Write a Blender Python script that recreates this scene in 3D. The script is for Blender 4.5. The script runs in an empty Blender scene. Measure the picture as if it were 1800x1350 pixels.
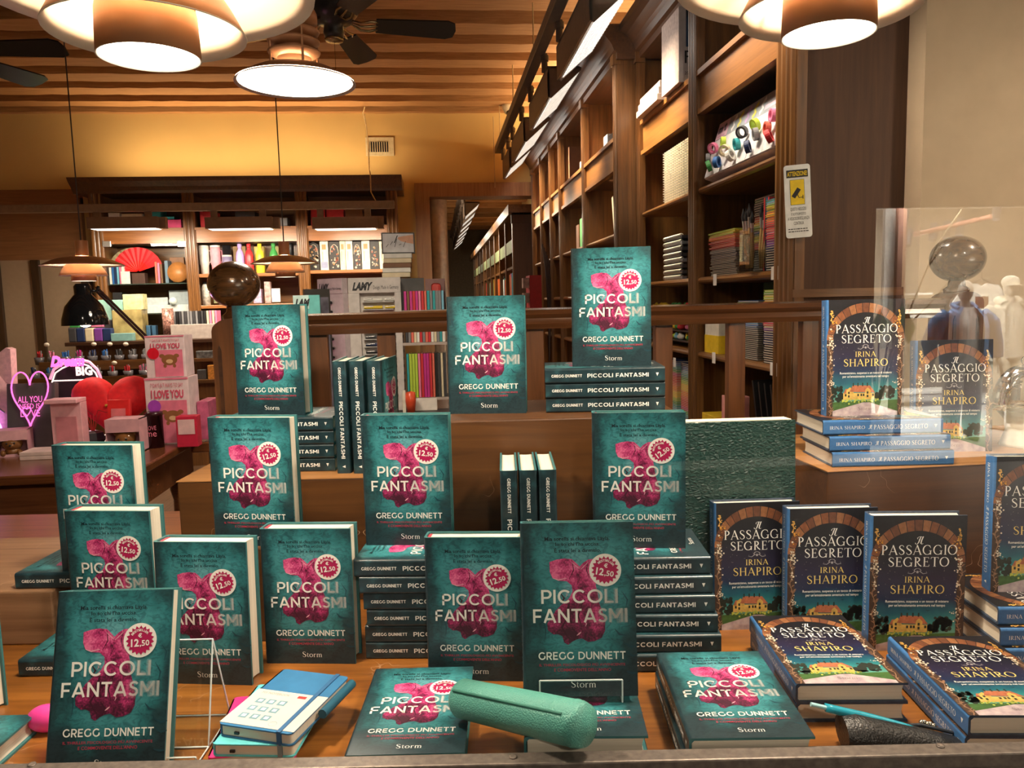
import bpy, bmesh, math, random
from math import sin, cos, pi, radians as rad
from mathutils import Vector, Matrix
random.seed(7)
S = bpy.context.scene
COL = S.collection
# ------------------------------------------------------------------ camera
EYE = 1.35                                  # eye height over the shop floor
F = 1350.0                                  # focal length in px of the 1800 x 1350 frame
YAW, PITCH, ROLL = rad(5.5), rad(-6.2), rad(1.4)
fw = Vector((sin(YAW)*cos(PITCH), cos(YAW)*cos(PITCH), sin(PITCH)))
r0 = Vector((cos(YAW), -sin(YAW), 0)); u0 = r0.cross(fw)
rt = r0*cos(ROLL) - u0*sin(ROLL); up = u0*cos(ROLL) + r0*sin(ROLL)
cam = bpy.data.objects.new('camera', bpy.data.cameras.new('camera')); COL.objects.link(cam)
cam.data.sensor_width = 36; cam.data.lens = 36*F/1800; cam.data.clip_start = .02; cam.data.clip_end = 200
cam.matrix_world = Matrix.Translation((0, 0, EYE)) @ Matrix((rt, up, -fw)).transposed().to_4x4()
S.camera = cam
def ray(px, py): return fw + rt*((px-900)/F) - up*((py-675)/F)
def PY(px, py, y): v = ray(px, py); p = v*(y/v.y); p.z += EYE; return p      # point of that depth
def PZ(px, py, z): v = ray(px, py); p = v*((z-EYE)/v.z); p.z += EYE; return p  # point of that height
def PX(px, py, x): v = ray(px, py); p = v*(x/v.x); p.z += EYE; return p
# ------------------------------------------------------------------ world, exposure
S.view_settings.view_transform = 'Standard'; S.view_settings.look = 'None'
S.view_settings.gamma = 1; S.view_settings.use_curve_mapping = False
S.view_settings.exposure = 0.0
W = bpy.data.worlds.new('night'); S.world = W; W.use_nodes = True
W.node_tree.nodes['Background'].inputs[0].default_value = (1.0, .75, .5, 1)
W.node_tree.nodes['Background'].inputs[1].default_value = .012
def light(kind, name, loc, power, col=(1, .78, .52), rot=(0, 0, 0), size=.1, size_y=None, spot=None, blend=.5, spread=None, target=None):
    d = bpy.data.lights.new(name, kind); d.energy = power; d.color = col
    if kind == 'AREA':
        d.shape = 'RECTANGLE' if size_y else 'DISK'; d.size = size
        if size_y: d.size_y = size_y
        if spread: d.spread = spread
    else: d.shadow_soft_size = size
    if kind == 'SPOT': d.spot_size = spot or rad(120); d.spot_blend = blend
    o = bpy.data.objects.new(name, d); COL.objects.link(o); o.location = loc; o.rotation_euler = rot
    if target is not None: o.rotation_euler = (Vector(target)-Vector(loc)).to_track_quat('-Z', 'Y').to_euler()
    return o
WARM = (1, .74, .45); SOFT = (1, .84, .64); COOL = (1, .95, .86)
# ------------------------------------------------------------------ mesh helpers
class MB:
    def __init__(s): s.v = []; s.f = []; s.m = []; s.sm = []
    def add(s, vs, fs, mi=0, smooth=False, M=None):
        n = len(s.v)
        s.v += [tuple(M @ Vector(p)) if M is not None else tuple(p) for p in vs]
        for i, f in enumerate(fs):
            s.f.append([n+k for k in f]); s.m.append(mi[i] if isinstance(mi, list) else mi); s.sm.append(smooth)
        return s
    def box(s, x0, x1, y0, y1, z0, z1, mi=0, M=None, b=0):
        if b:
            bm = bmesh.new(); bmesh.ops.create_cube(bm, size=1)
            for v in bm.verts: v.co = ((x0+x1)/2+v.co.x*(x1-x0), (y0+y1)/2+v.co.y*(y1-y0), (z0+z1)/2+v.co.z*(z1-z0))
            bmesh.ops.bevel(bm, geom=bm.edges[:], offset=b, segments=2, affect='EDGES', profile=.5)
            bm.verts.index_update()
            s.add([v.co.copy() for v in bm.verts], [[v.index for v in f.verts] for f in bm.faces], mi, False, M); bm.free(); return s
        return s.add([(x0,y0,z0),(x1,y0,z0),(x1,y1,z0),(x0,y1,z0),(x0,y0,z1),(x1,y0,z1),(x1,y1,z1),(x0,y1,z1)],
                     [(3,2,1,0),(4,5,6,7),(0,1,5,4),(1,2,6,5),(2,3,7,6),(3,0,4,7)], mi, False, M)
    def prism(s, poly, h0, h1, ax='z', mi=0, M=None, smooth=False, caps=True):
        mp = {'z': lambda a, b, h: (a, b, h), 'y': lambda a, b, h: (a, h, b), 'x': lambda a, b, h: (h, a, b)}[ax]
        n = len(poly); vs = [mp(a, b, h0) for a, b in poly] + [mp(a, b, h1) for a, b in poly]
        s.add(vs, [(i, (i+1) % n, n+(i+1) % n, n+i) for i in range(n)], mi, smooth, M)
        if caps: s.add(vs, [list(range(n))[::-1], list(range(n, 2*n))], mi, False, M)
        return s
    def lathe(s, prof, n=24, mi=0, M=None, smooth=True, a0=0, a1=2*pi):
        full = abs(a1-a0-2*pi) < 1e-6; k = n if full else n+1; vs = []; fs = []; ms = []
        for r, z in prof:
            for i in range(k):
                a = a0+(a1-a0)*i/n; vs.append((r*cos(a), r*sin(a), z))
        for j in range(len(prof)-1):
            for i in range(n):
                i2 = (i+1) % k; fs.append((j*k+i, j*k+i2, (j+1)*k+i2, (j+1)*k+i)); ms.append(mi[j] if isinstance(mi, list) else mi)
        return s.add(vs, fs, ms, smooth, M)
    def cyl(s, r, z0, z1, n=20, mi=0, M=None, r2=None):
        r2 = r if r2 is None else r2
        return s.lathe([(0, z0), (r, z0)], n, mi, M, False).lathe([(r, z0), (r2, z1)], n, mi, M, True).lathe([(r2, z1), (0, z1)], n, mi, M, False)
    def sphere(s, c, r, n=20, mi=0, M=None, k=12):
        rx, ry, rz = r if isinstance(r, (tuple, list)) else (r, r, r)
        T = Matrix.Translation(c) @ Matrix.Diagonal((rx, ry, rz, 1))
        if M is not None: T = M @ T
        return s.lathe([(sin(pi*j/k), -cos(pi*j/k)) for j in range(k+1)], n, mi, T, True)
    def tube(s, pts, r, n=8, mi=0, M=None, cap=True):
        pts = [Vector(p) for p in pts]; rs = r if isinstance(r, (list, tuple)) else [r]*len(pts)
        t = (pts[1]-pts[0]).normalized(); a = Vector((0, 0, 1)) if abs(t.z) < .9 else Vector((1, 0, 0))
        u = t.cross(a).normalized(); vs = []; fs = []
        for i, p in enumerate(pts):
            t = ((pts[min(i+1, len(pts)-1)]-pts[max(i-1, 0)])).normalized()
            u = (u-t*u.dot(t)).normalized(); w = t.cross(u)
            for k in range(n):
                q = 2*pi*k/n; vs.append(p+(u*cos(q)+w*sin(q))*rs[i])
        for i in range(len(pts)-1):
            for k in range(n): fs.append((i*n+k, i*n+(k+1) % n, (i+1)*n+(k+1) % n, (i+1)*n+k))
        s.add(vs, fs, mi, True, M)
        if cap: s.add(vs, [list(range(n))[::-1], list(range(len(vs)-n, len(vs)))], mi, False, M)
        return s
    def poly(s, pts, mi=0, M=None): return s.add(pts, [list(range(len(pts)))], mi, False, M)
    def flat(s, polys, mp, mi=0):
        for p in polys: s.poly([mp(a, b) for a, b in p], mi)
        return s
    def text(s, g, mp, mi=0):
        vs, fs = g; return s.add([mp(a, b) for a, b in vs], fs, mi)
    def obj(s, name, mats, parent=None, loc=None, rot=None, sharp=None):
        me = bpy.data.meshes.new(name); me.from_pydata(s.v, [], s.f)
        for m in (mats if isinstance(mats, (list, tuple)) else [mats]): me.materials.append(m)
        me.polygons.foreach_set('material_index', s.m); me.polygons.foreach_set('use_smooth', s.sm)
        me.update()
        if sharp: me.set_sharp_from_angle(angle=rad(sharp))
        o = bpy.data.objects.new(name, me); COL.objects.link(o)
        if parent: o.parent = parent
        if loc is not None: o.location = loc
        if rot is not None: o.rotation_euler = rot
        return o
def tag(o, label, cat=None, group=None, kind=None):
    o['label'] = label
    if cat: o['category'] = cat
    if group: o['group'] = group
    if kind: o['kind'] = kind
    return o
def struct(o, label=None):
    o['kind'] = 'structure'
    if label: o['label'] = label
    return o
def thing(name, label, cat, loc=(0, 0, 0), rot=(0, 0, 0), group=None):
    o = bpy.data.objects.new(name, None); COL.objects.link(o); o.empty_display_size = .05
    o.location = loc; o.rotation_euler = rot
    return tag(o, label, cat, group)
def kids(o): return [c for c in bpy.data.objects if c.parent == o]
def dup(o, label=None, loc=None, rot=None, group=None, scale=None, skip=()):
    c = o.copy(); COL.objects.link(c)
    if label: c['label'] = label
    if group: c['group'] = group
    if loc is not None: c.location = loc
    if rot is not None: c.rotation_euler = rot
    if scale is not None: c.scale = scale
    for k in list(o.children):
        if k.name.split('.')[0] in skip: continue
        d = k.copy(); COL.objects.link(d); d.parent = c
        for g in list(k.children):
            e = g.copy(); COL.objects.link(e); e.parent = d
    return c
_tc = {}
def tgeo(txt, off=0.0, res=2):
    key = (txt, off, res)
    if key not in _tc:
        c = bpy.data.curves.new('t', 'FONT'); c.body = txt; c.size = 1; c.offset = off; c.resolution_u = res
        o = bpy.data.objects.new('t', c); m = o.to_mesh()
        _tc[key] = ([(v.co.x, v.co.y) for v in m.vertices], [list(p.vertices) for p in m.polygons])
        o.to_mesh_clear(); bpy.data.objects.remove(o); bpy.data.curves.remove(c)
    return _tc[key]
def fit(g, x0, x1, y0, y1=None, slant=0):
    """scale 2D geometry to run from x0 to x1 with its base line at y0 and its top at y1"""
    vs, fs = g; ax = min(v[0] for v in vs); bx = max(v[0] for v in vs); by = max(v[1] for v in vs)
    k = (x1-x0)/(bx-ax); ky = k if y1 is None else (y1-y0)/by
    return [(x0+(a-ax)*k+slant*b*ky, y0+b*ky) for a, b in vs], fs
# ------------------------------------------------------------------ a small serif alphabet (strokes of changing width)
def vst(pts, ws):
    L = []; R = []
    for i, (x, y) in enumerate(pts):
        x0, y0 = pts[max(i-1, 0)]; x1, y1 = pts[min(i+1, len(pts)-1)]
        d = math.hypot(x1-x0, y1-y0) or 1; nx, ny = -(y1-y0)/d, (x1-x0)/d; w = ws[i] if isinstance(ws, list) else ws
        L.append((x+nx*w/2, y+ny*w/2)); R.append((x-nx*w/2, y-ny*w/2))
    return [[L[i], R[i], R[i+1], L[i+1]] for i in range(len(pts)-1)]
def arc(cx, cy, rx, ry, a0, a1, thin=.045, thick=.125, n=14):
    A = [rad(a0+(a1-a0)*i/n) for i in range(n+1)]
    return vst([(cx+rx*cos(a), cy+ry*sin(a)) for a in A], [thin+(thick-thin)*abs(cos(a)) for a in A])
def stem(x, w=.12, y0=0, y1=1, sf=True):
    q = vst([(x, y0), (x, y1)], w)
    if sf: q += [[(x-w/2-.07, y), (x+w/2+.07, y), (x+w/2+.07, y+.035), (x-w/2-.07, y+.035)] for y in (y0, y1-.035)]
    return q
GL = {
 'P': (stem(.16) + arc(.24, .73, .3, .25, 95, -95), .66),
 'R': (stem(.16) + arc(.24, .74, .28, .24, 95, -95) + vst([(.3, .5), (.5, .2), (.72, .02)], [.08, .11, .09]), .76),
 'A': (vst([(.06, 0), (.41, 1)], .05) + vst([(.39, 1), (.76, 0)], .125) + vst([(.18, .33), (.64, .33)], .045) + [[(-.03, 0), (.16, 0), (.16, .035), (-.03, .035)], [(.66, 0), (.88, 0), (.88, .035), (.66, .035)]], .84),
 'S': (vst([(.52, .78), (.48, .9), (.36, .97), (.22, .96), (.12, .87), (.1, .75), (.18, .62), (.33, .52), (.47, .41), (.54, .28), (.51, .13), (.4, .04), (.26, .02), (.13, .09), (.07, .24)],
           [.04, .05, .05, .06, .09, .11, .12, .13, .13, .11, .09, .06, .05, .05, .04]), .62),
 'G': (arc(.46, .5, .4, .48, 48, 330) + stem(.78, .115, .02, .42, False) + [[(.62, .4), (.9, .4), (.9, .435), (.62, .435)]] + vst([(.74, .84), (.76, .7)], .05), .94),
 'I': (stem(.15), .3),
 'O': (arc(.46, .5, .4, .48, 0, 360, n=24), .92),
 'E': (stem(.16) + [[(.16, y), (x, y), (x, y+.045), (.16, y+.045)] for y, x in ((0, .6), (.5, .46), (.955, .56))] + vst([(.59, 0), (.62, .2)], .04) + vst([(.55, 1), (.57, .82)], .04) + vst([(.46, .42), (.46, .62)], .035), .68),
 'T': (stem(.38, .125) + [[(.02, .955), (.74, .955), (.74, 1), (.02, 1)]] + vst([(.04, 1), (.02, .8)], .04) + vst([(.72, 1), (.74, .8)], .04), .76),
 'N': (stem(.14, .05) + stem(.74, .05) + vst([(.13, .98), (.75, .02)], .125), .88),
 'H': (stem(.16) + stem(.72) + vst([(.2, .51), (.7, .51)], .045), .88),
 't': (vst([(.16, .82), (.16, .12), (.24, .03), (.36, .06)], [.05, .1, .08, .04]) + [[(.03, .6), (.36, .6), (.36, .645), (.03, .645)]], .38),
 'o': (arc(.3, .32, .25, .31, 0, 360, .04, .105, 18), .6),
 'r': (vst([(.14, 0), (.14, .63)], .1) + vst([(.16, .42), (.24, .58), (.36, .62), (.42, .56)], [.05, .06, .08, .09]) + [[(.02, 0), (.28, 0), (.28, .03), (.02, .03)]], .44),
 'm': (sum([vst([(x, 0), (x, .5 if x > .2 else .64)], .1) + [[(x-.12, 0), (x+.12, 0), (x+.12, .03), (x-.12, .03)]] for x in (.14, .48, .82)], []) + sum([vst([(x, .46), (x+.1, .59), (x+.22, .62), (x+.32, .55), (x+.34, .45)], [.05, .06, .07, .09, .1]) for x in (.14, .48)], []), .98),
 ' ': ([], .36)}
def serif(txt, track=.09):
    vs = []; fs = []; x = 0
    for ch in txt:
        q, adv = GL[ch]
        for p in q:
            n = len(vs); vs += [(a+x, b) for a, b in p]; fs.append([n+i for i in range(len(p))])
        x += adv+track
    return vs, fs
def sans(txt, w=.15, track=.13):
    """wide geometric capitals of one stroke width"""
    h = w/2; t = 1-h
    def ar(cx, cy, rx, ry, a0, a1, n=16):
        return vst([(cx+rx*cos(rad(a0+(a1-a0)*i/n)), cy+ry*sin(rad(a0+(a1-a0)*i/n))) for i in range(n+1)], w)
    ln = lambda *p: vst(list(p), w)
    bowl = lambda: ln((h, 0), (h, 1))+ln((0, t), (.36, t))+ln((0, .425), (.36, .425))+ar(.36, (t+.425)/2, (t-.425)/2, (t-.425)/2, 90, -90)
    D = {'P': lambda: (bowl(), .66), 'R': lambda: (bowl()+ln((.34, .43), (.62, 0)), .7), 'I': lambda: (ln((h, 0), (h, 1)), w),
         'C': lambda: (ar(.46, .5, .46-h, .5-h, 42, 318), .84), 'O': lambda: (ar(.5, .5, .5-h, .5-h, 0, 360, 24), 1.0),
         'G': lambda: (ar(.47, .5, .47-h, .5-h, 44, 322)+ln((.80, .17), (.80, .5)), .89), 'L': lambda: (ln((h, 0), (h, 1))+ln((0, h), (.58, h)), .56),
         'F': lambda: (ln((h, 0), (h, 1))+ln((0, t), (.6, t))+ln((0, .46), (.54, .46)), .58), 'E': lambda: (ln((h, 0), (h, 1))+ln((0, t), (.6, t))+ln((0, .5), (.55, .5))+ln((0, h), (.61, h)), .62),
         'A': lambda: (ln((h*.9, 0), (.43, 1))+ln((.43, 1), (.86-h*.9, 0))+ln((.2, .27), (.66, .27)), .86), 'N': lambda: (ln((h, 0), (h, 1))+ln((.78-h, 0), (.78-h, 1))+ln((h, .95), (.78-h, .05)), .78),
         'T': lambda: (ln((.35, 0), (.35, 1))+ln((0, t), (.7, t)), .7), 'M': lambda: (ln((h, 0), (h, 1))+ln((.94-h, 0), (.94-h, 1))+ln((h, .95), (.47, .3))+ln((.47, .3), (.94-h, .95)), .94),
         'D': lambda: (ln((h, 0), (h, 1))+ln((0, t), (.34, t))+ln((0, h), (.34, h))+ar(.34, .5, .5-h, .5-h, 90, -90), .84), 'U': lambda: (ln((h, .4), (h, 1))+ln((.78-h, .4), (.78-h, 1))+ar(.39, .4, .39-h, .4-h, 180, 360), .78),
         'S': lambda: (ln((.56, .82), (.45, .91), (.3, .93), (.16, .87), (.10, .75), (.16, .62), (.32, .54), (.46, .47), (.54, .37), (.54, .22), (.44, .1), (.3, .07), (.16, .1), (.05, .19)), .62), ' ': lambda: ([], .3)}
    vs = []; fs = []; x = 0
    for ch in txt:
        q, adv = D[ch]()
        for p in q: n = len(vs); vs += [(a+x, b) for a, b in p]; fs.append([n+i for i in range(len(p))])
        x += adv+track
    return vs, fs
def script_il():
    q = vst([(.0, .2), (.02, .05), (.14, .0), (.26, .2), (.36, .6), (.46, .98)], [.05, .06, .06, .09, .1, .07]) + vst([(.46, .98), (.3, .95), (.16, .8), (.2, .66)], [.05, .04, .04, .05]) + \
        vst([(.66, 1.0), (.52, .5), (.46, .12), (.54, .02), (.66, .1)], [.08, .1, .1, .06, .04]) + vst([(.46, .98), (.6, .9)], .04)
    vs = []; fs = []
    for p in q: n = len(vs); vs += p; fs.append([n+i for i in range(len(p))])
    return vs, fs
# ------------------------------------------------------------------ materials
_mc = {}
def M_(name): m = bpy.data.materials.new(name); m.use_nodes = True; return m, m.node_tree.nodes, m.node_tree.links, m.node_tree.nodes['Principled BSDF']
def mat(name, c, r=.5, metal=0, var=.12, scale=30, spec=.5, bump=0, coat=0, emit=0, ecol=None, trans=0, ior=1.45, sub=0):
    """plain painted / moulded stuff with a little procedural unevenness"""
    if name in _mc: return _mc[name]
    m, N, L, B = M_(name)
    B.inputs['Roughness'].default_value = r; B.inputs['Metallic'].default_value = metal
    B.inputs['Specular IOR Level'].default_value = spec; B.inputs['Coat Weight'].default_value = coat
    B.inputs['Transmission Weight'].default_value = trans; B.inputs['IOR'].default_value = ior
    tc = N.new('ShaderNodeTexCoord'); nz = N.new('ShaderNodeTexNoise'); nz.inputs['Scale'].default_value = scale; nz.inputs['Detail'].default_value = 3
    L.new(tc.outputs['Object'], nz.inputs['Vector'])
    rp = N.new('ShaderNodeValToRGB'); rp.color_ramp.elements[0].position = .3; rp.color_ramp.elements[1].position = .7
    rp.color_ramp.elements[0].color = (*[x*(1-var) for x in c], 1); rp.color_ramp.elements[1].color = (*[min(1, x*(1+var)) for x in c], 1)
    L.new(nz.outputs['Fac'], rp.inputs['Fac']); L.new(rp.outputs['Color'], B.inputs['Base Color'])
    if bump:
        bp = N.new('ShaderNodeBump'); bp.inputs['Strength'].default_value = bump; bp.inputs['Distance'].default_value = .002
        L.new(nz.outputs['Fac'], bp.inputs['Height']); L.new(bp.outputs['Normal'], B.inputs['Normal'])
    if emit:
        B.inputs['Emission Color'].default_value = (*(ecol or c), 1); B.inputs['Emission Strength'].default_value = emit
    _mc[name] = m; return m
def wood(name, c1, c2, axis=0, r=.35, scale=1.0, coat=.2, bump=.1, scr=0, world=False):
    """grain runs along the given axis"""
    if name in _mc: return _mc[name]
    m, N, L, B = M_(name)
    B.inputs['Roughness'].default_value = r; B.inputs['Coat Weight'].default_value = coat; B.inputs['Coat Roughness'].default_value = .25
    tc = N.new('ShaderNodeTexCoord'); mp = N.new('ShaderNodeMapping')
    sc = [28*scale, 28*scale, 28*scale]; sc[axis] = 1.6*scale; mp.inputs['Scale'].default_value = sc
    if world:
        ge = N.new('ShaderNodeNewGeometry'); L.new(ge.outputs['Position'], mp.inputs['Vector'])
    else: L.new(tc.outputs['Object'], mp.inputs['Vector'])
    nz = N.new('ShaderNodeTexNoise'); nz.inputs['Scale'].default_value = 1.5; nz.inputs['Detail'].default_value = 8; nz.inputs['Roughness'].default_value = .62; nz.inputs['Distortion'].default_value = .9
    L.new(mp.outputs['Vector'], nz.inputs['Vector'])
    rp = N.new('ShaderNodeValToRGB'); e = rp.color_ramp.elements; e[0].position = .3; e[1].position = .72; e[0].color = (*c1, 1); e[1].color = (*c2, 1)
    L.new(nz.outputs['Fac'], rp.inputs['Fac']); out = rp.outputs['Color']
    if scr:   # pale scratches worn into the varnish
        vo = N.new('ShaderNodeTexNoise'); vo.inputs['Scale'].default_value = 14; vo.inputs['Detail'].default_value = 2; L.new(tc.outputs['Object'], vo.inputs['Vector'])
        r2 = N.new('ShaderNodeValToRGB'); q = r2.color_ramp.elements; q[0].position = .498; q[0].color = (0, 0, 0, 1); q[1].position = .502; q[1].color = (0, 0, 0, 1)
        w = q.new(.5); w.color = (1, 1, 1, 1); L.new(vo.outputs['Fac'], r2.inputs['Fac'])
        n3 = N.new('ShaderNodeTexNoise'); n3.inputs['Scale'].default_value = 5; L.new(tc.outputs['Object'], n3.inputs['Vector'])
        r3 = N.new('ShaderNodeValToRGB'); r3.color_ramp.elements[0].position = .55; r3.color_ramp.elements[1].position = .62; L.new(n3.outputs['Fac'], r3.inputs['Fac'])
        mu = N.new('ShaderNodeMath'); mu.operation = 'MULTIPLY'; L.new(r2.outputs['Color'], mu.inputs[0]); L.new(r3.outputs['Color'], mu.inputs[1])
        m2 = N.new('ShaderNodeMath'); m2.operation = 'MULTIPLY'; L.new(mu.outputs[0], m2.inputs[0]); m2.inputs[1].default_value = scr
        mx = N.new('ShaderNodeMix'); mx.data_type = 'RGBA'; L.new(m2.outputs[0], mx.inputs['Factor']); L.new(out, mx.inputs['A']); mx.inputs['B'].default_value = (.75, .5, .3, 1); out = mx.outputs['Result']
    L.new(out, B.inputs['Base Color'])
    bp = N.new('ShaderNodeBump'); bp.inputs['Strength'].default_value = bump; bp.inputs['Distance'].default_value = .001
    L.new(nz.outputs['Fac'], bp.inputs['Height']); L.new(bp.outputs['Normal'], B.inputs['Normal'])
    _mc[name] = m; return m
def glassy(name, col=(1, 1, 1), refl=1.5, rough=0.0):
    """thin pane: see-through with a Fresnel reflection"""
    if name in _mc: return _mc[name]
    m, N, L, B = M_(name); N.remove(B)
    t = N.new('ShaderNodeBsdfTransparent'); t.inputs[0].default_value = (*col, 1)
    g = N.new('ShaderNodeBsdfGlossy'); g.inputs['Roughness'].default_value = rough
    fr = N.new('ShaderNodeFresnel'); ge = N.new('ShaderNodeNewGeometry'); mr = N.new('ShaderNodeMapRange'); mr.inputs[3].default_value = refl; mr.inputs[4].default_value = 1/refl; L.new(ge.outputs['Backfacing'], mr.inputs[0]); L.new(mr.outputs[0], fr.inputs['IOR'])
    mx = N.new('ShaderNodeMixShader'); L.new(fr.outputs[0], mx.inputs[0]); L.new(t.outputs[0], mx.inputs[1]); L.new(g.outputs[0], mx.inputs[2])
    L.new(mx.outputs[0], N['Material Output'].inputs['Surface']); _mc[name] = m; return m
white = mat('white_card', (.8, .78, .74), .6, var=.03)
black = mat('black_plastic', (.012, .012, .014), .35, var=.1)
W_case = wood('cherry_upright', (.09, .036, .0095), (.225, .095, .024), 2)
W_shelf = wood('cherry_shelf', (.14, .055, .013), (.29, .125, .032), 1)
W_caseX = wood('cherry_cross', (.09, .036, .010), (.22, .092, .024), 0)
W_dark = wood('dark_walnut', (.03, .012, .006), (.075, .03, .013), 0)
W_plat = wood('varnished_platform', (.15, .048, .008), (.36, .135, .024), 0, r=.3, coat=.35, scr=.5)
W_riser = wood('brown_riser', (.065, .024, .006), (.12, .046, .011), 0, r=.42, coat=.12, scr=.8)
W_riserL = wood('riser_lit_top', (.3, .13, .04), (.5, .24, .08), 0, r=.4)  # paler riser wood for the step tops, their lit tone put into colour
W_rail = wood('rail_mahogany', (.05, .019, .007), (.12, .044, .015), 0, r=.22, coat=.5)
W_railZ = wood('post_mahogany', (.07, .025, .008), (.16, .06, .02), 2, r=.35, coat=.2)
W_beam = wood('old_beam', (.30, .135, .04), (.50, .25, .085), 0, r=.85, coat=0, bump=.6, scale=1.8)
W_board = wood('ceiling_board', (.07, .03, .011), (.16, .07, .024), 1, r=.85, coat=0)
W_tab = wood('red_brown_table', (.1, .03, .01), (.22, .075, .025), 0, r=.25, coat=.4)
copper = mat('copper_lacquer', (.42, .19, .085), .38, .25, var=.06, scale=8)
lampwhite = mat('lamp_white', (.85, .78, .68), .5, var=.01)
# ------------------------------------------------------------------ the room
yellow = mat('ochre_paint', (.64, .43, .155), .85, var=.06, scale=2)
beige = mat('beige_plaster', (.56, .43, .29), .8, var=.05, scale=12, bump=.15)
W_floor = wood('shop_floor', (.1, .05, .025), (.2, .11, .055), 1, r=.5)
doorwood = wood('door_frame_wood', (.22, .1, .035), (.36, .18, .07), 2, r=.5)
TOPZ = 3.09; YB = 7.4; XR = 1.42; XL = -4.6
def box1(name, mats, x0, x1, y0, y1, z0, z1, parent=None, b=0):
    return MB().box(x0, x1, y0, y1, z0, z1, b=b).obj(name, mats, parent)
struct(box1('floor', W_floor, XL, XR, 1.4, 18, -.05, 0))
struct(box1('ceiling', W_board, XL, XR, 1.0, 18, TOPZ+.16, TOPZ+.22))
y = 4.64-.385*7
while y < YB-.02:
    m = MB(); y1 = y+.19+random.uniform(-.015, .015); z0 = TOPZ+random.uniform(-.012, .012)
    bm = bmesh.new(); bmesh.ops.create_grid(bm, x_segments=40, y_segments=1, size=.5); bm.free()
    n = 46; vs = []
    for i in range(n+1):
        x = XL+(XR-XL)*i/n; j = lambda: random.uniform(-.003, .003)
        vs += [(x, y+j(), TOPZ+.17), (x, y+j(), z0+j()), (x, y1+j(), z0+j()), (x, y1+j(), TOPZ+.17)]
    fs = [(4*i+k, 4*i+k+1, 4*i+5+k, 4*i+4+k) for i in range(n) for k in range(3)]
    struct(m.add(vs, fs).obj('ceiling_beam', W_beam)); y += .385
for k in range(12):
    struct(box1('ceiling_beam', W_beam, -1.6, XR, 7.9+k*.75, 8.1+k*.75, TOPZ-.25, TOPZ-.1))
struct(box1('ceiling_passage', W_board, -2, XR, 7.55, 18, TOPZ-.1, TOPZ))
# back wall with the doorway
dx0 = PY(731, 400, YB).x; dx1 = PY(952, 400, YB).x; ox0 = PY(757, 400, YB).x; ztop = PY(800, 322, YB).z; zin = PY(800, 346, YB).z
m = MB().box(XL, dx0, YB, YB+.2, 0, 3.3).box(dx0, dx1, YB, YB+.2, ztop, 3.3).box(dx1, XR, YB, YB+.2, 0, 3.3)
struct(m.obj('wall_back', yellow))
m = MB().box(dx0, ox0, YB-.03, YB+.22, 0, ztop).box(ox0, dx1, YB-.03, YB+.22, zin, ztop).box(dx1-.06, dx1+.04, YB-.03, YB+.22, 0, ztop)
struct(m.obj('door_frame', doorwood)); bpy.data.objects['door_frame'].name = 'trim_1'
struct(box1('wall_left', yellow, XL-.1, XL, 1.4, 18, 0, 3.3))
struct(box1('wall_right', yellow, XR, XR+.1, 2.24, 18, 0, 3.3))
struct(MB().box(1.395, 3.6, 2.12, 2.22, 0, 3.3).obj('wall_pier', beige))
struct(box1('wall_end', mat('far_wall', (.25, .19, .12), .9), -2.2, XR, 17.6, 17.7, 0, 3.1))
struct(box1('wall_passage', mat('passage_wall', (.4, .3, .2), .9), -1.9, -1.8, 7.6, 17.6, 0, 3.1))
# plaster half column inside the opening
cx = PY(771, 400, 7.62).x
struct(MB().lathe([(.085, 0), (.085, zin)], 20, M=Matrix.Translation((cx, 7.64, 0))).obj('column', mat('column_plaster', (.82, .74, .6), .7)))
# brown panelling and sliding doors left of the cabinet
bandw = wood('wall_band', (.2, .085, .03), (.3, .135, .05), 0, r=.5)
xe = PY(150, 400, YB).x
zb1, zb0 = PY(60, 335, YB).z, PY(60, 458, YB).z
struct(MB().box(XL, xe, YB-.06, YB, zb0, zb1).box(XL, xe, YB-.1, YB, PY(60, 362, YB).z, PY(60, 350, YB).z).obj('trim_2', bandw))
panel = mat('door_panel_cream', (.38, .27, .17), .6, var=.04)
dark = wood('door_stile', (.03, .016, .008), (.07, .035, .015), 2)
dr = thing('sliding_door', 'beige panelled sliding door with dark uprights left of the stationery cabinet', 'door', (XL, YB-.05, 0))
xs = [XL, PY(8, 540, YB).x, PY(77, 540, YB).x, xe]
for a, b in zip(xs, xs[1:]): MB().box(a-XL+.03, b-XL-.03, -.02, .02, .05, zb0).obj('panel', panel, dr)
for a in xs[1:]: MB().box(a-XL-.035, a-XL+.035, -.05, .03, 0, zb0, b=.004).obj('stile', dark, dr)
# air vent, dome camera, hanging cables
c = PY(668, 258, YB)
v = thing('air_vent', 'cream framed air vent high on the ochre back wall', 'vent', (c.x, YB, c.z))
MB().box(-.13, .13, -.015, 0, -.085, .085, b=.004).obj('frame', mat('vent_cream', (.6, .5, .3), .6), v)
MB().box(-.095, .075, -.02, -.014, -.05, .04).obj('opening', black, v)
m = MB()
for i in range(8): m.box(-.09+i*.021, -.083+i*.021, -.026, -.018, -.05, .04)
m.obj('louvre', mat('vent_cream', (.6, .5, .3)), v)
c = PY(897, 196, 7.1)
v = thing('dome_camera', 'small cream dome security camera under the last ceiling beams', 'camera', (c.x, c.y, c.z+.06))
MB().lathe([(0, 0), (.075, 0), (.075, -.03), (.062, -.055), (.05, -.075), (0, -.08)], 24).obj('housing', mat('camera_cream', (.75, .66, .45), .4), v)
MB().sphere((0, -.02, -.07), .042, 16).obj('lens_dome', mat('smoked_dome', (.02, .02, .02), .08), v)
cab = mat('cable_dark', (.03, .02, .015), .6); cabl = mat('cable_tan', (.45, .32, .15), .6)
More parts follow.
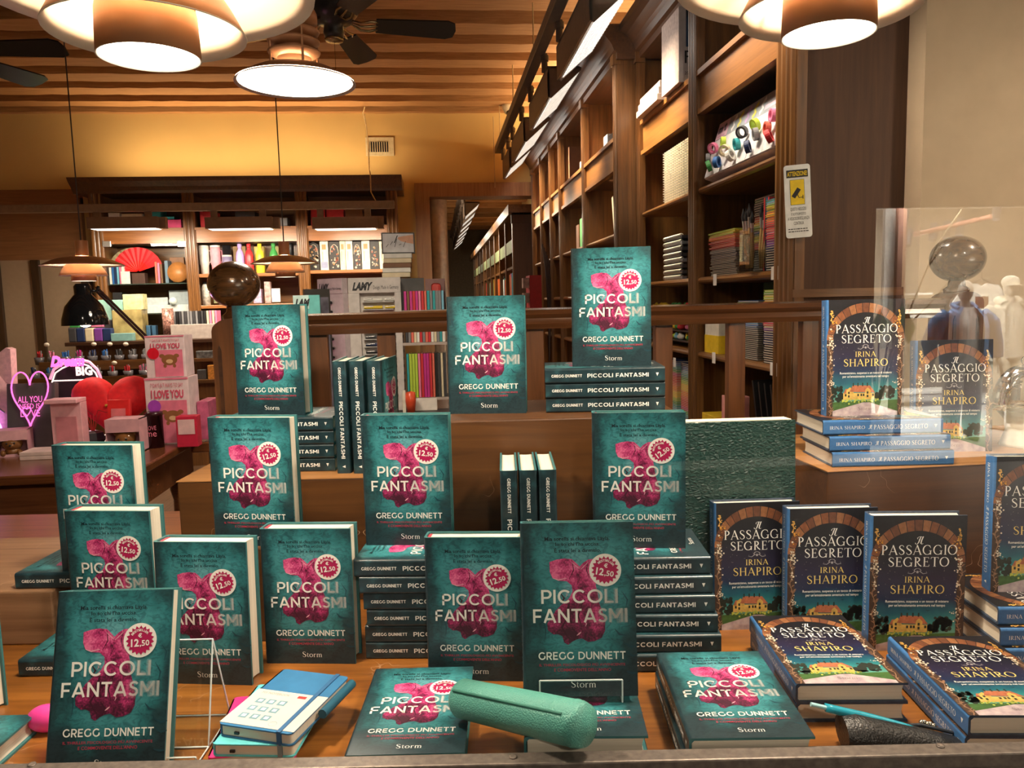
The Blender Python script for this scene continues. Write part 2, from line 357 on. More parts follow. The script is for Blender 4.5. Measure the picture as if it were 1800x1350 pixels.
pts = [PY(*q) for q in ((641, 187, 7.0), (638, 200, 7.2), (644, 222, 7.36), (648, 262, 7.36), (649, 298, 7.12), (651, 306, 6.80), (652, 338, 6.76), (662, 356, 6.41))]
tag(MB().tube(pts, .005).tube([PY(641, 200, 7.3), PY(646, 240, 7.37), PY(648, 290, 7.3)], .004).obj('hanging_cable', cabl), 'tan cable hanging from the beams to the cabinet light bar', 'cable')
for q in ((867, 205, 870, 330), (897, 215, 901, 290)):
    tag(MB().tube([PY(q[0], q[1], 7.36), PY(q[2], q[3], 7.36)], .004).obj('wall_cable', cabl), 'thin vertical cable on the ochre wall below the dome camera' if q[0] > 880 else 'thin vertical cable on the ochre wall left of the dome camera', 'cable')
# ------------------------------------------------------------------ pendant lamps
glow = mat('lit_diffuser', (1, .93, .8), .5, emit=16, ecol=(1, .9, .72))
def bell(ro, zo, ri, zi, bulge, n=8, th=.002):
    o = []
    for i in range(n+1):
        t = i/n; o.append((ri+(ro-ri)*t, zi+(zo-zi)*t+bulge*sin(pi*t)))
    return o + [(r-.0008, z-th) for r, z in o[::-1]]
def pendant(label, bottom, power, ceil=True, group='copper pendant lamps'):
    t = thing('pendant_lamp', label, 'lamp', bottom, group=group); t.scale = (.85, .85, .85)
    def shade(name, ro, zo, ri, zi, bulge):
        p = bell(ro, zo, ri, zi, bulge); k = len(p)//2
        return MB().lathe(p, 48, [0]*(k-1)+[1]*k).obj(name, [copper, lampwhite], t)
    shade('outer_shade', .235, .094, .055, .15, .012)
    shade('middle_shade', .135, .034, .06, .112, .022)
    p = [(.062, .09), (.068, .06), (.07, .0), (.068, .0), (.066, .06), (.06, .09)]
    MB().lathe(p, 40, [0, 0, 1, 1, 1]).obj('inner_shade', [copper, lampwhite], t)
    MB().lathe([(0, .004), (.067, .006)], 40).obj('diffuser', glow, t)
    MB().cyl(.037, .152, .245, 24).obj('socket_cover', copper, t)
    for a in range(3): MB().tube([(.062*cos(a*2.1), .062*sin(a*2.1), .06), (.09*cos(a*2.1), .09*sin(a*2.1), .1), (.07*cos(a*2.1), .07*sin(a*2.1), .15)], .0025, 5).obj('strut', copper, t)
    MB().sphere((0, 0, .095), .022, 14).obj('bulb', glow, t)
    MB().cyl(.004, .24, (TOPZ+.1-bottom[2])/.85, 8).obj('cable', cab, t)
    b = Vector(bottom)
    light('POINT', 'lamp_bulb', b+Vector((0, 0, .0885)), power*.22, WARM, size=.02); light('POINT', 'lamp_bulb', b+Vector((0, 0, .109)), power*.13, WARM, size=.012)
    light('SPOT', 'lamp_down', b+Vector((0, 0, -.004)), power, SOFT, size=.06, spot=rad(165), blend=.6)
    return t
pendant('large copper pendant lamp close to the window at the upper left', PY(263, 102, 1.012), 48)
pendant('large copper pendant lamp close to the window at the upper right', PY(1456, 62, 1.012), 48)
pendant('small distant copper pendant lamp over the black desk lamp', PY(148, 494, 4.25), 60)
pendant('small distant copper pendant lamp right of the dark wooden ball', PY(502, 487, 4.76), 60)
pendant('copper pendant lamp hanging out of view at the far right of the window', (1.95, 1.12, 2.42), 70)
# wide white lamp with a louvred copper neck
b = PY(520, 147, 2.45)
t = thing('louvred_lamp', 'wide bright lamp with a ringed copper neck left of the ceiling fan', 'lamp', b)
p = bell(.178, 0, .06, .05, .01); k = len(p)//2
MB().lathe(p, 48, [0]*(k-1)+[1]*k).obj('shade', [copper, lampwhite], t)
MB().lathe([(0, .006), (.175, .004)], 48).obj('diffuser', glow, t)
for i, z in enumerate((.085, .115, .145)): MB().lathe([(.05, z-.012), (.075, z), (.078, z+.006), (.05, z+.004)], 32).obj('louvre_ring', copper, t)
MB().lathe([(.05, .04), (.05, .17), (.072, .175), (.072, .2), (.055, .235), (.03, .26), (.012, .265), (0, .265)], 32).obj('neck', copper, t)
for a in range(4): MB().tube([(.072*cos(a*pi/2+.5), .072*sin(a*pi/2+.5), .05), (.072*cos(a*pi/2+.5), .072*sin(a*pi/2+.5), .18)], .004, 6).obj('strut', copper, t)
MB().cyl(.004, .26, TOPZ+.1-b.z, 8).obj('cable', cab, t)
light('SPOT', 'lamp_down', b+Vector((0, 0, -.004)), 60, SOFT, size=.15, spot=rad(160), blend=.5)
light('POINT', 'lamp_bulb', b+Vector((0, 0, .11)), 2.5, WARM, size=.02)
# ------------------------------------------------------------------ ceiling fans
bladem = mat('fan_blade_black', (.01, .012, .012), .25); brass = mat('antique_brass', (.35, .27, .14), .25, .9)
def fan(label, c, angs, skip=False):
    t = thing('ceiling_fan', label, 'fan', c, group='black ceiling fans')
    MB().lathe([(0, -.1), (.045, -.1), (.055, -.07), (.05, -.03), (.09, -.02), (.13, .03), (.13, .1), (.06, .15), (.03, .16), (.03, .3), (0, .3)], 28).obj('motor', mat('fan_motor', (.03, .03, .03), .3, .4), t)
    MB().cyl(.014, .28, TOPZ+.1-c[2], 10).obj('rod', black, t)
    MB().lathe([(0, -.118), (.045, -.112), (.05, -.1), (.04, -.095)], 24).obj('cap', brass, t)
    MB().cyl(.0015, -.32, -.1, 5).obj('pull_chain', brass, t)
    for a in angs:
        T = Matrix.Rotation(rad(a), 4, 'Z') @ Matrix.Rotation(rad(-16), 4, 'X')
        m = MB(); w0, w1 = .056, .076
        m.prism([(.22, -w0), (.6, -w1), (.64, -w1+.02), (.65, 0), (.64, w1-.02), (.6, w1), (.22, w0)], -.028, -.02, M=T).obj('blade', bladem, t)
        m = MB()
        for sx in (-1, 0, 1): m.tube([(.09, sx*.01, -.01), (.14, sx*.03, -.035), (.19, sx*.04, -.03), (.25, sx*.025, -.018)], .007, 6, M=T)
        m.obj('blade_iron', brass, t)
c = PY(586, 34, 4.3)
fan('black ceiling fan with brass blade irons under the beams', c, (8, 80, 152, 224, 296))
c2 = PY(-118, 78, 4.3)
fan('black ceiling fan at the far left, only one blade tip in view', c2, (-2, 70, 142, 214, 286))
# ------------------------------------------------------------------ light track along the tall bookcase
trk = mat('track_bronze', (.10, .07, .05), .45, .2); fixm = mat('fixture_bronze', (.15, .105, .075), .5, .1)
lens = mat('louvre_lens', (.95, .95, .9), .4, emit=2.6, ecol=(1, .97, .9))
TX, TZ = .63, EYE+1.40
def track(label, x, z, y0, y1, fix, spot=True, fw=.2):
    t = thing('light_track', label, 'track light', (x, y0, z))
    L = y1-y0
    MB().box(-.03, .03, 0, L, -.03, .035, b=.004).obj('rail', trk, t)
    for i in range(int(L/1.2)+1): MB().cyl(.004, .03, TOPZ+.12-z, 6, M=Matrix.Translation((0, .1+i*1.2, 0))).obj('hanger', cabl, t)
    for k, (a, b) in enumerate(fix):
        f = MB()
        tri = [(.03, -.15), (.04, -.155+.03), (.055, -.115), (.21, -.115), (.222, -.122), (.22, -.135), (.05, -.285), (.035, -.28), (.03, -.26)]
        f.prism(tri, a-y0, a-y0+.012, 'y').prism(tri, b-y0-.012, b-y0, 'y')
        f.box(.03, .21, a-y0, b-y0, -.128, -.115).box(.03, .042, a-y0, b-y0, -.28, -.12)
        h = f.obj('fixture', fixm, t)
        MB().add([(.212, a-y0+.02, -.14), (.212, b-y0-.02, -.14), (.056, b-y0-.02, -.272), (.056, a-y0+.02, -.272)], [(0, 1, 2, 3)]).obj('lens', lens, h)
        g = MB()
        for j in range(22):
            yy = a-y0+.03+(b-a-.06)*j/21
            g.add([(.2135, yy, -.143), (.0575, yy, -.2755), (.056, yy, -.272), (.212, yy, -.14)], [(0, 1, 2, 3)])
        g.obj('louvre', mat('louvre_grey', (.6, .58, .54), .4, .3), h)
        for q in (.12, .88):
            yy = a-y0+(b-a)*q
            MB().cyl(.018, -.12, -.02, 12, M=Matrix.Translation((.03, yy, 0))).cyl(.024, -.06, -.03, 12, M=Matrix.Translation((.03, yy, 0))).obj('mount', trk, h)
        if spot:
            n = Vector((.56, 0, -.83)); cc = Vector((x+.135, (a+b)/2, z-.21))+n*.02
            light('AREA', 'track_wash', cc, (4, 8, 12, 14, 14)[k] if y0 < 3 else 10, SOFT, size=b-a-.06, size_y=.18, target=cc+n, spread=rad(50))
    return t
track('bronze light track with slanted louvred lamps beside the tall bookcase', TX, TZ, 2.2, 7.35, [(2.02, 2.85), (3.2, 4.05), (4.37, 5.22), (5.55, 6.4), (6.6, 7.25)])
track('distant light track seen through the doorway', .36, EYE+1.33, 9.4, 16, [(9.6+i*.95, 10.1+i*.95) for i in range(7)], spot=False)
for i in range(3): light('AREA', 'passage_wash', (.55, 9.6+i*2.4, EYE+1.0), 20, SOFT, size=.2, size_y=1.2, target=(1.0, 9.6+i*2.4, EYE+.1))
# ------------------------------------------------------------------ window: platform, sill, pane
DY = rad(-5.75)
def DL(x, y, z=0): return Vector((.05+x*cos(DY)-y*sin(DY), .8055+x*sin(DY)+y*cos(DY), z))
ZT = EYE-.543
DM = Matrix.Translation(DL(0, 0)) @ Matrix.Rotation(DY, 4, 'Z')
pl = tag(MB().box(-1.75, 1.45, .0, 1.22, ZT-.035, ZT, b=.004).obj('display_platform', W_plat), 'wide varnished brown display platform inside the window', 'platform')
pl.matrix_world = DM
o = MB().box(-1.75, 1.45, .1, 1.15, 0, ZT-.036).obj('plinth', W_riser, pl)
sillm = mat('sill_bronze', (.17, .14, .12), .45, .5, var=.25, scale=120, bump=.3)
o = struct(MB().box(-1.9, 1.6, -.022, .0, EYE-.56, EYE-.50, b=.002).box(-1.9, 1.6, -.024, .0, EYE-.60, EYE-.515).obj('window_1', sillm)); o.matrix_world = DM
o2 = struct(MB().box(-1.9, 1.6, -.06, -.026, EYE-.72, EYE-.548).obj('trim_3', mat('outer_ledge', (.3, .22, .2), .6))); o2.matrix_world = DM
for i, (px, py) in enumerate(((902, 1331), (1653, 1312), (56, 1345))):
    c = PZ(px, py, EYE-.50)
    tag(MB().lathe([(.0045, .0005), (.0042, .0018), (.0025, .0012), (0, .0008)], 14, M=Matrix.Translation(c)).obj('sill_screw', sillm), ('screw head in the middle of the window sill', 'screw head at the right of the window sill', 'screw head at the left end of the window sill')[i], 'screw', 'screws in the sill')
pane = MB().add([(-1.9, 0, EYE-.56), (1.6, 0, EYE-.56), (1.6, 0, 3.0), (-1.9, 0, 3.0)], [(0, 1, 2, 3)]).obj('window_2', glassy('shop_window_glass', refl=1.75)); struct(pane)
pane.matrix_world = DM @ Matrix.Translation((0, -.026, 0))
# ------------------------------------------------------------------ the two book designs
BW, BH, BT = .14, .21, .0265
def XYZ_mask(N, L, tc, ax, a, b, lo=0, hi=1):
    sx = N.new('ShaderNodeSeparateXYZ'); L.new(tc.outputs['Object'], sx.inputs[0])
    mr = N.new('ShaderNodeMapRange'); mr.inputs[1].default_value = a; mr.inputs[2].default_value = b; mr.inputs[3].default_value = lo; mr.inputs[4].default_value = hi
    L.new(sx.outputs['XYZ'.index(ax)], mr.inputs[0]); return mr.outputs[0]
def ramp(N, L, fac, stops):
    rp = N.new('ShaderNodeValToRGB'); e = rp.color_ramp.elements
    e[0].position, e[0].color = stops[0][0], (*stops[0][1], 1); e[1].position, e[1].color = stops[-1][0], (*stops[-1][1], 1)
    for p, c in stops[1:-1]: q = e.new(p); q.color = (*c, 1)
    if fac is not None: L.new(fac, rp.inputs['Fac'])
    return rp.outputs['Color']
def math2(N, L, op, a, b):
    n = N.new('ShaderNodeMath'); n.operation = op
    for i, x in enumerate((a, b)):
        if isinstance(x, (int, float)): n.inputs[i].default_value = x
        else: L.new(x, n.inputs[i])
    return n.outputs[0]
def teal_print():
    """painted teal jacket art: pale middle, dark slate borders, loose brush marks"""
    m, N, L, B = M_('teal_jacket_print'); B.inputs['Roughness'].default_value = .36
    tc = N.new('ShaderNodeTexCoord')
    wn = N.new('ShaderNodeTexNoise'); wn.inputs['Scale'].default_value = 26; wn.inputs['Detail'].default_value = 4; L.new(tc.outputs['Object'], wn.inputs['Vector'])
    x = XYZ_mask(N, L, tc, 'X', 0, BW); z = XYZ_mask(N, L, tc, 'Z', 0, BH)
    dx = math2(N, L, 'MULTIPLY', math2(N, L, 'ABSOLUTE', math2(N, L, 'SUBTRACT', x, .54), 0), 1.75)
    dz = math2(N, L, 'MULTIPLY', math2(N, L, 'ABSOLUTE', math2(N, L, 'SUBTRACT', z, .62), 0), 1.75)
    d = math2(N, L, 'POWER', math2(N, L, 'ADD', math2(N, L, 'POWER', dx, 3.0), math2(N, L, 'POWER', dz, 3.0)), .333)
    d = math2(N, L, 'ADD', d, math2(N, L, 'MULTIPLY', math2(N, L, 'SUBTRACT', wn.outputs['Fac'], .5), 1.0))
    base = ramp(N, L, d, [(.12, (.14, .40, .46)), (.40, (.05, .26, .29)), (.66, (.024, .16, .18)), (.85, (.015, .06, .07)), (1.0, (.014, .034, .043))])
    mp = N.new('ShaderNodeMapping'); mp.inputs['Scale'].default_value = (34, 8, 60); mp.inputs['Rotation'].default_value = (0, rad(35), 0); L.new(tc.outputs['Object'], mp.inputs['Vector'])
    n2 = N.new('ShaderNodeTexNoise'); n2.inputs['Scale'].default_value = 2.2; n2.inputs['Detail'].default_value = 2; n2.inputs['Distortion'].default_value = 2.5; L.new(mp.outputs['Vector'], n2.inputs['Vector'])
    k = ramp(N, L, n2.outputs['Fac'], [(.36, (.5, .5, .54)), (.5, (1, 1, 1)), (.64, (1.25, 1.15, 1.12))])
    mx = N.new('ShaderNodeMix'); mx.data_type = 'RGBA'; mx.blend_type = 'MULTIPLY'; mx.inputs['Factor'].default_value = .7
    L.new(base, mx.inputs['A']); L.new(k, mx.inputs['B']); L.new(mx.outputs['Result'], B.inputs['Base Color']); return m
def slate_spine():
    m, N, L, B = M_('slate_spine_print'); B.inputs['Roughness'].default_value = .3
    tc = N.new('ShaderNodeTexCoord'); n = N.new('ShaderNodeTexNoise'); n.inputs['Scale'].default_value = 45; n.inputs['Detail'].default_value = 5; L.new(tc.outputs['Object'], n.inputs['Vector'])
    L.new(ramp(N, L, n.outputs['Fac'], [(.35, (.010, .024, .032)), (.6, (.018, .045, .056)), (.78, (.03, .10, .115))]), B.inputs['Base Color']); return m
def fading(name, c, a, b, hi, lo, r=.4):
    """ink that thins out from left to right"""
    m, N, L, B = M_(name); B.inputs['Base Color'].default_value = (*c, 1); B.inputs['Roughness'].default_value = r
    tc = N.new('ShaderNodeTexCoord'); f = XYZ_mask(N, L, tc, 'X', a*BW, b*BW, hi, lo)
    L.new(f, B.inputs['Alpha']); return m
m_teal, m_spine = teal_print(), slate_spine()
m_tealin = mat('teal_jacket_flap', (.035, .15, .16), .4, var=.1)
ink_w = mat('title_ink', (.86, .85, .8), .45, var=.02); ink_d = mat('dark_ink', (.006, .014, .022), .5); ink_r = mat('red_ink', (.42, .035, .07), .5)
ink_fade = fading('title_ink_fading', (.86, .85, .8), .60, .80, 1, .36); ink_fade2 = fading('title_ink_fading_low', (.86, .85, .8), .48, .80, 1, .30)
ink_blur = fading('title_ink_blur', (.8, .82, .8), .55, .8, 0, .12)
def dressmat():
    m, N, L, B = M_('dress_print'); B.inputs['Roughness'].default_value = .45
    tc = N.new('ShaderNodeTexCoord'); a = N.new('ShaderNodeTexNoise'); a.inputs['Scale'].default_value = 60; a.inputs['Detail'].default_value = 4; L.new(tc.outputs['Object'], a.inputs['Vector'])
    v = N.new('ShaderNodeTexNoise'); v.inputs['Scale'].default_value = 420; v.inputs['Detail'].default_value = 3; L.new(tc.outputs['Object'], v.inputs['Vector'])
    z = XYZ_mask(N, L, tc, 'Z', .3*BH, .75*BH)
    f = math2(N, L, 'ADD', math2(N, L, 'MULTIPLY', a.outputs['Fac'], .75), math2(N, L, 'MULTIPLY', v.outputs['Fac'], .45))
    f = math2(N, L, 'ADD', f, math2(N, L, 'MULTIPLY', z, .22))
    L.new(ramp(N, L, f, [(.56, (.05, .004, .02)), (.68, (.20, .012, .07)), (.78, (.50, .035, .17)), (.92, (.75, .16, .34))]), B.inputs['Base Color']); return m
m_dress = dressmat(); m_dressdk = mat('dress_shadow_print', (.05, .006, .02), .5); m_dresshi = mat('dress_highlight_print', (.72, .38, .45), .5)
m_page = wood('page_edges', (.60, .53, .42), (.80, .74, .62), 2, r=.8, coat=0, bump=.2, scale=5)
m_page.node_tree.nodes['Mapping'].inputs['Scale'].default_value = (3, 900, 3)
m_board = mat('inner_board', (.72, .7, .66), .6, var=.03); m_head = mat('head_band', (.6, .05, .08), .6)
fm = lambda a, b: (a, -.0004, b); fm2 = lambda a, b: (a, -.0006, b); fm1 = lambda a, b: (a, -.00025, b)
sp = lambda a, b: (-.0004, BT/2-b, BH-a)
def case(spine_r=.004, bd=.0028):
    """hardcover case as a C-shaped section (x across the cover, y through the thickness)"""
    r = spine_r; out = [(BW, 0)] + [(r-r*sin(q*pi/12), r-r*cos(q*pi/12)) for q in range(0, 7)] + [(r-r*cos(q*pi/12), BT-r+r*sin(q*pi/12)) for q in range(0, 7)] + [(BW, BT)]
    i = bd; inn = [(BW, BT-i), (r+.002, BT-i), (i, BT-i-.003), (i, i+.003), (r+.002, i), (BW, i)]
    return out, inn
def jacket_base(m, mf, ms, mi):
    out, inn = case(); poly = out+inn; n = len(poly); mats = []
    for k in range(n):
        if k == 0: mats.append(mf)
        elif k < len(out)-2: mats.append(ms)
        elif k == len(out)-2: mats.append(mi)
        else: mats.append(mi)
    vs = [(a, b, 0) for a, b in poly]+[(a, b, BH) for a, b in poly]
    m.add(vs, [(k, (k+1) % n, n+(k+1) % n, n+k) for k in range(n)], mats, False)
    m.add(vs, [list(range(n))[::-1], list(range(n, 2*n))], mi)
def pages():
    m = MB(); x1 = BW-.004; a = .0032; n = 6
    edge = [(x1-.0025*sin(pi*i/n), a+(BT-2*a)*i/n) for i in range(n+1)]
    m.prism([(.004, BT-a)]+[(.004, a)]+edge, .003, BH-.003, 'z')
    m.prism([(.0035, a), (.008, a), (.008, BT-a), (.0035, BT-a)], BH-.0042, BH-.0026, 'z', 1)
    return m
def U(u): return u*BW
def V(v): return BH*(1-v)
def tbox(m, txt, u0, u1, v0, v1, mi, mp=fm2, off=0.02, ser=False, res=2):
    g = serif(txt) if ser else tgeo(txt, off, res); m.text(fit(g, U(u0), U(u1), V(v1), V(v0)), mp, mi)
def piccoli():
    t = thing('hardcover_novel', '-', 'book')
    m = MB(); jacket_base(m, 0, 1, 2)
    P = [(385, 312), (440, 294), (500, 286), (560, 292), (590, 318), (622, 352), (650, 322), (690, 296), (750, 290), (815, 300), (846, 330), (858, 420), (826, 452), (760, 462), (748, 500), (764, 560), (776, 640), (800, 700), (826, 790), (826, 860), (800, 915), (745, 940), (690, 946), (640, 918), (600, 926), (560, 945), (530, 968), (498, 950), (484, 900), (450, 884), (410, 884), (368, 850), (362, 800), (400, 750), (430, 700), (478, 652), (540, 600), (566, 548), (560, 500), (520, 466), (455, 462), (408, 440), (388, 390)]
    q = lambda x, y: (U((x-160)/(872+68*y/1350)), V(y/1372))
    m.poly([fm1(*q(*p)) for p in P][::-1], 3)
    for pts, w in (([(560, 300), (575, 380), (540, 450)], .0012), ([(690, 300), (676, 380), (700, 450)], .0012), ([(470, 560), (500, 600), (470, 650)], .0022), ([(520, 760), (480, 830), (520, 900)], .003), ([(640, 650), (610, 740), (640, 830)], .0022), ([(560, 830), (600, 880), (580, 930)], .0026), ([(540, 640), (520, 720), (560, 800)], .004), ([(600, 400), (625, 440), (600, 500)], .0009)):
        m.flat(vst([q(*p) for p in pts], [w*.4, w, w*.4]), lambda a, b: (a, -.0003, b), 4)
    for pts, w in (([(410, 440), (455, 456), (520, 442)], .0016), ([(560, 318), (600, 352), (622, 372)], .001), ([(690, 316), (650, 356), (628, 376)], .001), ([(600, 895), (620, 880), (634, 868)], .0018), ([(668, 785), (676, 805), (668, 825)], .0012), ([(515, 560), (524, 575), (512, 592)], .001)):
        m.flat(vst([q(*p) for p in pts], [w*.4, w, w*.4]), lambda a, b: (a, -.00035, b), 5)
    for pts, w in (([(905, 850), (940, 890), (1000, 900)], .0028), ([(980, 960), (1040, 990), (1090, 980)], .0035), ([(1000, 1030), (1050, 1060), (1095, 1050)], .003), ([(960, 560), (1000, 620), (990, 680)], .002), ([(1000, 1180), (1050, 1195), (1095, 1190)], .003), ([(990, 420), (1030, 470), (1020, 540)], .002), ([(215, 250), (225, 300), (240, 350)], .004), ([(330, 760), (350, 850), (345, 930)], .0018)):
        m.flat(vst([q(*p) for p in pts], [w*.3, w, w*.2]), lambda a, b: (a, -.0002, b), 6)
    tbox(m, 'Mia sorella si chiamava Layla.', .215, .79, .082, .104, 7, off=.012)
    tbox(m, "Io so chi l'ha uccisa.", .31, .70, .113, .135, 7, off=.012); tbox(m, '\u00c8 stata lei a dirmelo.', .30, .71, .145, .172, 7, off=.012)
    nb = lambda txt, u0, u1, v0, v1, mi, w, mp=fm2: m.text(fit(sans(txt, w), U(u0), U(u1), V(v1), V(v0)), mp, mi)
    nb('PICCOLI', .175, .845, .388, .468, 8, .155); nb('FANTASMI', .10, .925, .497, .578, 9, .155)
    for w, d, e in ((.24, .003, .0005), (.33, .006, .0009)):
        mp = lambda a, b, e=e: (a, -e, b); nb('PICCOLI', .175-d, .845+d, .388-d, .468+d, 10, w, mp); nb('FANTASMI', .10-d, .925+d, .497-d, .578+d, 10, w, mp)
    nb('GREGG DUNNETT', .14, .90, .745, .789, 11, .16)
    tbox(m, 'IL THRILLER PSICOLOGICO PI\u00d9 AVVINCENTE', .145, .895, .808, .826, 12, off=.012); tbox(m, "E COMMOVENTE DELL'ANNO", .275, .77, .838, .856, 12, off=.012)
    storm(m, .42, .635, .948, .908, 11)
    m.text(fit(sans('GREGG DUNNETT', .2), .0115, .065, -.0025, .0025), sp, 11)
    m.text(fit(sans('PICCOLI FANTASMI', .18), .0745, .1815, -.0036, .0036), sp, 11)
    m.poly([sp(*p) for p in ((.194, .003), (.199, .003), (.1965, -.003))], 11)
    m.obj('jacket', [m_teal, m_spine, m_tealin, m_dress, m_dressdk, m_dresshi, ink_blue, ink_d, ink_fade, ink_fade2, ink_blur, ink_w, ink_r], t)
    pages().obj('page_block', [m_page, m_head], t)
    s = MB(); n = 19; r = .0198
    s.poly([fm2(r*cos(-2*pi*i/40), r*sin(-2*pi*i/40)) for i in range(40)], 0)
    st = [(r*(.86 if i % 2 else .70)*cos(2*pi*i/(2*n)), r*(.86 if i % 2 else .70)*sin(2*pi*i/(2*n))) for i in range(2*n)]
    s.poly([(a, -.0008, b) for a, b in st], 1)
    f3 = lambda a, b: (a, -.001, b)
    s.text(fit(tgeo('12', .03), -.0108, -.0012, -.0068, .0018), f3, 0); s.text(fit(tgeo(',50', .02), -.0002, .0112, -.0066, .0000), f3, 0)
    s.text(fit(tgeo('\u20ac', .03), -.0022, .0024, .0032, .0082), f3, 0)
    for i, ch in enumerate('BESTSELLER'):
        a = rad(90+50-100*i/9); g = tgeo(ch, .02); w = .0024
        vs, fs = fit(g, -w/2*(.6 if ch in 'L' else 1), w/2, -.0013, .0013)
        s.text(([(.0118*cos(a)+x*sin(a)+y*cos(a), .0118*sin(a)-x*cos(a)+y*sin(a)) for x, y in vs], fs), f3, 0)
    s.obj('price_sticker', [ink_w, mat('sticker_magenta', (.42, .012, .09), .4, var=.05)], t, (U(.742), 0, V(.278)))
    return t
ink_blue = mat('deep_blue_brush', (.012, .055, .075), .4)
def storm(m, u0, u1, v1, v0, mi):
    """the publisher's name in small serif letters: a capital and four lower-case ones"""
    g1 = serif('S', .0); g2 = serif('torm', .07); w = u1-u0
    m.text(fit(g1, U(u0), U(u0+w*.18), V(v1), V(v0)), fm2, mi)
    m.text(fit(g2, U(u0+w*.215), U(u1), V(v1), V(v0+(v1-v0)*.22)), fm2, mi)
def skymat():
    m, N, L, B = M_('night_sky_print'); B.inputs['Roughness'].default_value = .32
    tc = N.new('ShaderNodeTexCoord'); z = XYZ_mask(N, L, tc, 'Z', 0, BH)
    n = N.new('ShaderNodeTexNoise'); n.inputs['Scale'].default_value = 22; n.inputs['Detail'].default_value = 4; L.new(tc.outputs['Object'], n.inputs['Vector'])
    f = math2(N, L, 'ADD', z, math2(N, L, 'MULTIPLY', math2(N, L, 'SUBTRACT', n.outputs['Fac'], .5), .16))
    L.new(ramp(N, L, f, [(.12, (.13, .34, .24)), (.2, (.035, .25, .25)), (.29, (.012, .10, .15)), (.38, (.012, .024, .07)), (.55, (.018, .014, .042)), (.7, (.009, .009, .016)), (.9, (.008, .008, .010))]), B.inputs['Base Color']); return m
def pathmat():
    m, N, L, B = M_('path_print'); B.inputs['Roughness'].default_value = .4
    tc = N.new('ShaderNodeTexCoord'); n = N.new('ShaderNodeTexNoise'); n.inputs['Scale'].default_value = 90; L.new(tc.outputs['Object'], n.inputs['Vector'])
    L.new(ramp(N, L, n.outputs['Fac'], [(.3, (.34, .26, .3)), (.7, (.55, .46, .46))]), B.inputs['Base Color']); return m
def passaggio():
    t = thing('hardcover_novel', '-', 'book'); rn = random.Random(5)
    m = MB(); jacket_base(m, 0, 1, 2)
    fl = lambda e: (lambda a, b: (a, -e, b))
    E = lambda a, rx, ry: (U(.5+rx*cos(a)), V(.345-ry*sin(a)))
    # night sky under the arch, lawn, path
    inner = [E(pi*i/24, .415, .235) for i in range(25)]
    m.poly([fl(.0002)(*p) for p in [(U(.085), V(1)), (U(.915), V(1))]+inner], 3)
    m.poly([fl(.00025)(U(a), V(b)) for a, b in ((.085, 1), (.915, 1), (.915, .865), (.6, .872), (.5, .868), (.085, .88))], 4)
    m.poly([fl(.0003)(U(a), V(b)) for a, b in ((.085, 1), (.915, 1), (.915, .965), (.56, .885), (.47, .885), (.085, .955))], 5)
    # stone arch, ring of single stones
    for i in range(17):
        a0, a1 = pi*i/17+.008, pi*(i+1)/17-.008
        pts = [E(a0+(a1-a0)*k/4, .495, .315) for k in range(5)]+[E(a1-(a1-a0)*k/4, .415, .235) for k in range(5)]
        m.poly([fl(.0003)(*p) for p in pts], 6+(i % 3))
    for sx in (0, 1):     # lower shafts of the arch with climbing vine
        X = lambda u: U(1-u) if sx else U(u)
        m.poly([fl(.00026)(X(a), V(b)) for a, b in ((.005, .345), (.085, .345), (.085, 1), (.005, 1))], 9)
        m.flat(vst([(X(.05+.018*sin(i*1.3)), V(.3+.7*i/22)) for i in range(23)], .0012), fl(.00034), 10)
        for i in range(46):
            v = .33+.66*rn.random(); u = .05+.018*sin((v-.3)/.7*22*1.3); a = rn.uniform(-1, 1); l = rn.uniform(.004, .008); s = rn.choice((-1, 1))
            p = (X(u), V(v)); q = (p[0]+s*l*.8, p[1]+l*.6)
            m.flat(vst([p, ((p[0]+q[0])/2, (p[1]+q[1])/2+.001), q], [.0003, .0016, .0002]), fl(.00036), 10)
        for (cu, cv, ru, rv, k, mi) in ((.07, .14, .03, .06, 20, 11), (.1, .2, .05, .05, 14, 12), (.07, .36, .05, .08, 22, 13), (.085, .72, .05, .06, 16, 13), (.07, .5, .04, .06, 8, 13)):
            for _ in range(k):
                x, z = X(cu+rn.gauss(0, ru*.5)), V(cv+rn.gauss(0, rv*.5)); r = rn.uniform(.0007, .0017)
                if .001 < x < BW-.001: m.poly([fl(.0004)(x+r*cos(-j*pi/3), z+r*sin(-j*pi/3)) for j in range(6)], mi)
    # trees and the house
    for cu, cv, ru, rv, k in ((.15, .81, .07, .06, 40), (.78, .8, .09, .05, 46), (.68, .835, .05, .025, 20)):
        for _ in range(k):
            x, z = U(cu+rn.uniform(-ru, ru)), V(cv+rn.uniform(-rv, rv)); r = rn.uniform(.002, .0042)
            m.poly([fl(.00032)(x+r*cos(-j*pi/4), z+r*sin(-j*pi/4)) for j in range(8)], 14)
    hs = lambda pts, mi, e=.00042: m.poly([fl(e)(U(a), V(b)) for a, b in pts], mi)
    hs(((.22, .86), (.62, .86), (.62, .805), (.22, .80)), 15); hs(((.22, .805), (.25, .765), (.29, .765), (.3, .81)), 16)
    hs(((.26, .86), (.26, .775), (.31, .75), (.355, .8), (.355, .86)), 15, .00045)
    hs(((.3, .79), (.34, .735), (.56, .74), (.63, .8), (.4, .795)), 16, .00048); hs(((.5, .86), (.5, .775), (.535, .75), (.57, .78), (.57, .86)), 15, .0005)
    hs(((.49, .78), (.535, .742), (.58, .785), (.535, .756)), 16, .00052)
    for a in (.34, .4, .46, .52): hs(((a, .745), (a, .715), (a+.015, .715), (a+.015, .745)), 14, .00052)
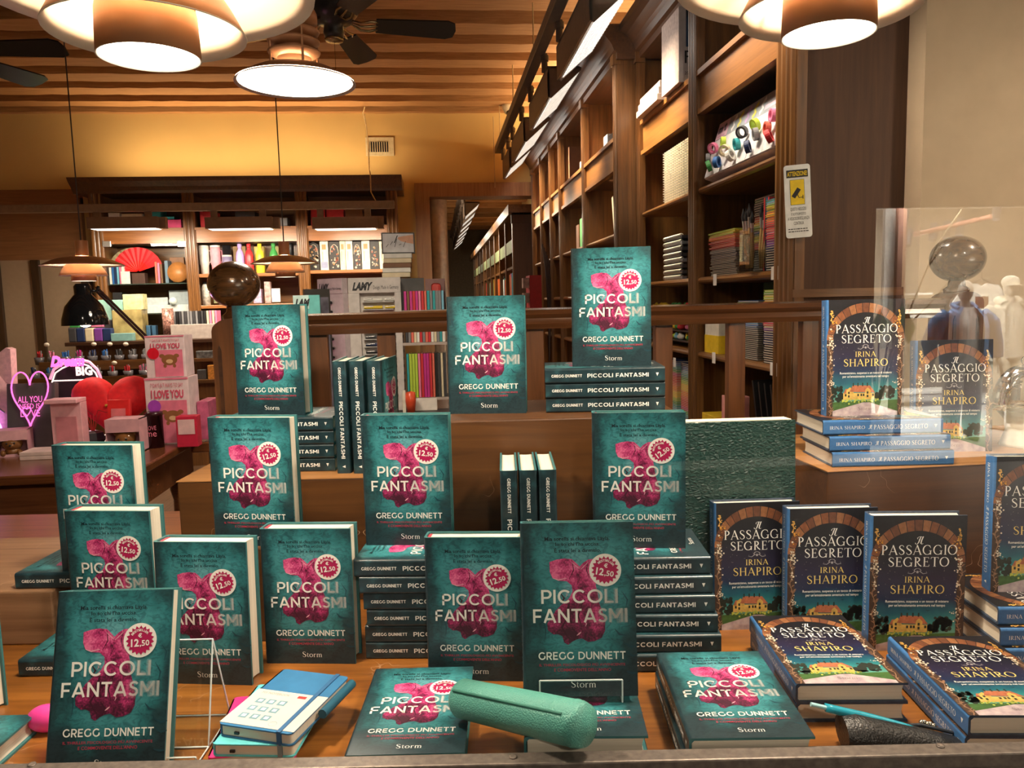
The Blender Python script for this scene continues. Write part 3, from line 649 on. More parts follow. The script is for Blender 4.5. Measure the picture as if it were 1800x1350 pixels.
    for a, b in ((.28, .81), (.28, .84), (.4, .83), (.44, .83), (.47, .83), (.52, .81), (.52, .84), (.59, .83), (.24, .83)): hs(((a, b), (a+.022, b), (a+.022, b-.02), (a, b-.02)), 14, .00054)
    for _ in range(46):
        x, z = U(rn.uniform(.18, .68)), V(rn.gauss(.868, .01)); r = rn.uniform(.0008, .002)
        m.poly([fl(.00056)(x+r*cos(-j*pi/3), z+r*sin(-j*pi/3)) for j in range(6)], 17)
    for a, b in ((.62, .7), (.42, .69)): m.flat(vst([(U(a-.02), V(b-.008)), (U(a), V(b)), (U(a+.022), V(b-.006))], [.0003, .0009, .0003]), fl(.0005), 14)
    for _ in range(40):
        x, z = U(rn.uniform(.14, .86)), V(rn.uniform(.3, .62)); r = rn.uniform(.0002, .0004); m.poly([fl(.0004)(x+r*cos(-j*pi/2), z+r*sin(-j*pi/2)) for j in range(4)], 13)
    # lettering
    m.text(fit(script_il(), U(.465), U(.555), V(.208), V(.15)), fl(.0006), 18)
    tbox(m, 'PASSAGGIO', .12, .905, .212, .285, 18, ser=True); tbox(m, 'SEGRETO', .195, .825, .302, .372, 18, ser=True)
    for s in (-1, 1): m.flat(vst([(U(.5+s*.02), V(.405)), (U(.5+s*.06), V(.425)), (U(.5+s*.1), V(.42)), (U(.5+s*.09), V(.408))], [.0012, .0009, .0006, .0004]), fl(.0006), 19)
    m.flat(arc(U(.5), V(.405), .005, .004, 0, 180, .0005, .0012), fl(.0006), 19); m.poly([fl(.0006)(U(.5+.014*cos(-j*pi/3)), V(.412+.01*sin(j*pi/3))) for j in range(6)], 19)
    tbox(m, 'IRINA', .37, .635, .445, .49, 20, ser=True); tbox(m, 'SHAPIRO', .225, .785, .508, .572, 20, ser=True)
    tbox(m, 'Romanticismo, suspense e un tocco di mistero', .175, .835, .62, .638, 18, off=.01); tbox(m, "per un'emozionante avventura nel tempo", .21, .80, .648, .668, 18, off=.01)
    storm(m, .41, .585, .952, .922, 21)
    m.text(fit(serif('IRINA SHAPIRO'), .0115, .073, -.003, .003), sp, 18); m.text(fit(script_il(), .079, .0855, -.0032, .004), sp, 18)
    m.text(fit(serif('PASSAGGIO SEGRETO'), .089, .183, -.004, .004), sp, 18); m.poly([sp(*p) for p in ((.1945, .003), (.1995, .003), (.197, -.003))], 18)
    C = lambda n, c, v=.25: mat(n, c, .4, var=v, scale=140)
    m.obj('jacket', [C('night_jacket_print', (.011, .010, .013)), C('blue_spine_print', (.045, .15, .36), .1), C('blue_jacket_flap', (.04, .06, .1)), skymat(), C('lawn_print', (.05, .12, .03)), pathmat(),
        C('arch_stone_print', (.19, .068, .028)), C('arch_stone_pale_print', (.26, .11, .045)), C('arch_stone_dark_print', (.13, .047, .023)), C('bark_print', (.055, .03, .02)), C('vine_print', (.3, .17, .10)),
        C('orange_blossom_print', (.75, .42, .1)), C('amber_leaf_print', (.65, .3, .03)), C('white_blossom_print', (.72, .64, .5)), C('tree_print', (.022, .03, .022)), C('house_wall_print', (.6, .4, .1)), C('house_roof_print', (.42, .14, .07)), C('meadow_print', (.42, .48, .08)),
        ink_w, C('ornament_ink', (.4, .38, .4)), C('gold_ink', (.78, .6, .18), .1), C('grey_ink', (.17, .13, .13))], t)
    pages().obj('page_block', [m_page, m_board], t)
    return t
PIC, PAS = piccoli(), passaggio()
_first = {'p': True, 's': True}
def book(kind, label, loc, yaw=0, lean=0, group=None, thick=1, sticker=0, extra=0):
    """lean 0: standing; lean 90: lying with the front cover up"""
    src = PIC if kind == 'p' else PAS
    L = (loc[0], loc[1], loc[2]+EYE)
    if _first[kind]:
        _first[kind] = False; o = src; o['label'] = label; o.location = L; o.rotation_euler = (rad(-lean), 0, rad(yaw))
        if group: o['group'] = group
    else:
        o = dup(src, label, L, (rad(-lean), 0, rad(yaw)), group)
    o.scale = (1, thick, 1)
    for c in o.children:
        if c.name.startswith('price_sticker'): c.rotation_euler = (0, rad(-sticker), 0)
    return o
# ------------------------------------------------------------------ risers on the platform
def riser(name, label, o, yaw, w, d, z0, z1, m=None):
    t = tag(MB().box(0, w, 0, d, 0, z1-z0, b=.003).obj(name, m or W_riser, None, (o[0], o[1], z0), (0, 0, rad(yaw))), label, 'riser'); return t
riser('display_box', 'large brown wooden display box in the middle of the window', (.013, 1.292), -4.5, .40, .25, ZT, EYE-.2005)
r = riser('display_riser', 'worn brown wooden step on the left carrying three upright teal novels', (-.48, 1.425), -6, .46, .25, ZT, EYE-.313)
MB().box(-.001, .461, -.001, .251, .229, .2305).obj('lit_top', W_riserL, r)
r = riser('display_riser', 'brown wooden step at the right carrying the pile of blue spined novels', (.654, 1.225), .5, .62, .34, ZT, EYE-.3025)
MB().box(-.001, .621, -.001, .341, .2395, .241).obj('lit_top', W_riserL, r)
r = riser('display_riser', 'low scratched wooden step at the far left under a lying teal novel', (-1.2, 1.34), -6.5, .565, .3, ZT, EYE-.452, wood('scratched_step', (.2, .1, .05), (.42, .24, .13), 0, r=.4, scr=1))
MB().box(.565, .70, .085, .3, 0, .0905).obj('extension', W_riser, r)
riser('display_riser', 'small block hidden under the tilted teal novel left of centre', (-.385, 1.255), -13, .135, .075, ZT, EYE-.385)
riser('display_riser', 'small block under the three upright teal novels in the middle', (.086, 1.112), -5, .086, .13, ZT, EYE-.463)
# ------------------------------------------------------------------ teal novels standing up
T_ = BT
book('p', 'teal novel standing at the far left on a lying copy, furthest back of that corner', (-.63, 1.295, -.4255), -12, 0, thick=1.35, sticker=0)
book('p', 'teal novel standing at left directly behind the big tilted one', (-.585, 1.222, ZT-EYE+T_), -11, 0, thick=1.6, sticker=-8)
book('p', 'teal novel standing on the platform behind and right of the tilted one, ajar', (-.420, 1.115, ZT-EYE), -11, 2, thick=1.5, sticker=20)
book('p', 'largest teal novel at the lower left, tilted back on a clear stand', (-.473, .888, -.5385), -5.3, 16.5, sticker=3)
book('p', 'teal novel standing left of centre, directly below the brightly lit one on four copies', (-.373, 1.262, -.385), -14, 0, thick=1.25, sticker=14)
book('p', 'teal novel standing behind the blue notebook pile, left of a stack', (-.278, 1.156, ZT-EYE), -9.3, 1, thick=1.5, sticker=8)
book('p', 'dark lit teal novel half covered by the one on the front stand', (-.030, 1.066, ZT-EYE), -9.5, 2, thick=1.3, sticker=20)
book('p', 'teal novel standing on the left stack of dark spines', (-.125, 1.214, -.384), -10.5, 0, sticker=-7)
book('p', 'teal novel standing at the left end of the large wooden box', (.017, 1.376, -.2005), -11, 2, sticker=0)
book('p', 'topmost teal novel standing on three stacked copies, by the rail', (.240, 1.357, -.2005+3*T_), -13, 2, sticker=2)
book('p', 'front centre teal novel leaning back on a clear acrylic stand', (.09, .887, -.482), -6.9, 10.5, sticker=-10)
book('p', 'teal novel standing on the right stack of dark spines', (.229, 1.134, -.543+6*.0268), -11.3, 0, sticker=36)
book('p', 'bright teal novel at upper left on a stack of four, turned aside', (-.388, 1.512, -.313+4*T_), -16.5, 0, thick=1.35, sticker=2)
# the copy cut by the left edge of the photograph, and the lying one before it
c = PZ(15, 1238, ZT); yw = -20; dx, dy = BW*cos(rad(yw))-BT*sin(rad(yw)), BW*sin(rad(yw))+BT*cos(rad(yw))
book('p', 'teal novel at the left edge of the window, only page edge in view', (c.x-dx, c.y-dy, ZT-EYE), yw, 0, sticker=5)
def yawpx(p, q, z): a, b = PZ(*p, z), PZ(*q, z); d = b-a; return math.degrees(math.atan2(-d.x, d.y))
a = PZ(61, 1256, ZT+T_); yw = yawpx((2, 1307), (61, 1256), ZT+T_)
book('p', 'teal novel lying at the lower left corner, page edge to the right', (a.x-BW*cos(rad(yw))+BH*sin(rad(yw)), a.y-BW*sin(rad(yw))-BH*cos(rad(yw)), ZT-EYE+T_), yw, 90)
# upright copies, spines to the street
for i, (x, y, yw) in enumerate(((-.167, 1.428, 86), (-.136, 1.42, 84), (-.104, 1.411, 81))):
    book('p', 'upright teal novel, %s of three spines on the left wooden step' % ('leftmost', 'middle', 'rightmost')[i], (x, y, -.313), yw, 0, 'upright teal novels on the left step')
for i, x in enumerate((.113, .142, .171)):
    book('p', 'upright teal novel, %s of three spines before the large wooden box' % ('leftmost', 'middle', 'rightmost')[i], (x, 1.122-.003*i, -.463), 85, 0, 'upright teal novels before the box')
# lying stacks, spines to the street (book top to the left)
def stack(kind, what, grp, n, base, ends, left=False, t=BT, yaw=82):
    NUM = ['bottom', 'second', 'third', 'fourth', 'fifth', 'sixth']
    for i in range(n):
        x, y, yw = ends[i] if len(ends[i]) == 3 else (*ends[i], yaw)
        if left: x, y = x+BH*sin(rad(yw)), y-BH*cos(rad(yw))
        pos = 'top' if i == n-1 else NUM[i]+('' if i == 0 else ' from below')
        book(kind, what % pos, (x, y, base+t*(i+1)), yw, 90, grp, t/BT)
stack('p', 'lying teal novel, %s of the stack of three on the large box', 'three stacked teal novels on the box', 3, -.2005, [(.397, 1.312, 82), (.396, 1.308, 82), (.395, 1.305, 82)])
stack('p', 'lying teal novel, %s of the stack of four on the left wooden step', 'four stacked teal novels on the left step', 4, -.313, [(-.200, 1.452), (-.200, 1.449), (-.199, 1.448), (-.199, 1.445)])
stack('p', 'lying teal novel, %s of the left platform stack of six', 'left stack of six teal novels', 6, -.543, [(-.125, 1.147), (-.125, 1.147), (-.121, 1.144), (-.125, 1.144), (-.130, 1.141), (-.137, 1.143)], True, .0265, 82)
stack('p', 'lying teal novel, %s of the right platform stack of six', 'right stack of six teal novels', 6, -.543, [(.394, 1.03, 83), (.396, 1.035, 83), (.394, 1.043, 82), (.392, 1.05, 83), (.391, 1.057, 84), (.390, 1.064, 83)], False, .0268)
book('p', 'teal novel lying spine outwards on the low scratched step at far left', (-.703+BH*sin(rad(83.5)), 1.294-BH*cos(rad(83.5)), -.452+T_), 83.5, 90)
book('p', 'teal novel lying spine outwards on the platform behind the big tilted one', (-.640+BH*sin(rad(84)), 1.165-BH*cos(rad(84)), -.543+T_), 84, 90)
# lying face up at the front
book('p', 'teal novel lying face up under the left end of the green pen case', (-.124, .850, -.543+T_), -5.5, 90, sticker=0)
book('p', 'teal novel lying face up on a copy below the acrylic stand', (.082, .815, -.543+2*T_), -7.2, 90)
book('p', 'teal novel lying under another one below the acrylic stand', (.084, .817, -.543+T_), -6.8, 90)
book('p', 'teal novel lying face up right of centre on another copy', (.264, .786, -.543+2*T_), -6.5, 90, sticker=12)
book('p', 'lower teal novel of the lying pair right of centre', (.260, .788, -.543+T_), -7.2, 90)
# ------------------------------------------------------------------ night-sky novels
book('s', 'night sky arch novel, leftmost of the three standing on the platform', (.434, 1.165, ZT-EYE), -4, 2)
book('s', 'night sky arch novel, middle of the three standing on the platform', (.533, 1.116, ZT-EYE), -6.2, 1)
book('s', 'night sky arch novel, rightmost and nearest of the three standing on the platform', (.636, 1.062, ZT-EYE), -9, 0)
book('s', 'night sky arch novel standing on a stack at the right edge, partly cut off', (.830, 1.060, -.543+3*.027), -10, 1)
book('s', 'night sky arch novel standing on the pile of blue spines at upper right', (.698, 1.318, -.3025+3*T_), -6.7, 2)
book('s', 'night sky arch novel standing on the right step behind the blue pile, under reflections', (.888, 1.343, -.3025), -9, 3)
stack('s', 'lying blue spined novel, %s of the pile of three on the right step', 'three blue spined novels on the right step', 3, -.3025, [(.885, 1.229, 84), (.884, 1.238, 84), (.879, 1.252, 84)])
stack('s', 'lying blue spined novel, %s of the stack of three at the right edge', 'three blue spined novels at the right edge', 3, -.543, [(.794, .984), (.797, .992), (.801, 1.003)], True, .027, 82)
book('s', 'night sky arch novel lying face up on another copy, left of the pair of piles', (.436, .885, -.543+2*T_), -7.3, 90)
book('s', 'lower night sky novel under the lying face up copy by the black pouch', (.438, .888, -.543+T_), -7.6, 90)
book('s', 'night sky arch novel lying face up on another copy at the lower right', (.597, .787, -.543+2*T_), -8, 90)
book('s', 'lower night sky novel of the lying pair at the lower right', (.595, .789, -.543+T_), -8.4, 90)
# ------------------------------------------------------------------ acrylic stands
acr = mat('acrylic_edge', (.75, .85, .85), .12, trans=1, ior=1.45)
acr = glassy('acrylic_sheet', (.93, .97, .97), 1.45)
acre = mat('acrylic_polished_edge', (.62, .7, .7), .2, var=.05)
def easel(label, o, yaw, lean, w, lip):
    t = thing('acrylic_stand', label, 'stand', (o[0], o[1], o[2]+EYE), (0, 0, rad(yaw)))
    a = rad(lean); s = (sin(a), cos(a))
    back = lambda h: (.030*cos(a)+h*s[0], h*s[1]-.03*sin(a))
    m = MB(); e = MB()
    def sheet(p, q, x0=-w/2, x1=w/2):
        m.add([(x0, p[0], p[1]), (x1, p[0], p[1]), (x1, q[0], q[1]), (x0, q[0], q[1])], [(0, 1, 2, 3)])
        for x in (x0, x1): e.tube([(x, *p), (x, *q)], .0011, 6)
        e.tube([(x0, *q), (x1, *q)], .0011, 6)
    sheet((-.004, .002), (-.004, lip)); sheet((-.004, .002), (.034, .002)); sheet((.034, .002), back(.14)); sheet(back(.14), (.034+.075, .002)) ; sheet((.034, .002), (.109, .002))
    m.obj('sheet', acr, t); e.obj('edge', acre, t)
easel('clear acrylic stand holding the front centre teal novel', (.160, .880, -.49), -6.9, 10.5, .10, .030)
easel('clear acrylic stand behind the big tilted teal novel at lower left', (-.372, .905, -.543), -5.3, 16.5, .14, .012)
# ------------------------------------------------------------------ large textured album
al = thing('photo_album', 'large dark green textured album standing behind the night sky novels', 'album', (.298, 1.207, ZT), (rad(-2), 0, rad(-4)))
def crocmat():
    m, N, L, B = M_('crocodile_grain'); B.inputs['Roughness'].default_value = .32; B.inputs['Base Color'].default_value = (.012, .04, .034, 1)
    tc = N.new('ShaderNodeTexCoord'); mp = N.new('ShaderNodeMapping'); mp.inputs['Scale'].default_value = (120, 120, 190); L.new(tc.outputs['Object'], mp.inputs['Vector'])
    v = N.new('ShaderNodeTexVoronoi'); v.feature = 'DISTANCE_TO_EDGE'; v.inputs['Scale'].default_value = 1; L.new(mp.outputs['Vector'], v.inputs['Vector'])
    b = N.new('ShaderNodeBump'); b.inputs['Strength'].default_value = .8; b.inputs['Distance'].default_value = .003; L.new(v.outputs['Distance'], b.inputs['Height']); L.new(b.outputs['Normal'], B.inputs['Normal']); return m
cm = crocmat()
MB().box(0, .285, 0, .004, 0, .337, b=.001).box(0, .285, .036, .04, 0, .337, b=.001).box(0, .004, 0, .04, 0, .337, b=.001).obj('cover', cm, al)
MB().box(.004, .279, .004, .036, .003, .338).obj('page_block', m_page, al)
# ------------------------------------------------------------------ pocket notebooks with elastic bands
def notebook(label, z, pts, cov, band, t=.0155, wrap=None, w=.092, h=.142):
    a = PZ(*pts[0], z+t); b = PZ(*pts[1], z+t); yw = math.atan2(-(b-a).x, (b-a).y)
    o = thing('pocket_notebook', label, 'notebook', (a.x, a.y, z), (0, 0, yw), 'pocket notebooks with elastic bands')
    c = mat('notebook_cover_'+cov[0], cov[1], .45)
    m = MB()
    m.prism(rrect(0, w, 0, h, .006), 0, .0016, 'z').prism(rrect(0, w, 0, h, .006), t-.0016, t, 'z').box(0, .002, .004, h-.004, 0, t)
    m.obj('cover', c, o); MB().prism(rrect(.002, w-.002, .002, h-.002, .005), .0017, t-.0017, 'z').obj('page_block', m_page, o)
    MB().box(w-.02, w-.0145, -.0008, h+.0008, -.0004, t+.0008).obj('elastic_band', mat('band_'+cov[0], band, .6), o)
    MB().box(.022, .028, -.0004, .003, .005, .008).obj('ribbon', black, o)
    return o, c, w, h, t
def rrect(x0, x1, y0, y1, r, n=4):
    o = []
    for cx, cy, a0 in ((x1-r, y1-r, 0), (x0+r, y1-r, 90), (x0+r, y0+r, 180), (x1-r, y0+r, 270)):
        o += [(cx+r*cos(rad(a0+90*i/n)), cy+r*sin(rad(a0+90*i/n))) for i in range(n+1)]
    return o
notebook('pink pocket notebook with a grey band at the bottom of the small pile', ZT, ((364, 1333), (405, 1240)), ('pink', (.75, .03, .2)), (.4, .02, .12), w=.1)
notebook('turquoise pocket notebook in the middle of the small pile', ZT+.0155, ((371, 1308), (452, 1205)), ('turquoise', (.12, .55, .6)), (.2, .25, .27), w=.1)
nb, c, w, h, t = notebook('blue pocket notebook with printed sleeve and pen loop on top of the pile', ZT+.031, ((383, 1272), (492, 1181)), ('blue', (.035, .17, .36)), (.03, .12, .27), w=.1)
m = MB().box(-.0005, w+.0005, .004, h*.6, t+.0002, t+.0006)
g3 = lambda e: (lambda x, y: (x, y, t+e))
for r in range(3):
    for k in range(3):
        x, y = .014+k*.0155, .018+r*.0175
        m.poly([g3(.0008)(*p) for p in ((x, y), (x+.011, y), (x+.011, y+.011), (x, y+.011))], 1); m.poly([g3(.0009)(*p) for p in ((x+.003, y+.003), (x+.0085, y+.003), (x+.0085, y+.0085), (x+.003, y+.0085))], 2)
m.text(fit(tgeo('MY NOTEBOOK', .0), .010, .05, h*.53, h*.565), g3(.0008), 3)
m.poly([g3(.0008)(*p) for p in ((.062, h*.52), (.074, h*.52), (.074, h*.56), (.062, h*.56))], 4)
m.flat(arc(.066, .014, .005, .005, 0, 360, .0006, .0006), g3(.0008), 1)
m.obj('paper_sleeve', [mat('sleeve_paper', (.6, .57, .53), .6, var=.03), mat('print_blue_grey', (.16, .30, .37), .6), mat('print_pale', (.7, .8, .82), .6), mat('print_grey', (.25, .25, .26), .6), mat('print_red', (.7, .05, .05), .5)], nb)
MB().box(w-.02, w-.0145, -.001, h+.001, t+.0003, t+.0014).obj('elastic_strip', mat('band_blue', (.03, .12, .27)), nb)
MB().tube([(w+.006, h*.42, t*.55), (w+.006, h*.97, t*.55)], .006, 10).obj('pen_loop', mat('pen_loop_blue', (.02, .1, .16), .35), nb)
# ------------------------------------------------------------------ leather pen case and pouch with pen
def leather(name, c, sc=520, r=.42, st=.55):
    m, N, L, B = M_(name); B.inputs['Roughness'].default_value = r; B.inputs['Base Color'].default_value = (*c, 1)
    tc = N.new('ShaderNodeTexCoord'); v = N.new('ShaderNodeTexVoronoi'); v.inputs['Scale'].default_value = sc; L.new(tc.outputs['Object'], v.inputs['Vector'])
    b = N.new('ShaderNodeBump'); b.inputs['Strength'].default_value = st; b.inputs['Distance'].default_value = .0012; b.invert = True; L.new(v.outputs['Distance'], b.inputs['Height']); L.new(b.outputs['Normal'], B.inputs['Normal']); return m
gl = leather('green_leather', (.10, .36, .30)); bl = leather('black_leather', (.012, .011, .011), 400, .4, .5)
RC = .0235
a, b = PZ(806, 1226, EYE-.543+T_+RC*1.09), PZ(1014, 1272, EYE-.543+2*T_+RC*1.12)
d = (b-a); L_ = d.length
t = tag(MB().lathe([(0, 0), (.012, .0), (RC*.85, .002), (RC, .008), (RC*1.02, L_*.3), (RC*1.05, L_*.6), (RC*1.06, L_+.004), (RC*.95, L_+.012), (.0, L_+.014)], 32).lathe([(RC*1.01, L_-.004), (RC*1.09, L_-.002), (RC*1.01, L_)], 32).obj('pen_case', gl, None, a, (0, 0, 0)), 'round green leather pen case lying across the teal novels at the front', 'pen case')
t.rotation_euler = d.to_track_quat('Z', 'X').to_euler()
MB().tube([(RC*.75, RC*.72, .01), (RC*.76, RC*.76, L_*.5), (RC*.74, RC*.74, L_-.005)], .0018, 6).obj('zip_seam', mat('seam_green', (.03, .17, .13), .6), t)
a, b = PZ(1480, 1292, ZT+.02), PZ(1722, 1318, ZT+.004)
d = b-a; n = 10; prof = []
t = thing('leather_pouch', 'black leather pouch tapering to the right at the front sill', 'pouch', a)
m = MB(); L_ = d.length; yw = math.atan2(d.y, d.x)
rings = []; nr = 20
for i in range(n+1):
    s = i/n; hz = .021*(1-s)**.8+.0035; wy = .016*(1-s)+.014; cz = -.02+hz
    if i == 0: hz *= .75; wy *= .8
    rings.append([(s*L_, wy*cos(2*pi*k/nr), cz+hz*sin(2*pi*k/nr)) for k in range(nr)])
vs = [p for r in rings for p in r]
m.add(vs, [(i*nr+k, i*nr+(k+1) % nr, (i+1)*nr+(k+1) % nr, (i+1)*nr+k) for i in range(n) for k in range(nr)], 0, True).add(vs, [list(range(nr))[::-1], list(range(n*nr, n*nr+nr))])
m.obj('body', bl, t)
for zz in (.0, .0055): MB().tube([(L_*.3, .006, .006+zz*.5), (L_*.6, .012, .0015+zz), (L_*.9, .016, -.012+zz), (L_*1.02, .018, -.013+zz)], .0022, 6).obj('zip_tape', mat('zip_black', (.02, .025, .035), .5), t)
m = MB()
for k in range(5): m.sphere((L_*.62+k*.0035, .016+.002*(k % 2), .008-.001*k), .0032, 10)
m.obj('zip_pull', mat('zip_metal', (.55, .5, .4), .25, 1), t)
t.rotation_euler = (0, 0, yw)
a, b = PZ(1434, 1240, ZT+.052), PZ(1625, 1285, ZT+.024)
d = b-a; L_ = d.length
t = thing('ballpoint_pen', 'turquoise ballpoint pen lying on the black leather pouch', 'pen', a); t.rotation_euler = d.to_track_quat('Z', 'X').to_euler()
pb = mat('pen_turquoise', (.015, .30, .42), .3)
MB().lathe([(0, .012), (.0048, .012), (.0052, .02), (.0055, L_*.5), (.004, L_*.8), (.0012, L_), (0, L_)], 16).obj('barrel', pb, t)
MB().cyl(.0026, -.006, .012, 12).obj('push_button', mat('pen_pale', (.4, .7, .75), .3), t)
MB().box(-.0025, .0025, -.0075, -.0055, .012, L_*.42, b=.0006).obj('clip', pb, t)
c = PZ(84, 1262, ZT+.018)
tag(MB().sphere((0, 0, 0), (.026, .016, .018), 24).obj('pink_pouch', mat('hot_pink', (.85, .06, .35), .4), None, c), 'hot pink rounded pouch behind the big tilted teal novel', 'pouch')
# ------------------------------------------------------------------ mahogany rail with ball finials
YR = 1.8
zr = (PY(560, 572, YR).z+PY(1430, 547, YR).z)/2-.002
xa, xb = PY(415, 560, YR).x, PY(1680, 540, YR).x
t = thing('partition_rail', 'dark mahogany rail on flat posts at the back of the window display', 'railing', (0, YR, ZT))
h = zr-ZT
m = MB().prism([(-.026, -.02), (-.03, -.008), (-.022, .004), (-.03, .014), (-.022, .024), (0, .028), (.022, .024), (.03, .014), (.022, .004), (.03, -.008), (.026, -.02)], xa, xb, 'x', M=Matrix.Translation((0, 0, h)))
m.obj('top_rail', W_rail, t)
for px in (563, 681, 940, 1165, 1292, 1420):
    x = PY(px, 640, YR).x; MB().box(x-.021, x+.021, -.013, .013, 0, h-.018, b=.002).obj('post', W_railZ, t)
ballm = wood('ball_varnish', (.045, .02, .008), (.17, .075, .026), 0, r=.06, coat=1, scale=2.2, bump=.0)
for k, (x, ph) in enumerate(((xa, (415, 500, 42)), (xb, (1681, 455, 46)))):
    bc = PY(ph[0], ph[1], YR); R = ph[2]*1.8/1350*1.0
    top = bc.z-R*.95-.02-ZT
    m = MB().prism([(-.045, 0), (.045, 0), (.045, top-.03)]+[(.045*cos(pi*i/10), top-.03+.028*sin(pi*i/10)) for i in range(1, 10)]+[(-.045, top-.03)], -.04, .04, 'y', M=Matrix.Translation((x, 0, 0)))
    nw = m.obj('newel', W_railZ, t)
    g = MB()
    for dx in (-.03, .03): g.prism([(-.004, .06), (.004, .06), (.004, top-.07), (0, top-.06), (-.004, top-.07)], -.0415, -.039, 'y', M=Matrix.Translation((x+dx, 0, 0)))
    g.obj('groove', W_dark, nw)
    MB().lathe([(.028, top-.006), (.03, top+.004), (.02, top+.012), (.018, top+.03)], 24, M=Matrix.Translation((x, 0, 0))).obj('neck', W_rail, nw)
    MB().sphere((x, 0, bc.z-ZT), (R*1.02, R*1.02, R*.93), 48, k=28).obj('ball_finial', ballm, nw)
# ------------------------------------------------------------------ glass cloche on a foot at the right end of the right step
c = PY(1800, 722, 1.36); c.z = EYE-.3025
t = thing('glass_cloche', 'cut glass dome on a pale footed stand at the right edge', 'cloche', c)
gm = mat('cut_glass', (.95, .95, .93), .03, trans=1, ior=1.3, var=.02)
MB().lathe([(0, 0), (.04, 0), (.038, .006), (.03, .03), (.032, .05), (.045, .066), (0, .068)], 28).obj('foot', mat('cloche_foot', (.62, .58, .48), .35), t)
MB().lathe([(.03, .07), (.062, .072), (.07, .08), (.068, .083), (.03, .076)], 32).obj('plate', gm, t)
m = MB(); P = [(.05*sin(pi/2*i/10)+.004, .082+.075*cos(pi/2*i/10)) for i in range(11)]
m.lathe(P, 28, smooth=False).lathe([(r-.003, z-.003) for r, z in P], 28).sphere((0, 0, .165), .009, 12); m.obj('dome', gm, t)
# ------------------------------------------------------------------ tall fitted bookcase on the right
E_ = EYE
bc = thing('fitted_bookcase', 'tall cherry wood fitted bookcase with fluted pilasters along the right wall', 'bookcase', (1.0, 2.2, 0))
o = Vector((1.0, 2.2, 0))
def L(mb, name, m): return _rel(mb.obj(name, m, bc))
def _rel(ob): ob.location = -o; return ob
ZC = E_+1.215
BAYS = [(2.30, 3.08, 1.055), (3.08, 3.90, 1.055), (3.96, 4.82, .945), (4.82, 5.73, .945), (5.73, 6.2, .945), (6.2, 6.75, .945), (6.75, 7.33, .945)]
XBk = 1.385
# end panel facing the window, back boards, uprights
L(MB().box(1.05, 1.40, 2.20, 2.232, 0, ZC+.3), 'end_panel', wood('end_panel_walnut', (.06, .025, .011), (.10, .043, .019), 2, r=.7, coat=0, bump=.05))
L(MB().box(1.05, 1.40, 2.19, 2.204, E_-.012, E_+.012).box(1.05, 1.40, 2.185, 2.205, E_-.05, E_-.03), 'end_moulding', W_caseX)
L(MB().box(XBk, 1.41, 2.23, 3.93, 0, ZC), 'back_panel', W_case); L(MB().box(XBk, 1.41, 3.93, 7.38, 0, ZC), 'back_panel', W_case)
def pilaster(y0, y1, x, z1=ZC):
    n = 4; poly = [(x+.03, y0), (x, y0)]
    w = (y1-y0)/n
    for i in range(n): poly += [(x, y0+w*i+.004)]+[(x-.012+.0*k, y0+w*i+.004+(w-.008)*k/4) if 0 < k < 4 else (x-.004, y0+w*i+.004+(w-.008)*k/4) for k in range(5)]+[(x, y0+w*(i+1)-.004)]
    poly += [(x, y1), (x+.03, y1)]
    m = MB().prism(poly, .1, z1); m.box(x-.016, x+.03, y0-.006, y1+.006, 0, .12).box(x-.02, x+.03, y0-.008, y1+.008, z1-.05, z1)
    L(m, 'pilaster', W_case)
pilaster(2.192, 2.315, 1.055); pilaster(3.045, 3.125, 1.055); pilaster(3.895, 3.935, 1.05)
L(MB().box(.945, XBk, 3.93, 3.965, 0, ZC+.02), 'pier_side', W_case)
for y in (3.955, 4.82, 5.73, 6.2, 6.75, 7.33): pilaster(y-.022, y+.026, .945)
for y in (2.25, 3.08): L(MB().box(1.075, XBk, y-.012, y+.012, 0, ZC), 'upright', W_case)
for y in (4.82, 5.73, 6.2, 6.75, 7.34): L(MB().box(.965, XBk, y-.012, y+.012, 0, ZC), 'upright', W_case)
def nosed(x, y0, y1, z, t=.026):
    return MB().prism([(XBk, z-t), (x+.013, z-t), (x+.003, z-t*.8), (x, z-t/2), (x+.003, z-t*.2), (x+.013, z), (XBk, z)], y0, y1, 'y')
SH_N = [E_+.43, E_+.075, E_-.225, E_-.56, E_-.95]; SH_F = [E_+.34, E_+.02, E_-.28, E_-.58, E_-.95]; EPS = .0007
for i, (y0, y1, x) in enumerate(BAYS):
    near = x > 1; f0, f1 = (E_+.72, E_+.865) if near else (E_+.665, E_+.81)
    a, b = y0+.012, y1-.012
    L(MB().box(x+.012, x+.03, a, b, f0, f1).box(x-.004, x+.03, a, b, f1-.006, f1+.014).box(x, x+.03, a, b, f0-.008, f0+.012), 'frieze', wood('cherry_frieze', (.17, .065, .014), (.31, .13, .03), 1))
    L(MB().box(x+.02, XBk, a, b, f1-.005, f1+.012), 'top_shelf', W_shelf)
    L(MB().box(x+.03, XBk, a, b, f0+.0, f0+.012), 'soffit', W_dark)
    for z in (SH_N if near else SH_F): L(nosed(x+.004, a, b, z), 'shelf', W_shelf)
def cornice(x, y0, y1, name='cornice'):
    z = ZC; P = [(XBk+.02, z-.03), (x-.004, z-.03), (x-.006, z+.0), (x-.02, z+.01), (x-.03, z+.035), (x-.04, z+.05), (x-.07, z+.085), (x-.10, z+.10), (x-.105, z+.125), (x-.10, z+.135), (XBk+.02, z+.135)]
    L(MB().prism(P, y0, y1, 'y'), name, wood('cornice_walnut', (.06, .022, .008), (.13, .05, .016), 1))
cornice(1.055, 2.15, 3.93); cornice(.945, 3.90, 7.38)
strip = mat('light_strip', (.9, .7, .4), .5, emit=3, ecol=(1, .75, .42))
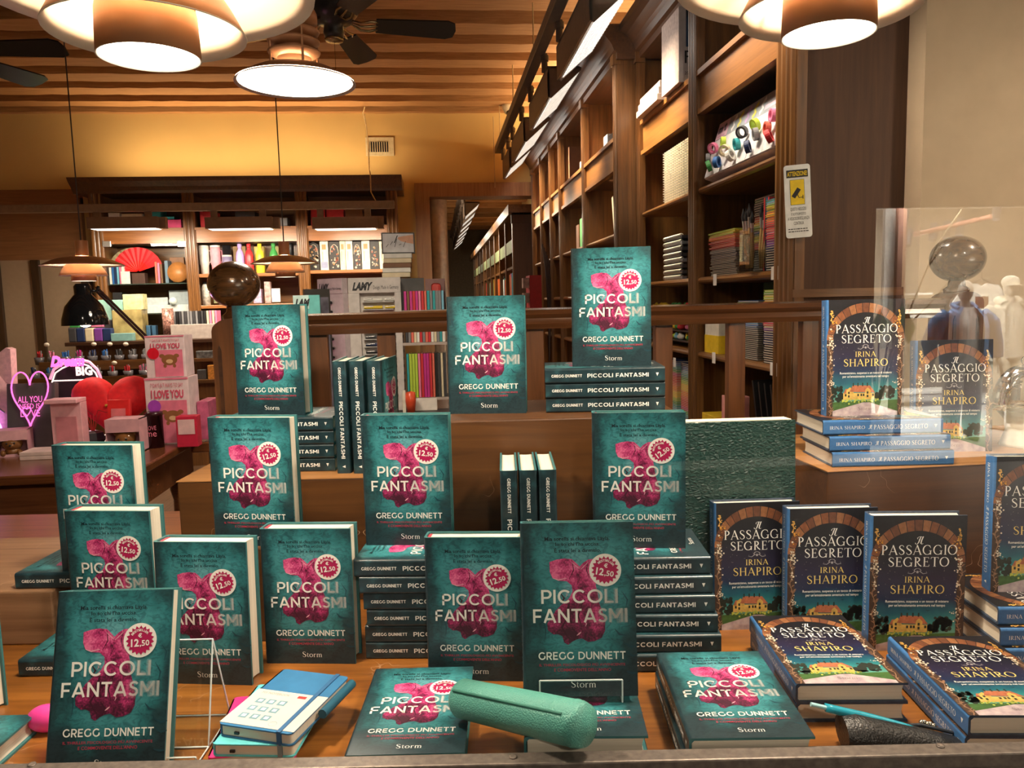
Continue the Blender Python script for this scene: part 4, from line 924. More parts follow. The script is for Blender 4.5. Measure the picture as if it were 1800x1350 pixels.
L(MB().box(1.16, 1.2, 2.3, 7.3, ZC+.137, ZC+.15), 'uplight_strip', strip)      # indirect lamps lying on the bookcase
for k in range(3): light('AREA', 'cornice_uplight', (1.18, 3.1+1.7*k, ZC+.16), (4, 9, 34)[k], WARM, rot=(pi, 0, 0), size=.06, size_y=1.6)
SH_N = [z+EPS for z in SH_N]; SH_F = [z+EPS for z in SH_F]     # goods rest a hair above the boards
for y0, y1 in ((3.98, 4.79), (4.85, 5.70)): light('AREA', 'shelf_lamp', (1.0, (y0+y1)/2, E_+.655), 3.2, WARM, size=.03, size_y=y1-y0-.1, target=(1.3, (y0+y1)/2, E_+.4))
# ------- things on its shelves
P_ = random.Random(11)
def col(name, c, r=.5): return mat('c_'+name, c, r, var=.08)
CL = {'black': (.015, .015, .017), 'charcoal': (.05, .05, .055), 'grey': (.22, .22, .23), 'navy': (.015, .03, .10), 'blue': (.03, .14, .42), 'light blue': (.2, .5, .68), 'teal': (.03, .35, .38), 'green': (.05, .3, .07), 'lime': (.45, .62, .06), 'yellow': (.85, .62, .04), 'orange': (.8, .25, .03), 'coral': (.75, .16, .11), 'red': (.6, .03, .04), 'pink': (.8, .22, .38), 'magenta': (.55, .03, .25), 'purple': (.2, .05, .3), 'white': (.8, .78, .72), 'cream': (.72, .62, .42), 'brown': (.2, .09, .04)}
def thin(color, x0, x1, y0, y1, z, t, where, yaw=0):
    """one thin notebook lying flat"""
    key = ('thin', round(x1-x0, 3), round(y1-y0, 3), round(t, 4), color)
    lab = 'thin %s notebook in %s' % (color, where)
    if key not in _mc:
        w, d = x1-x0, y1-y0
        ob = MB().box(-w/2, w/2, -d/2, d/2, 0, t*.22).box(-w/2, w/2, -d/2, d/2, t*.72, t*.94).box(-w/2+.002, w/2-.002, -d/2+.002, d/2-.002, t*.22, t*.72, 1).obj('thin_notebook', [col(color, CL[color]), m_page])
        _mc[key] = ob
    else: ob = _mc[key].copy(); COL.objects.link(ob)
    ob.location = ((x0+x1)/2, (y0+y1)/2, z); ob.rotation_euler = (0, 0, rad(yaw)); tag(ob, lab, 'notebook', 'thin notebooks in '+where); return ob
def pile(seq, x0, x1, y0, y1, z, t, where, jit=.004, yaw=0, drift=0):
    for i, c in enumerate(seq):
        dx, dy = P_.uniform(-jit, jit), P_.uniform(-jit, jit)+drift*i
        thin(c, x0, x1, y0, y1, z+i*t, t, where, yaw+P_.uniform(-1.2, 1.2)); bpy.context.view_layer
        ob = COL.objects[-1]; ob.location.x += dx; ob.location.y += dy
z1 = SH_N[1]
pile(['black']*6+['charcoal']*3+['black']*2+['navy', 'charcoal', 'navy', 'grey', 'charcoal', 'red', 'red', 'coral', 'red', 'red', 'coral', 'orange', 'coral', 'lime', 'yellow', 'lime'], 1.09, 1.25, 2.72, 2.98, z1, .0062, 'the tall pile beside the brush cup', drift=.001)
pile(['black']*10+['coral', 'red', 'pink', 'yellow', 'lime', 'yellow', 'teal', 'blue', 'lime', 'green', 'yellow', 'orange', 'coral', 'red', 'black', 'charcoal', 'black', 'black', 'charcoal', 'black', 'green', 'black'], 1.14, 1.30, 2.50, 2.69, z1, .0082, 'the rear pile under the dark top sheets', jit=.003)
pile(['black']*8+['navy', 'navy', 'purple', 'purple', 'magenta', 'red', 'red', 'pink', 'coral', 'red', 'red', 'coral', 'orange', 'orange', 'yellow', 'orange', 'lime', 'yellow', 'lime', 'light blue', 'teal'], 1.075, 1.22, 2.325, 2.44, z1, .0078, 'the pile partly behind the yellow warning sign', jit=.002)
z2 = SH_N[2]
pile(['black']*14+['charcoal']*2+['navy', 'blue', 'blue', 'light blue', 'red', 'purple', 'pink', 'red', 'coral', 'red', 'orange', 'yellow', 'lime', 'lime', 'blue'], 1.085, 1.24, 2.52, 2.70, z2, .0066, 'the left pile on the shelf behind the rail', jit=.002)
pile(['black']*8+['navy']*5+['charcoal', 'purple', 'cream', 'red', 'pink', 'red', 'coral', 'red', 'coral', 'yellow', 'orange', 'coral', 'orange', 'yellow', 'lime', 'yellow', 'green', 'lime'], 1.07, 1.20, 2.325, 2.44, z2, .0077, 'the right pile on the shelf behind the rail', jit=.002)
def block(name, label, cat, c, b, col_, rot=(0, 0, 0), bev=.002, group=None, r=.5):
    """a closed carton or bound block standing at point c (base centre), size b"""
    ob = MB().box(-b[0]/2, b[0]/2, -b[1]/2, b[1]/2, 0, b[2], b=bev).obj(name, col_ if not isinstance(col_, tuple) else mat('c%s' % (col_,), col_, r), None, c, rot)
    return tag(ob, label, cat, group)
def upright(label, c, w, d, h, color, yaw=0, lean=0, group=None, name='book', cat='book'):
    """small book standing, spine towards -x, with pages showing on top"""
    key = ('up', round(w, 3), round(d, 3), round(h, 3), color)
    if key not in _mc:
        cm_ = color if not isinstance(color, (tuple, str)) else (col(color, CL[color]) if isinstance(color, str) else mat('c%s' % (color,), color, .5))
        _mc[key] = MB().box(0, w, -d/2, -d/2+.0015, 0, h).box(0, w, d/2-.0015, d/2, 0, h).box(0, .0015, -d/2, d/2, 0, h).box(.0016, w-.003, -d/2+.0016, d/2-.0016, .002, h-.003, 1).obj(name, [cm_, m_page]); ob = _mc[key]
    else: ob = _mc[key].copy(); COL.objects.link(ob)
    ob.location = c; ob.rotation_euler = (rad(lean), 0, rad(yaw)); return tag(ob, label, cat, group)
# upright slim books behind the sign, album pack with big letters, paper pads
for i, (y, cc) in enumerate(((2.455, 'red'), (2.466, 'blue'), (2.477, 'charcoal'), (2.487, 'red'))):
    upright('slim upright %s book behind the warning sign, place %s of four' % (cc, ('nearest', 'second', 'third', 'farthest')[i]), (1.09, y, z1), .17, .009, .24, cc, group='slim upright books behind the sign')
zt = E_+.865+.015
t = thing('paper_ream', 'large white drawing paper block with big dark blue letters on the top shelf', 'paper block', (1.03, 3.2, zt))
m = MB().box(0, .30, .003, .24, 0, .298, 1).box(0, .30, 0, .003, 0, .298, 0)
fF = lambda a, b: (a, -.0005, b)
m.poly([fF(*p) for p in ((.03, .14), (.055, .14), (.055, .285), (.03, .285))], 2).poly([fF(*p) for p in ((.03, .26), (.16, .26), (.16, .285), (.03, .285))], 2).poly([fF(*p) for p in ((.055, .2), (.12, .2), (.12, .222), (.055, .222))], 2)
m.flat(vst([(.07, .14), (.16, .29)], .025), fF, 2)
m.text(fit(tgeo('FA', .0), .025, .12, .075, .125), fF, 3); m.text(fit(tgeo('20', .0), .025, .042, .03, .042), fF, 3)
m.obj('block', [mat('pack_white', (.5, .46, .45), .5), mat('pack_side', (.46, .36, .31), .6, var=.18, scale=60), mat('print_navy', (.01, .04, .11), .5), mat('print_black', (.01, .01, .012), .5)], t)
for i in range(3):
    block('paper_pad', 'lying paper pad on the top shelf left of the large lettered block, %s of three' % ('bottom', 'middle', 'top')[i], 'paper pad', (1.16+.008*i, 3.66, zt+.03*i), (.28, .36-.01*i, .029), mat('pad_pale', (.46, .38, .33), .6, var=.1), group='lying paper pads on the top shelf')
for i in range(6):
    upright('white box file with dark print at the near end of the top shelf', (1.1, 2.40+i*.045, zt), .22, .04, .26, (.58, .57, .56), group='white box files on the top shelf', name='box_file', cat='box file')
# washi tape display
t = thing('tape_display', 'white slanted display tray of coloured paper tape rolls on the upper shelf', 'display tray', (1.068, 2.658, SH_N[0]+.0255), (0, rad(17), rad(0)))
tw, th = .66, .215   # along y, along slant z
pk = MB(); pale = mat('tray_white', (.72, .70, .72), .45)
pk.box(-.004, 0, -tw/2, tw/2, 0, th).box(0, .06, -tw/2, -tw/2+.004, 0, th).box(0, .06, tw/2-.004, tw/2, 0, th).box(0, .06, -tw/2, tw/2, -.004, 0).box(.056, .06, -tw/2, tw/2, 0, th)
tray = pk.box(-.0045, -.004, -tw/2, tw/2, th-.07, th, 1).obj('tray', [pale, mat('tray_header_grey', (.3, .34, .38), .5)], t)
tray_m = MB()
mt = lambda a, b: (-.0055, -a, b)         # seen from the aisle, left = far end (+y)
tray_m.poly([mt(*p) for p in ((-tw/2+.005, th-.068), (-tw/2+.12, th-.068), (-tw/2+.12, th-.002), (-tw/2+.005, th-.002))], 0)
mtx = lambda a, b: (-.0062, -a, b)
tray_m.text(fit(tgeo('m', .03), -tw/2+.02, -tw/2+.062, th-.045, th-.022), mtx, 1).text(fit(tgeo('t', .03), -tw/2+.075, -tw/2+.1, th-.045, th-.012), mtx, 1)
tray_m.text(fit(tgeo('masking tape', .0), -tw/2+.02, -tw/2+.1, th-.062, th-.054), mtx, 2)
for i, (cx_, k) in enumerate(((-.17, 3), (-.11, 4), (-.04, 5), (.02, 4), (.08, 3))):
    tray_m.flat(vst([(cx_, th-.06), (cx_+.02, th-.045), (cx_+.005, th-.03), (cx_+.03, th-.012)], .018), mt, k)
tray_m.flat(vst([(.12, th-.05), (.2, th-.05), (.26, th-.03)], .016), mt, 0); tray_m.flat(arc(.27, th-.036, .028, .024, 0, 360, .012, .016, 20), mtx, 2)
tray_m.obj('header_print', [mat('print_pinkish', (.75, .5, .62), .5), black, mat('print_mauve', (.42, .16, .36), .5), mat('print_white', (.75, .75, .75), .5), mat('print_lemon', (.72, .68, .1), .5), mat('print_lilac', (.5, .3, .6), .5)], t)
for k in range(1, 5): MB().box(-.005, .06, -tw/2+tw*k/5-.0025, -tw/2+tw*k/5+.0025, 0, th-.07).obj('divider', pale, t)
# the rolls stand in the compartments, things of their own
TM = Matrix.Translation((1.068, 2.658, SH_N[0]+.0255)) @ Matrix.Rotation(rad(17), 4, 'Y')
cols = ['red', 'coral', 'pink', 'light blue', 'navy', 'grey', 'lime', 'yellow', 'white', 'teal', 'charcoal', 'orange', 'blue', 'cream', 'lime', 'white', 'green', 'grey', 'pink', 'light blue']
rollproto = {}
n = 0
for k in range(5):
    for j in range(3):
        c_ = cols[(k*4+j) % len(cols)]; n += 1
        p = TM @ Vector((-.027+.002*(j % 2), -tw/2+tw*(k+.5)/5+P_.uniform(-.03, .03), .026+j*.036))
        if c_ not in rollproto:
            ro = MB().lathe([(.014, -.008), (.021, -.008), (.021, .008), (.014, .008), (.014, -.008)], 18, smooth=False).obj('tape_roll', col(c_, CL[c_])); rollproto[c_] = ro
        else: ro = rollproto[c_].copy(); COL.objects.link(ro)
        ro.location = p; ro.rotation_euler = (rad(P_.choice((78, 90, 65))), rad(30), rad(P_.uniform(-30, 30)+(90 if j % 3 else 40)))
        tag(ro, '%s roll of paper tape in compartment %s of the slanted tray' % (c_, ('nearest the window', 'second', 'third', 'fourth', 'farthest')[k]), 'tape roll', 'paper tape rolls in the slanted tray')
# row of wire-bound sketchbooks
wire = mat('wire_binding', (.55, .52, .42), .35, .6)
spm = MB().box(.008, .2, -.008, .008, 0, .235, b=.001)
skb = thing('sketchbook', 'cream wire bound sketchbook in the row on the second bay, wires out', 'sketchbook', (0, 0, 0), group='wire bound sketchbooks in a row')
spm.obj('cover', col('cream', CL['cream']), skb)
m = MB()
for i in range(20): m.lathe([(.0065, -.002), (.0075, 0), (.0065, .002)], 10, M=Matrix.Translation((.006, 0, .012+i*.0112)))
m.obj('wire', wire, skb)
for i in range(15):
    ob = skb if i == 0 else dup(skb)
    ob.location = (1.075, 3.16+i*.0295, SH_N[0]); ob.rotation_euler = (0, 0, rad(P_.uniform(-.8, .8)))
    ob['label'] = 'cream wire bound sketchbook, number %d from the window end of its row' % (i+1) if i else 'cream wire bound sketchbook at the window end of its row'
upright('dark blue slim folder at the window end of the sketchbook row', (1.08, 3.135, SH_N[0]), .2, .016, .26, 'navy', name='folder', cat='folder')
# pen pot with felt pens and a coil of lying sketchbooks beside it (second bay)
zs = SH_N[1]
potm = mat('pot_clear', (.55, .58, .58), .25)
for i in range(8):
    ob = MB().box(-.1, .1, -.13, .13, 0, .014, b=.001).obj('lying_sketchbook', col('charcoal' if i % 3 else 'grey', CL['charcoal' if i % 3 else 'grey']), None, (1.2, 3.5+P_.uniform(-.01, .01), zs+i*.026))
    tag(ob, 'lying wire bound sketchbook, layer %d of the pile behind the felt pens' % (i+1), 'sketchbook', 'lying sketchbooks behind the felt pens')
    w_ = MB()
    for k in range(14): w_.lathe([(.009, -.002), (.0115, 0), (.009, .002)], 8, M=Matrix.Translation((-.1, -.12+k*.0185, .0118)) @ Matrix.Rotation(pi/2, 4, 'X'))
    w_.obj('wire', wire, ob)
def pot(label, c, s, h, m_):
    ob = MB().box(-s, s, -s, s, 0, .003).box(-s, -s+.002, -s, s, 0, h).box(s-.002, s, -s, s, 0, h).box(-s, s, -s, -s+.002, 0, h).box(-s, s, s-.002, s, 0, h).obj('pen_pot', m_, None, c); return tag(ob, label, 'pen pot')
pot('clear square pot of bright felt pens on the second bay', (1.12, 3.2, zs), .042, .11, glassy('pot_acrylic', (.8, .84, .84), 1.5))
def penobj(label, p, q, r, colr, tip=None, group=None, name='felt_pen', cat='pen'):
    p, q = Vector(p), Vector(q); d = q-p; l = d.length
    m = MB().cyl(r, 0, l*.7, 8).cyl(r*1.12, l*.7, l, 8, 1)
    ob = m.obj(name, [col('charcoal', CL['charcoal']) if colr not in CL else col(colr, CL[colr]), col(tip or colr, CL[tip or colr])], None, p); ob.rotation_euler = d.to_track_quat('Z', 'X').to_euler()
    return tag(ob, label, cat, group)
for i, c_ in enumerate(('blue', 'blue', 'white', 'yellow', 'yellow', 'green', 'green', 'light blue')):
    a = (1.12+.02*(-1)**i, 3.169+i*.009, zs+.010); b = (a[0]+.004*(-1)**i, a[1]+.004*(i-3.5), zs+.19+P_.uniform(-.02, .01))
    penobj('felt pen with %s cap in the clear pot, place %d' % (c_, i+1), a, b, .006, 'charcoal', c_, 'felt pens in the clear pot')
# cup of brushes (first bay)
pot('clear pot of wooden brushes on the notebook shelf', (1.07, 2.50, z1), .042, .14, glassy('pot_acrylic'))
wb = mat('brush_wood', (.6, .36, .14), .4)
for i in range(8):
    a = Vector((1.07+.022*(-1)**i, 2.472+i*.008, z1+.012)); b = Vector((a.x+.008*(-1)**i, 2.455+i*.0125, z1+.21+P_.uniform(-.015, .02))); d = b-a; l = d.length
    ob = MB().lathe([(0, 0), (.003, 0), (.0075, l*.3), (.004, l*.62)], 10).lathe([(.0045, l*.62), (.006, l*.78)], 10, 1).lathe([(.006, l*.78), (.0085, l*.86), (0, l)], 10, 2).obj('paint_brush', [wb, mat('ferrule', (.6, .6, .6), .3, 1), black], None, a)
    ob.rotation_euler = d.to_track_quat('Z', 'X').to_euler(); tag(ob, 'wooden paint brush with dark bristles in the clear pot', 'brush', 'paint brushes in the clear pot')
# price tickets on the shelf edges
for k, (px, py, x) in enumerate(((1257, 492, 1.05), (1362, 480, 1.05), (1255, 629, 1.05), (1360, 649, 1.05), (1186, 637, 1.05))):
    c = PX(px, py, x); tag(MB().box(-.0015, 0, -.024 if k % 2 else -.017, .024 if k % 2 else .017, -.021, .021, b=.0005).obj('price_ticket', white, None, c), 'white price ticket on the shelf edge, ' + ('left end of the brush shelf', 'right end of the brush shelf', 'left end of the shelf behind the rail', 'right end of the shelf behind the rail', 'by the rainbow paper')[k], 'ticket', 'price tickets on the shelf edges')
# small goods in trays (second bay, behind the rail)
tr = mat('tray_dark', (.04, .03, .03), .4)
gcol = ['red', 'green', 'yellow', 'white', 'light blue', 'lime', 'coral', 'cream', 'brown', 'pink']
for r_, (z, yb) in enumerate(((E_-.06, 3.5), (E_-.105, 3.42), (E_-.15, 3.36), (E_-.195, 3.30))):
    tag(MB().box(1.08, 1.36, 3.14, 3.88, z-.006, z).obj('goods_tray', tr), 'shallow stepped tray of small erasers in the second bay, %s level' % ('top', 'second', 'third', 'lowest')[r_], 'tray', 'stepped trays of small erasers')
    for k in range(12):
        c_ = gcol[(k+r_*3) % 10] if r_ else ('red', 'green', 'yellow', 'brown')[k//4 % 4]
        key = 'er'+c_
        if key not in _mc: _mc[key] = MB().sphere((0, 0, .013), (.016, .022, .013), 10, k=6).sphere((.004, .008, .024), (.008, .011, .009), 8, k=5).obj('novelty_eraser', col(c_, CL[c_])); ob = _mc[key]
        else: ob = _mc[key].copy(); COL.objects.link(ob)
        ob.location = (1.105+P_.uniform(0, .02), 3.17+k*.058+P_.uniform(-.008, .008), z); ob.rotation_euler = (0, 0, P_.uniform(0, 6))
        tag(ob, 'small %s novelty eraser on the stepped trays' % c_, 'eraser', 'novelty erasers on the stepped trays')
# rainbow card packs below
zz = SH_N[3]
seq = ['navy', 'blue', 'light blue', 'teal', 'green', 'lime', 'yellow', 'yellow', 'orange', 'orange', 'coral', 'red', 'red', 'magenta', 'green', 'teal', 'blue', 'navy']
for c2, (y0, y1, rv) in enumerate(((3.42, 3.62, 1), (3.16, 3.36, 0))):
    for i in range(34):
        c_ = seq[int((i if rv else 33-i)*len(seq)/34)]; thin(c_, 1.09, 1.3, y0, y1, zz+i*.0078, .0078, 'the %s rainbow card pile low in the second bay' % ('left', 'right')[c2])
block('yellow_box', 'yellow carton of paper below the lowest ticket behind the rail', 'box', (1.10, 2.87, SH_N[3]), (.12, .14, .10), (.75, .5, .02))
block('red_white_box', 'white and red narrow carton beside the yellow carton', 'box', (1.09, 2.72, SH_N[3]), (.08, .07, .19), (.7, .3, .28))
block('paper_pack', 'yellow and white paper pack standing left on the shelf behind the rail', 'paper pack', (1.09, 2.93, z2), (.03, .15, .19), (.75, .72, .62))
bpy.data.objects['paper_pack'].data.materials.append(mat('pack_yellow', (.8, .55, .02), .5))
ob = MB().box(-.0165, .016, -.0755, .0755, 0, .07).obj('yellow_label', mat('pack_yellow', (.8, .55, .02)), bpy.data.objects['paper_pack'])
block('green_box', 'dark green carton at the back of the shelf behind the rail', 'box', (1.30, 2.58, z2+.0), (.12, .5, .27), (.02, .07, .025))
for i in range(4):
    upright('black folder leaning low in the near bay, %s of four' % ('first', 'second', 'third', 'fourth')[i], (1.12, 2.42+i*.05, SH_N[3]+.004), .22, .012, .26, 'black', lean=-16, group='black folders low in the near bay', name='folder', cat='folder')
# far bays: books and oddments
def bookrow(y0, y1, x, z, hmin, hmax, pal, where, grp, dens=1.0, w=.15):
    y = y0; i = 0
    while y < y1:
        d = P_.choice((.018, .024, .03, .036)); h = round(P_.uniform(hmin, hmax), 2); c_ = P_.choice(pal)
        if P_.random() < dens: upright('%s book %s' % (c_, where), (x, y+d/2, z), w, d-.002, h, c_, group=grp)
        y += d; i += 1
pal = ['white', 'cream', 'brown', 'charcoal', 'teal', 'coral', 'grey', 'red', 'yellow']
for i, (y, h, c_, ln) in enumerate(((4.02, .25, 'cream', -14), (4.13, .26, 'grey', -14), (4.24, .22, 'cream', -14))):
    upright('pale %s tilted card box in the lit third bay, %s' % (c_, ('nearest', 'middle', 'farthest')[i]), (1.0, y, SH_F[0]+.006), .2, .035, h, c_, lean=ln, group='tilted card boxes in the lit third bay', name='card_box', cat='box')
for i, (y, h, d, c_) in enumerate(((4.915, .22, .05, 'cream'), (4.97, .2, .03, 'white'), (5.03, .30, .05, 'grey'), (5.1, .24, .03, 'white'), (5.2, .2, .14, 'green'), (5.36, .17, .1, 'brown'))):
    upright('%s box or frame in the lit fourth bay, place %d from the window' % (c_, i+1), (1.0, y, SH_F[0]), .2, d, h, c_, lean=0, group='boxes and frames in the lit fourth bay', name='gift_box', cat='box')
ft = E_+.81+.015
for bay, items in ((2, ((4.02, .30, .06, 'brown'), (4.14, .1, .14, 'cream'), (4.27, .07, .09, 'black'), (4.4, .09, .1, 'white'), (4.56, .04, .08, 'orange'))), (3, ((4.92, .16, .05, 'cream'), (5.0, .22, .06, 'brown'), (5.14, .08, .1, 'cream'), (5.6, .26, .05, 'brown'))), (5, ((6.3, .12, .06, 'cream'), (6.4, .1, .06, 'white'))), (6, ((6.9, .12, .05, 'cream'), (6.98, .2, .04, 'grey')))):
    for i, (y, h, d, c_) in enumerate(items): upright('%s keepsake box on the dark top shelf, bay %s, place %d' % (c_, {2: 'three', 3: 'four', 5: 'six', 6: 'seven'}[bay], i+1), (.99, y, ft), .18, d, h, c_, group='keepsake boxes on the dark top shelf', name='keepsake_box', cat='box')
for bay, z, items in ((4, SH_F[0], ((5.85, .15, .1, 'white'), (6.0, .2, .06, 'grey'))), (5, SH_F[1], ((6.35, .12, .12, 'orange'), (6.55, .2, .05, 'white'))), (6, SH_F[1], ((6.9, .14, .14, 'coral'), (7.1, .1, .08, 'orange'))), (4, SH_F[1], ((5.9, .26, .04, 'yellow'),)), (6, SH_F[2], ((6.9, .12, .1, 'orange'),)), (4, SH_F[3], ((5.9, .16, .08, 'lime'),)), (6, SH_F[0], ((6.95, .1, .08, 'orange'),)), (5, SH_F[0], ((6.4, .2, .1, 'charcoal'),))):
    for i, (y, h, d, c_) in enumerate(items): upright('%s boxed gift on a shelf near the doorway, %.1f metres deep' % (c_, y), (.99, y, z), .18, d, h, c_, group='boxed gifts on the shelves near the doorway', name='gift_box', cat='box')
bookrow(4.0, 4.75, 1.0, SH_F[1], .15, .24, pal, 'in the third bay behind the top teal novel', 'books in the third bay', .7)
bookrow(4.0, 4.75, 1.0, SH_F[2], .15, .24, pal, 'low in the third bay behind the rail', 'books low in the third bay', .6)
# warning sign on the bookcase end
c = PY(1402.5, 354, 2.18)
t = thing('warning_sign', 'white video surveillance warning sign with a yellow camera symbol on the bookcase end', 'sign', c, (0, rad(-3), rad(-14)))
m = MB(); w, h = .0365, .104
m.prism([(a, b) for a, b in rrect(-w, w, -h, h, .008)], -.002, 0, 'y', 0)
s0 = lambda a, b: (a, -.0026, b); s1 = lambda a, b: (a, -.0032, b)
m.poly([s0(*p) for p in ((-.03, .068), (.03, .068), (.03, .090), (-.03, .090))], 1).text(fit(tgeo('ATTENZIONE!', .02), -.0275, .0275, .0725, .0855), s1, 2)
m.poly([s0(*p) for p in ((-.021, -.01), (.019, -.01), (.019, .062), (-.021, .062))], 1).poly([s1(*p) for p in ((-.020, -.009), (.018, -.009), (.018, .061), (-.020, .061))], 2)
s2 = lambda a, b: (a, -.0036, b)
m.flat(vst([(-.013, .012), (.004, .036)], .012), s2, 1).flat(vst([(-.002, .022), (.003, .010), (.014, .011)], .002), s2, 1).flat(vst([(.014, .006), (.014, .017)], .002), s2, 1)
for i, (tx, hw) in enumerate((('QUESTO NEGOZIO', .022), ('\u00c8 SOTTOPOSTO', .020), ('A VIDEOSORVEGLIANZA', .030), ('CONTINUA', .014))): m.text(fit(tgeo(tx, 0), -hw, hw, -.026-i*.0135, -.017-i*.0135), s0, 1)
for i in range(2):   # two lines too small to read
    x = -.03
    while x < .024: w_ = P_.uniform(.003, .008); m.poly([s0(*p) for p in ((x, -.080-i*.007), (x+w_, -.080-i*.007), (x+w_, -.0775-i*.007), (x, -.0775-i*.007))], 1); x += w_+.0015
m.obj('plate', [mat('sign_white', (.85, .85, .82), .35), mat('sign_black', (.02, .018, .015), .4), mat('sign_yellow', (.9, .62, .01), .4)], t)
# ------------------------------------------------------------------ stationery cabinet on the back wall
YC = 7.0
cx4 = [PY(170, 411, YC).x, PY(333, 407, YC).x, PY(531, 407, YC).x, PY(690, 402, YC).x]
zct, zcb = PY(430, 313, YC).z, PY(430, 338, YC).z
zf1, zf0 = PY(430, 401, YC).z, PY(430, 425, YC).z
zk = PY(300, 597, YC-.35).z
cb = thing('stationery_cabinet', 'wide cherry wood cabinet of three bays on the ochre back wall', 'cabinet', (cx4[0], YC, 0))
CO = Vector((cx4[0], YC, 0))
def K(mb, name, m): ob = mb.obj(name, m, cb); ob.location = -CO; return ob
K(MB().box(cx4[0], cx4[3], 7.36, 7.385, zk, zcb), 'back_panel', W_caseX)
for x in cx4:
    K(MB().box(x-.018, x+.018, YC+.02, 7.36, zk+.002, zcb), 'upright', W_case)
    m = MB(); poly = [(x-.05, YC+.03), (x-.05, YC)]
    for i in range(3): poly += [(x-.05+.033*i+.005, YC)]+[(x-.05+.033*i+.005+.024*k/4, YC-.012 if 0 < k < 4 else YC-.004) for k in range(5)]
    poly += [(x+.05, YC), (x+.05, YC+.03)]
    K(m.prism(poly[::-1], zk+.002, zcb), 'pilaster', W_case)
zz = zcb
P = [(YC+.38, zz), (YC-.01, zz), (YC-.03, zz+.02), (YC-.05, zz+.05), (YC-.10, zz+.09), (YC-.12, zz+.12), (YC-.12, zct), (YC+.38, zct)]
K(MB().prism(P, cx4[0]-.16, cx4[3]+.1, 'x'), 'cornice', wood('cornice_walnut', (.06, .022, .008), (.13, .05, .016), 1))
K(MB().box(cx4[0]+.05, cx4[3]-.05, 7.06, 7.1, zct+.001, zct+.012), 'uplight_strip', mat('light_strip', (.9, .7, .4)))      # indirect lamps lying on the cabinet
light('AREA', 'cabinet_uplight', ((cx4[0]+cx4[3])/2, 7.08, zct+.02), 22, WARM, rot=(pi, 0, 0), size=cx4[3]-cx4[0]-.1, size_y=.06)
for a, b in zip(cx4, cx4[1:]):
    K(MB().box(a+.02, b-.02, YC+.01, YC+.03, zf0, zf1).box(a+.02, b-.02, YC-.004, YC+.03, zf1-.01, zf1+.012), 'frieze', wood('cherry_friezeX', (.2, .07, .017), (.36, .14, .036), 0))
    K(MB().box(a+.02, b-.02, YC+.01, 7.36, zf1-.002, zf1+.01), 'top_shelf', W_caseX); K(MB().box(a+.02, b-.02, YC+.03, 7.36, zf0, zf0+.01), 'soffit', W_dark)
shelfX = wood('cherry_shelfX', (.2, .07, .02), (.40, .165, .05), 0)
zmid = [PY(430, 480, YC).z, PY(430, 535, YC).z]; zri = PY(600, 474, YC).z; zle = [PY(260, 498, YC).z, PY(260, 551, YC).z]
for z in zmid: K(MB().box(cx4[1]+.02, cx4[2]-.02, YC+.01, 7.36, z-.03, z, b=.004), 'shelf', shelfX)
K(MB().box(cx4[2]+.02, cx4[3]-.02, YC+.01, 7.36, zri-.03, zri, b=.004), 'shelf', shelfX); K(MB().box(cx4[2]+.02, cx4[3]-.02, YC+.01, 7.36, zri-.34, zri-.31), 'shelf', shelfX)
for z in zle: K(MB().box(cx4[0]+.02, cx4[1]-.02, YC+.04, 7.34, z-.008, z), 'glass_shelf', mat('green_glass_shelf', (.05, .07, .06), .1))
K(MB().box(cx4[0]+.06, cx4[1]-.055, YC-.006, YC+.0, zk+.012, zf0-.004), 'glass_door', glassy('cabinet_glass', (.96, .97, .96), 1.3))
for px in (188, 320): c = PY(px, 428, YC-.01); K(MB().box(c.x-.035, c.x+.035, YC-.02, YC-.004, c.z-.03, c.z+.02, b=.003), 'door_clip', mat('chrome_clip', (.75, .75, .72), .25, .8))
zmid = [z+.0007 for z in zmid]; zri += .0007; zle = [z+.0007 for z in zle]
# counter below with stepped pen trays
xl_, xr_ = PY(118, 600, 6.65).x, PY(700, 600, 6.65).x
ct = thing('counter', 'dark wood counter with stepped pen trays under the stationery cabinet', 'counter', (xl_, 6.65, 0))
def KC(mb, name, m): ob = mb.obj(name, m, ct); ob.location = (-xl_, -6.65, 0); return ob
KC(MB().box(xl_, xr_, 6.60, 7.0, zk-.03, zk, b=.004).box(xl_, xr_, 6.98, 7.36, zk-.03, zk-.001), 'worktop', W_dark)
KC(MB().box(xl_+.02, xr_-.02, 6.75, 7.36, 0, zk-.031), 'carcase', W_case)
xp = PY(30, 650, 6.45).x; xq = PY(262, 650, 6.45).x
for z, y in ((PY(150, 640, 6.5).z, 6.5), (PY(150, 668, 6.4).z, 6.4), (PY(150, 690, 6.3).z, 6.3)):
    KC(MB().box(xp if y < 6.45 else xp+.15, xq+.03, y, 6.75, z-.02, z).box(xp if y < 6.45 else xp+.15, xq+.03, y-.012, y, z-.05, z+.025), 'pen_shelf', W_caseX)
for k in range(2): KC(MB().box(PY(345, 680, 6.5).x, PY(388, 680, 6.5).x, 6.48, 6.75, PY(360, 700, 6.5).z-.2*k, PY(360, 671, 6.5).z-.2*k, b=.004), 'drawer', W_case)
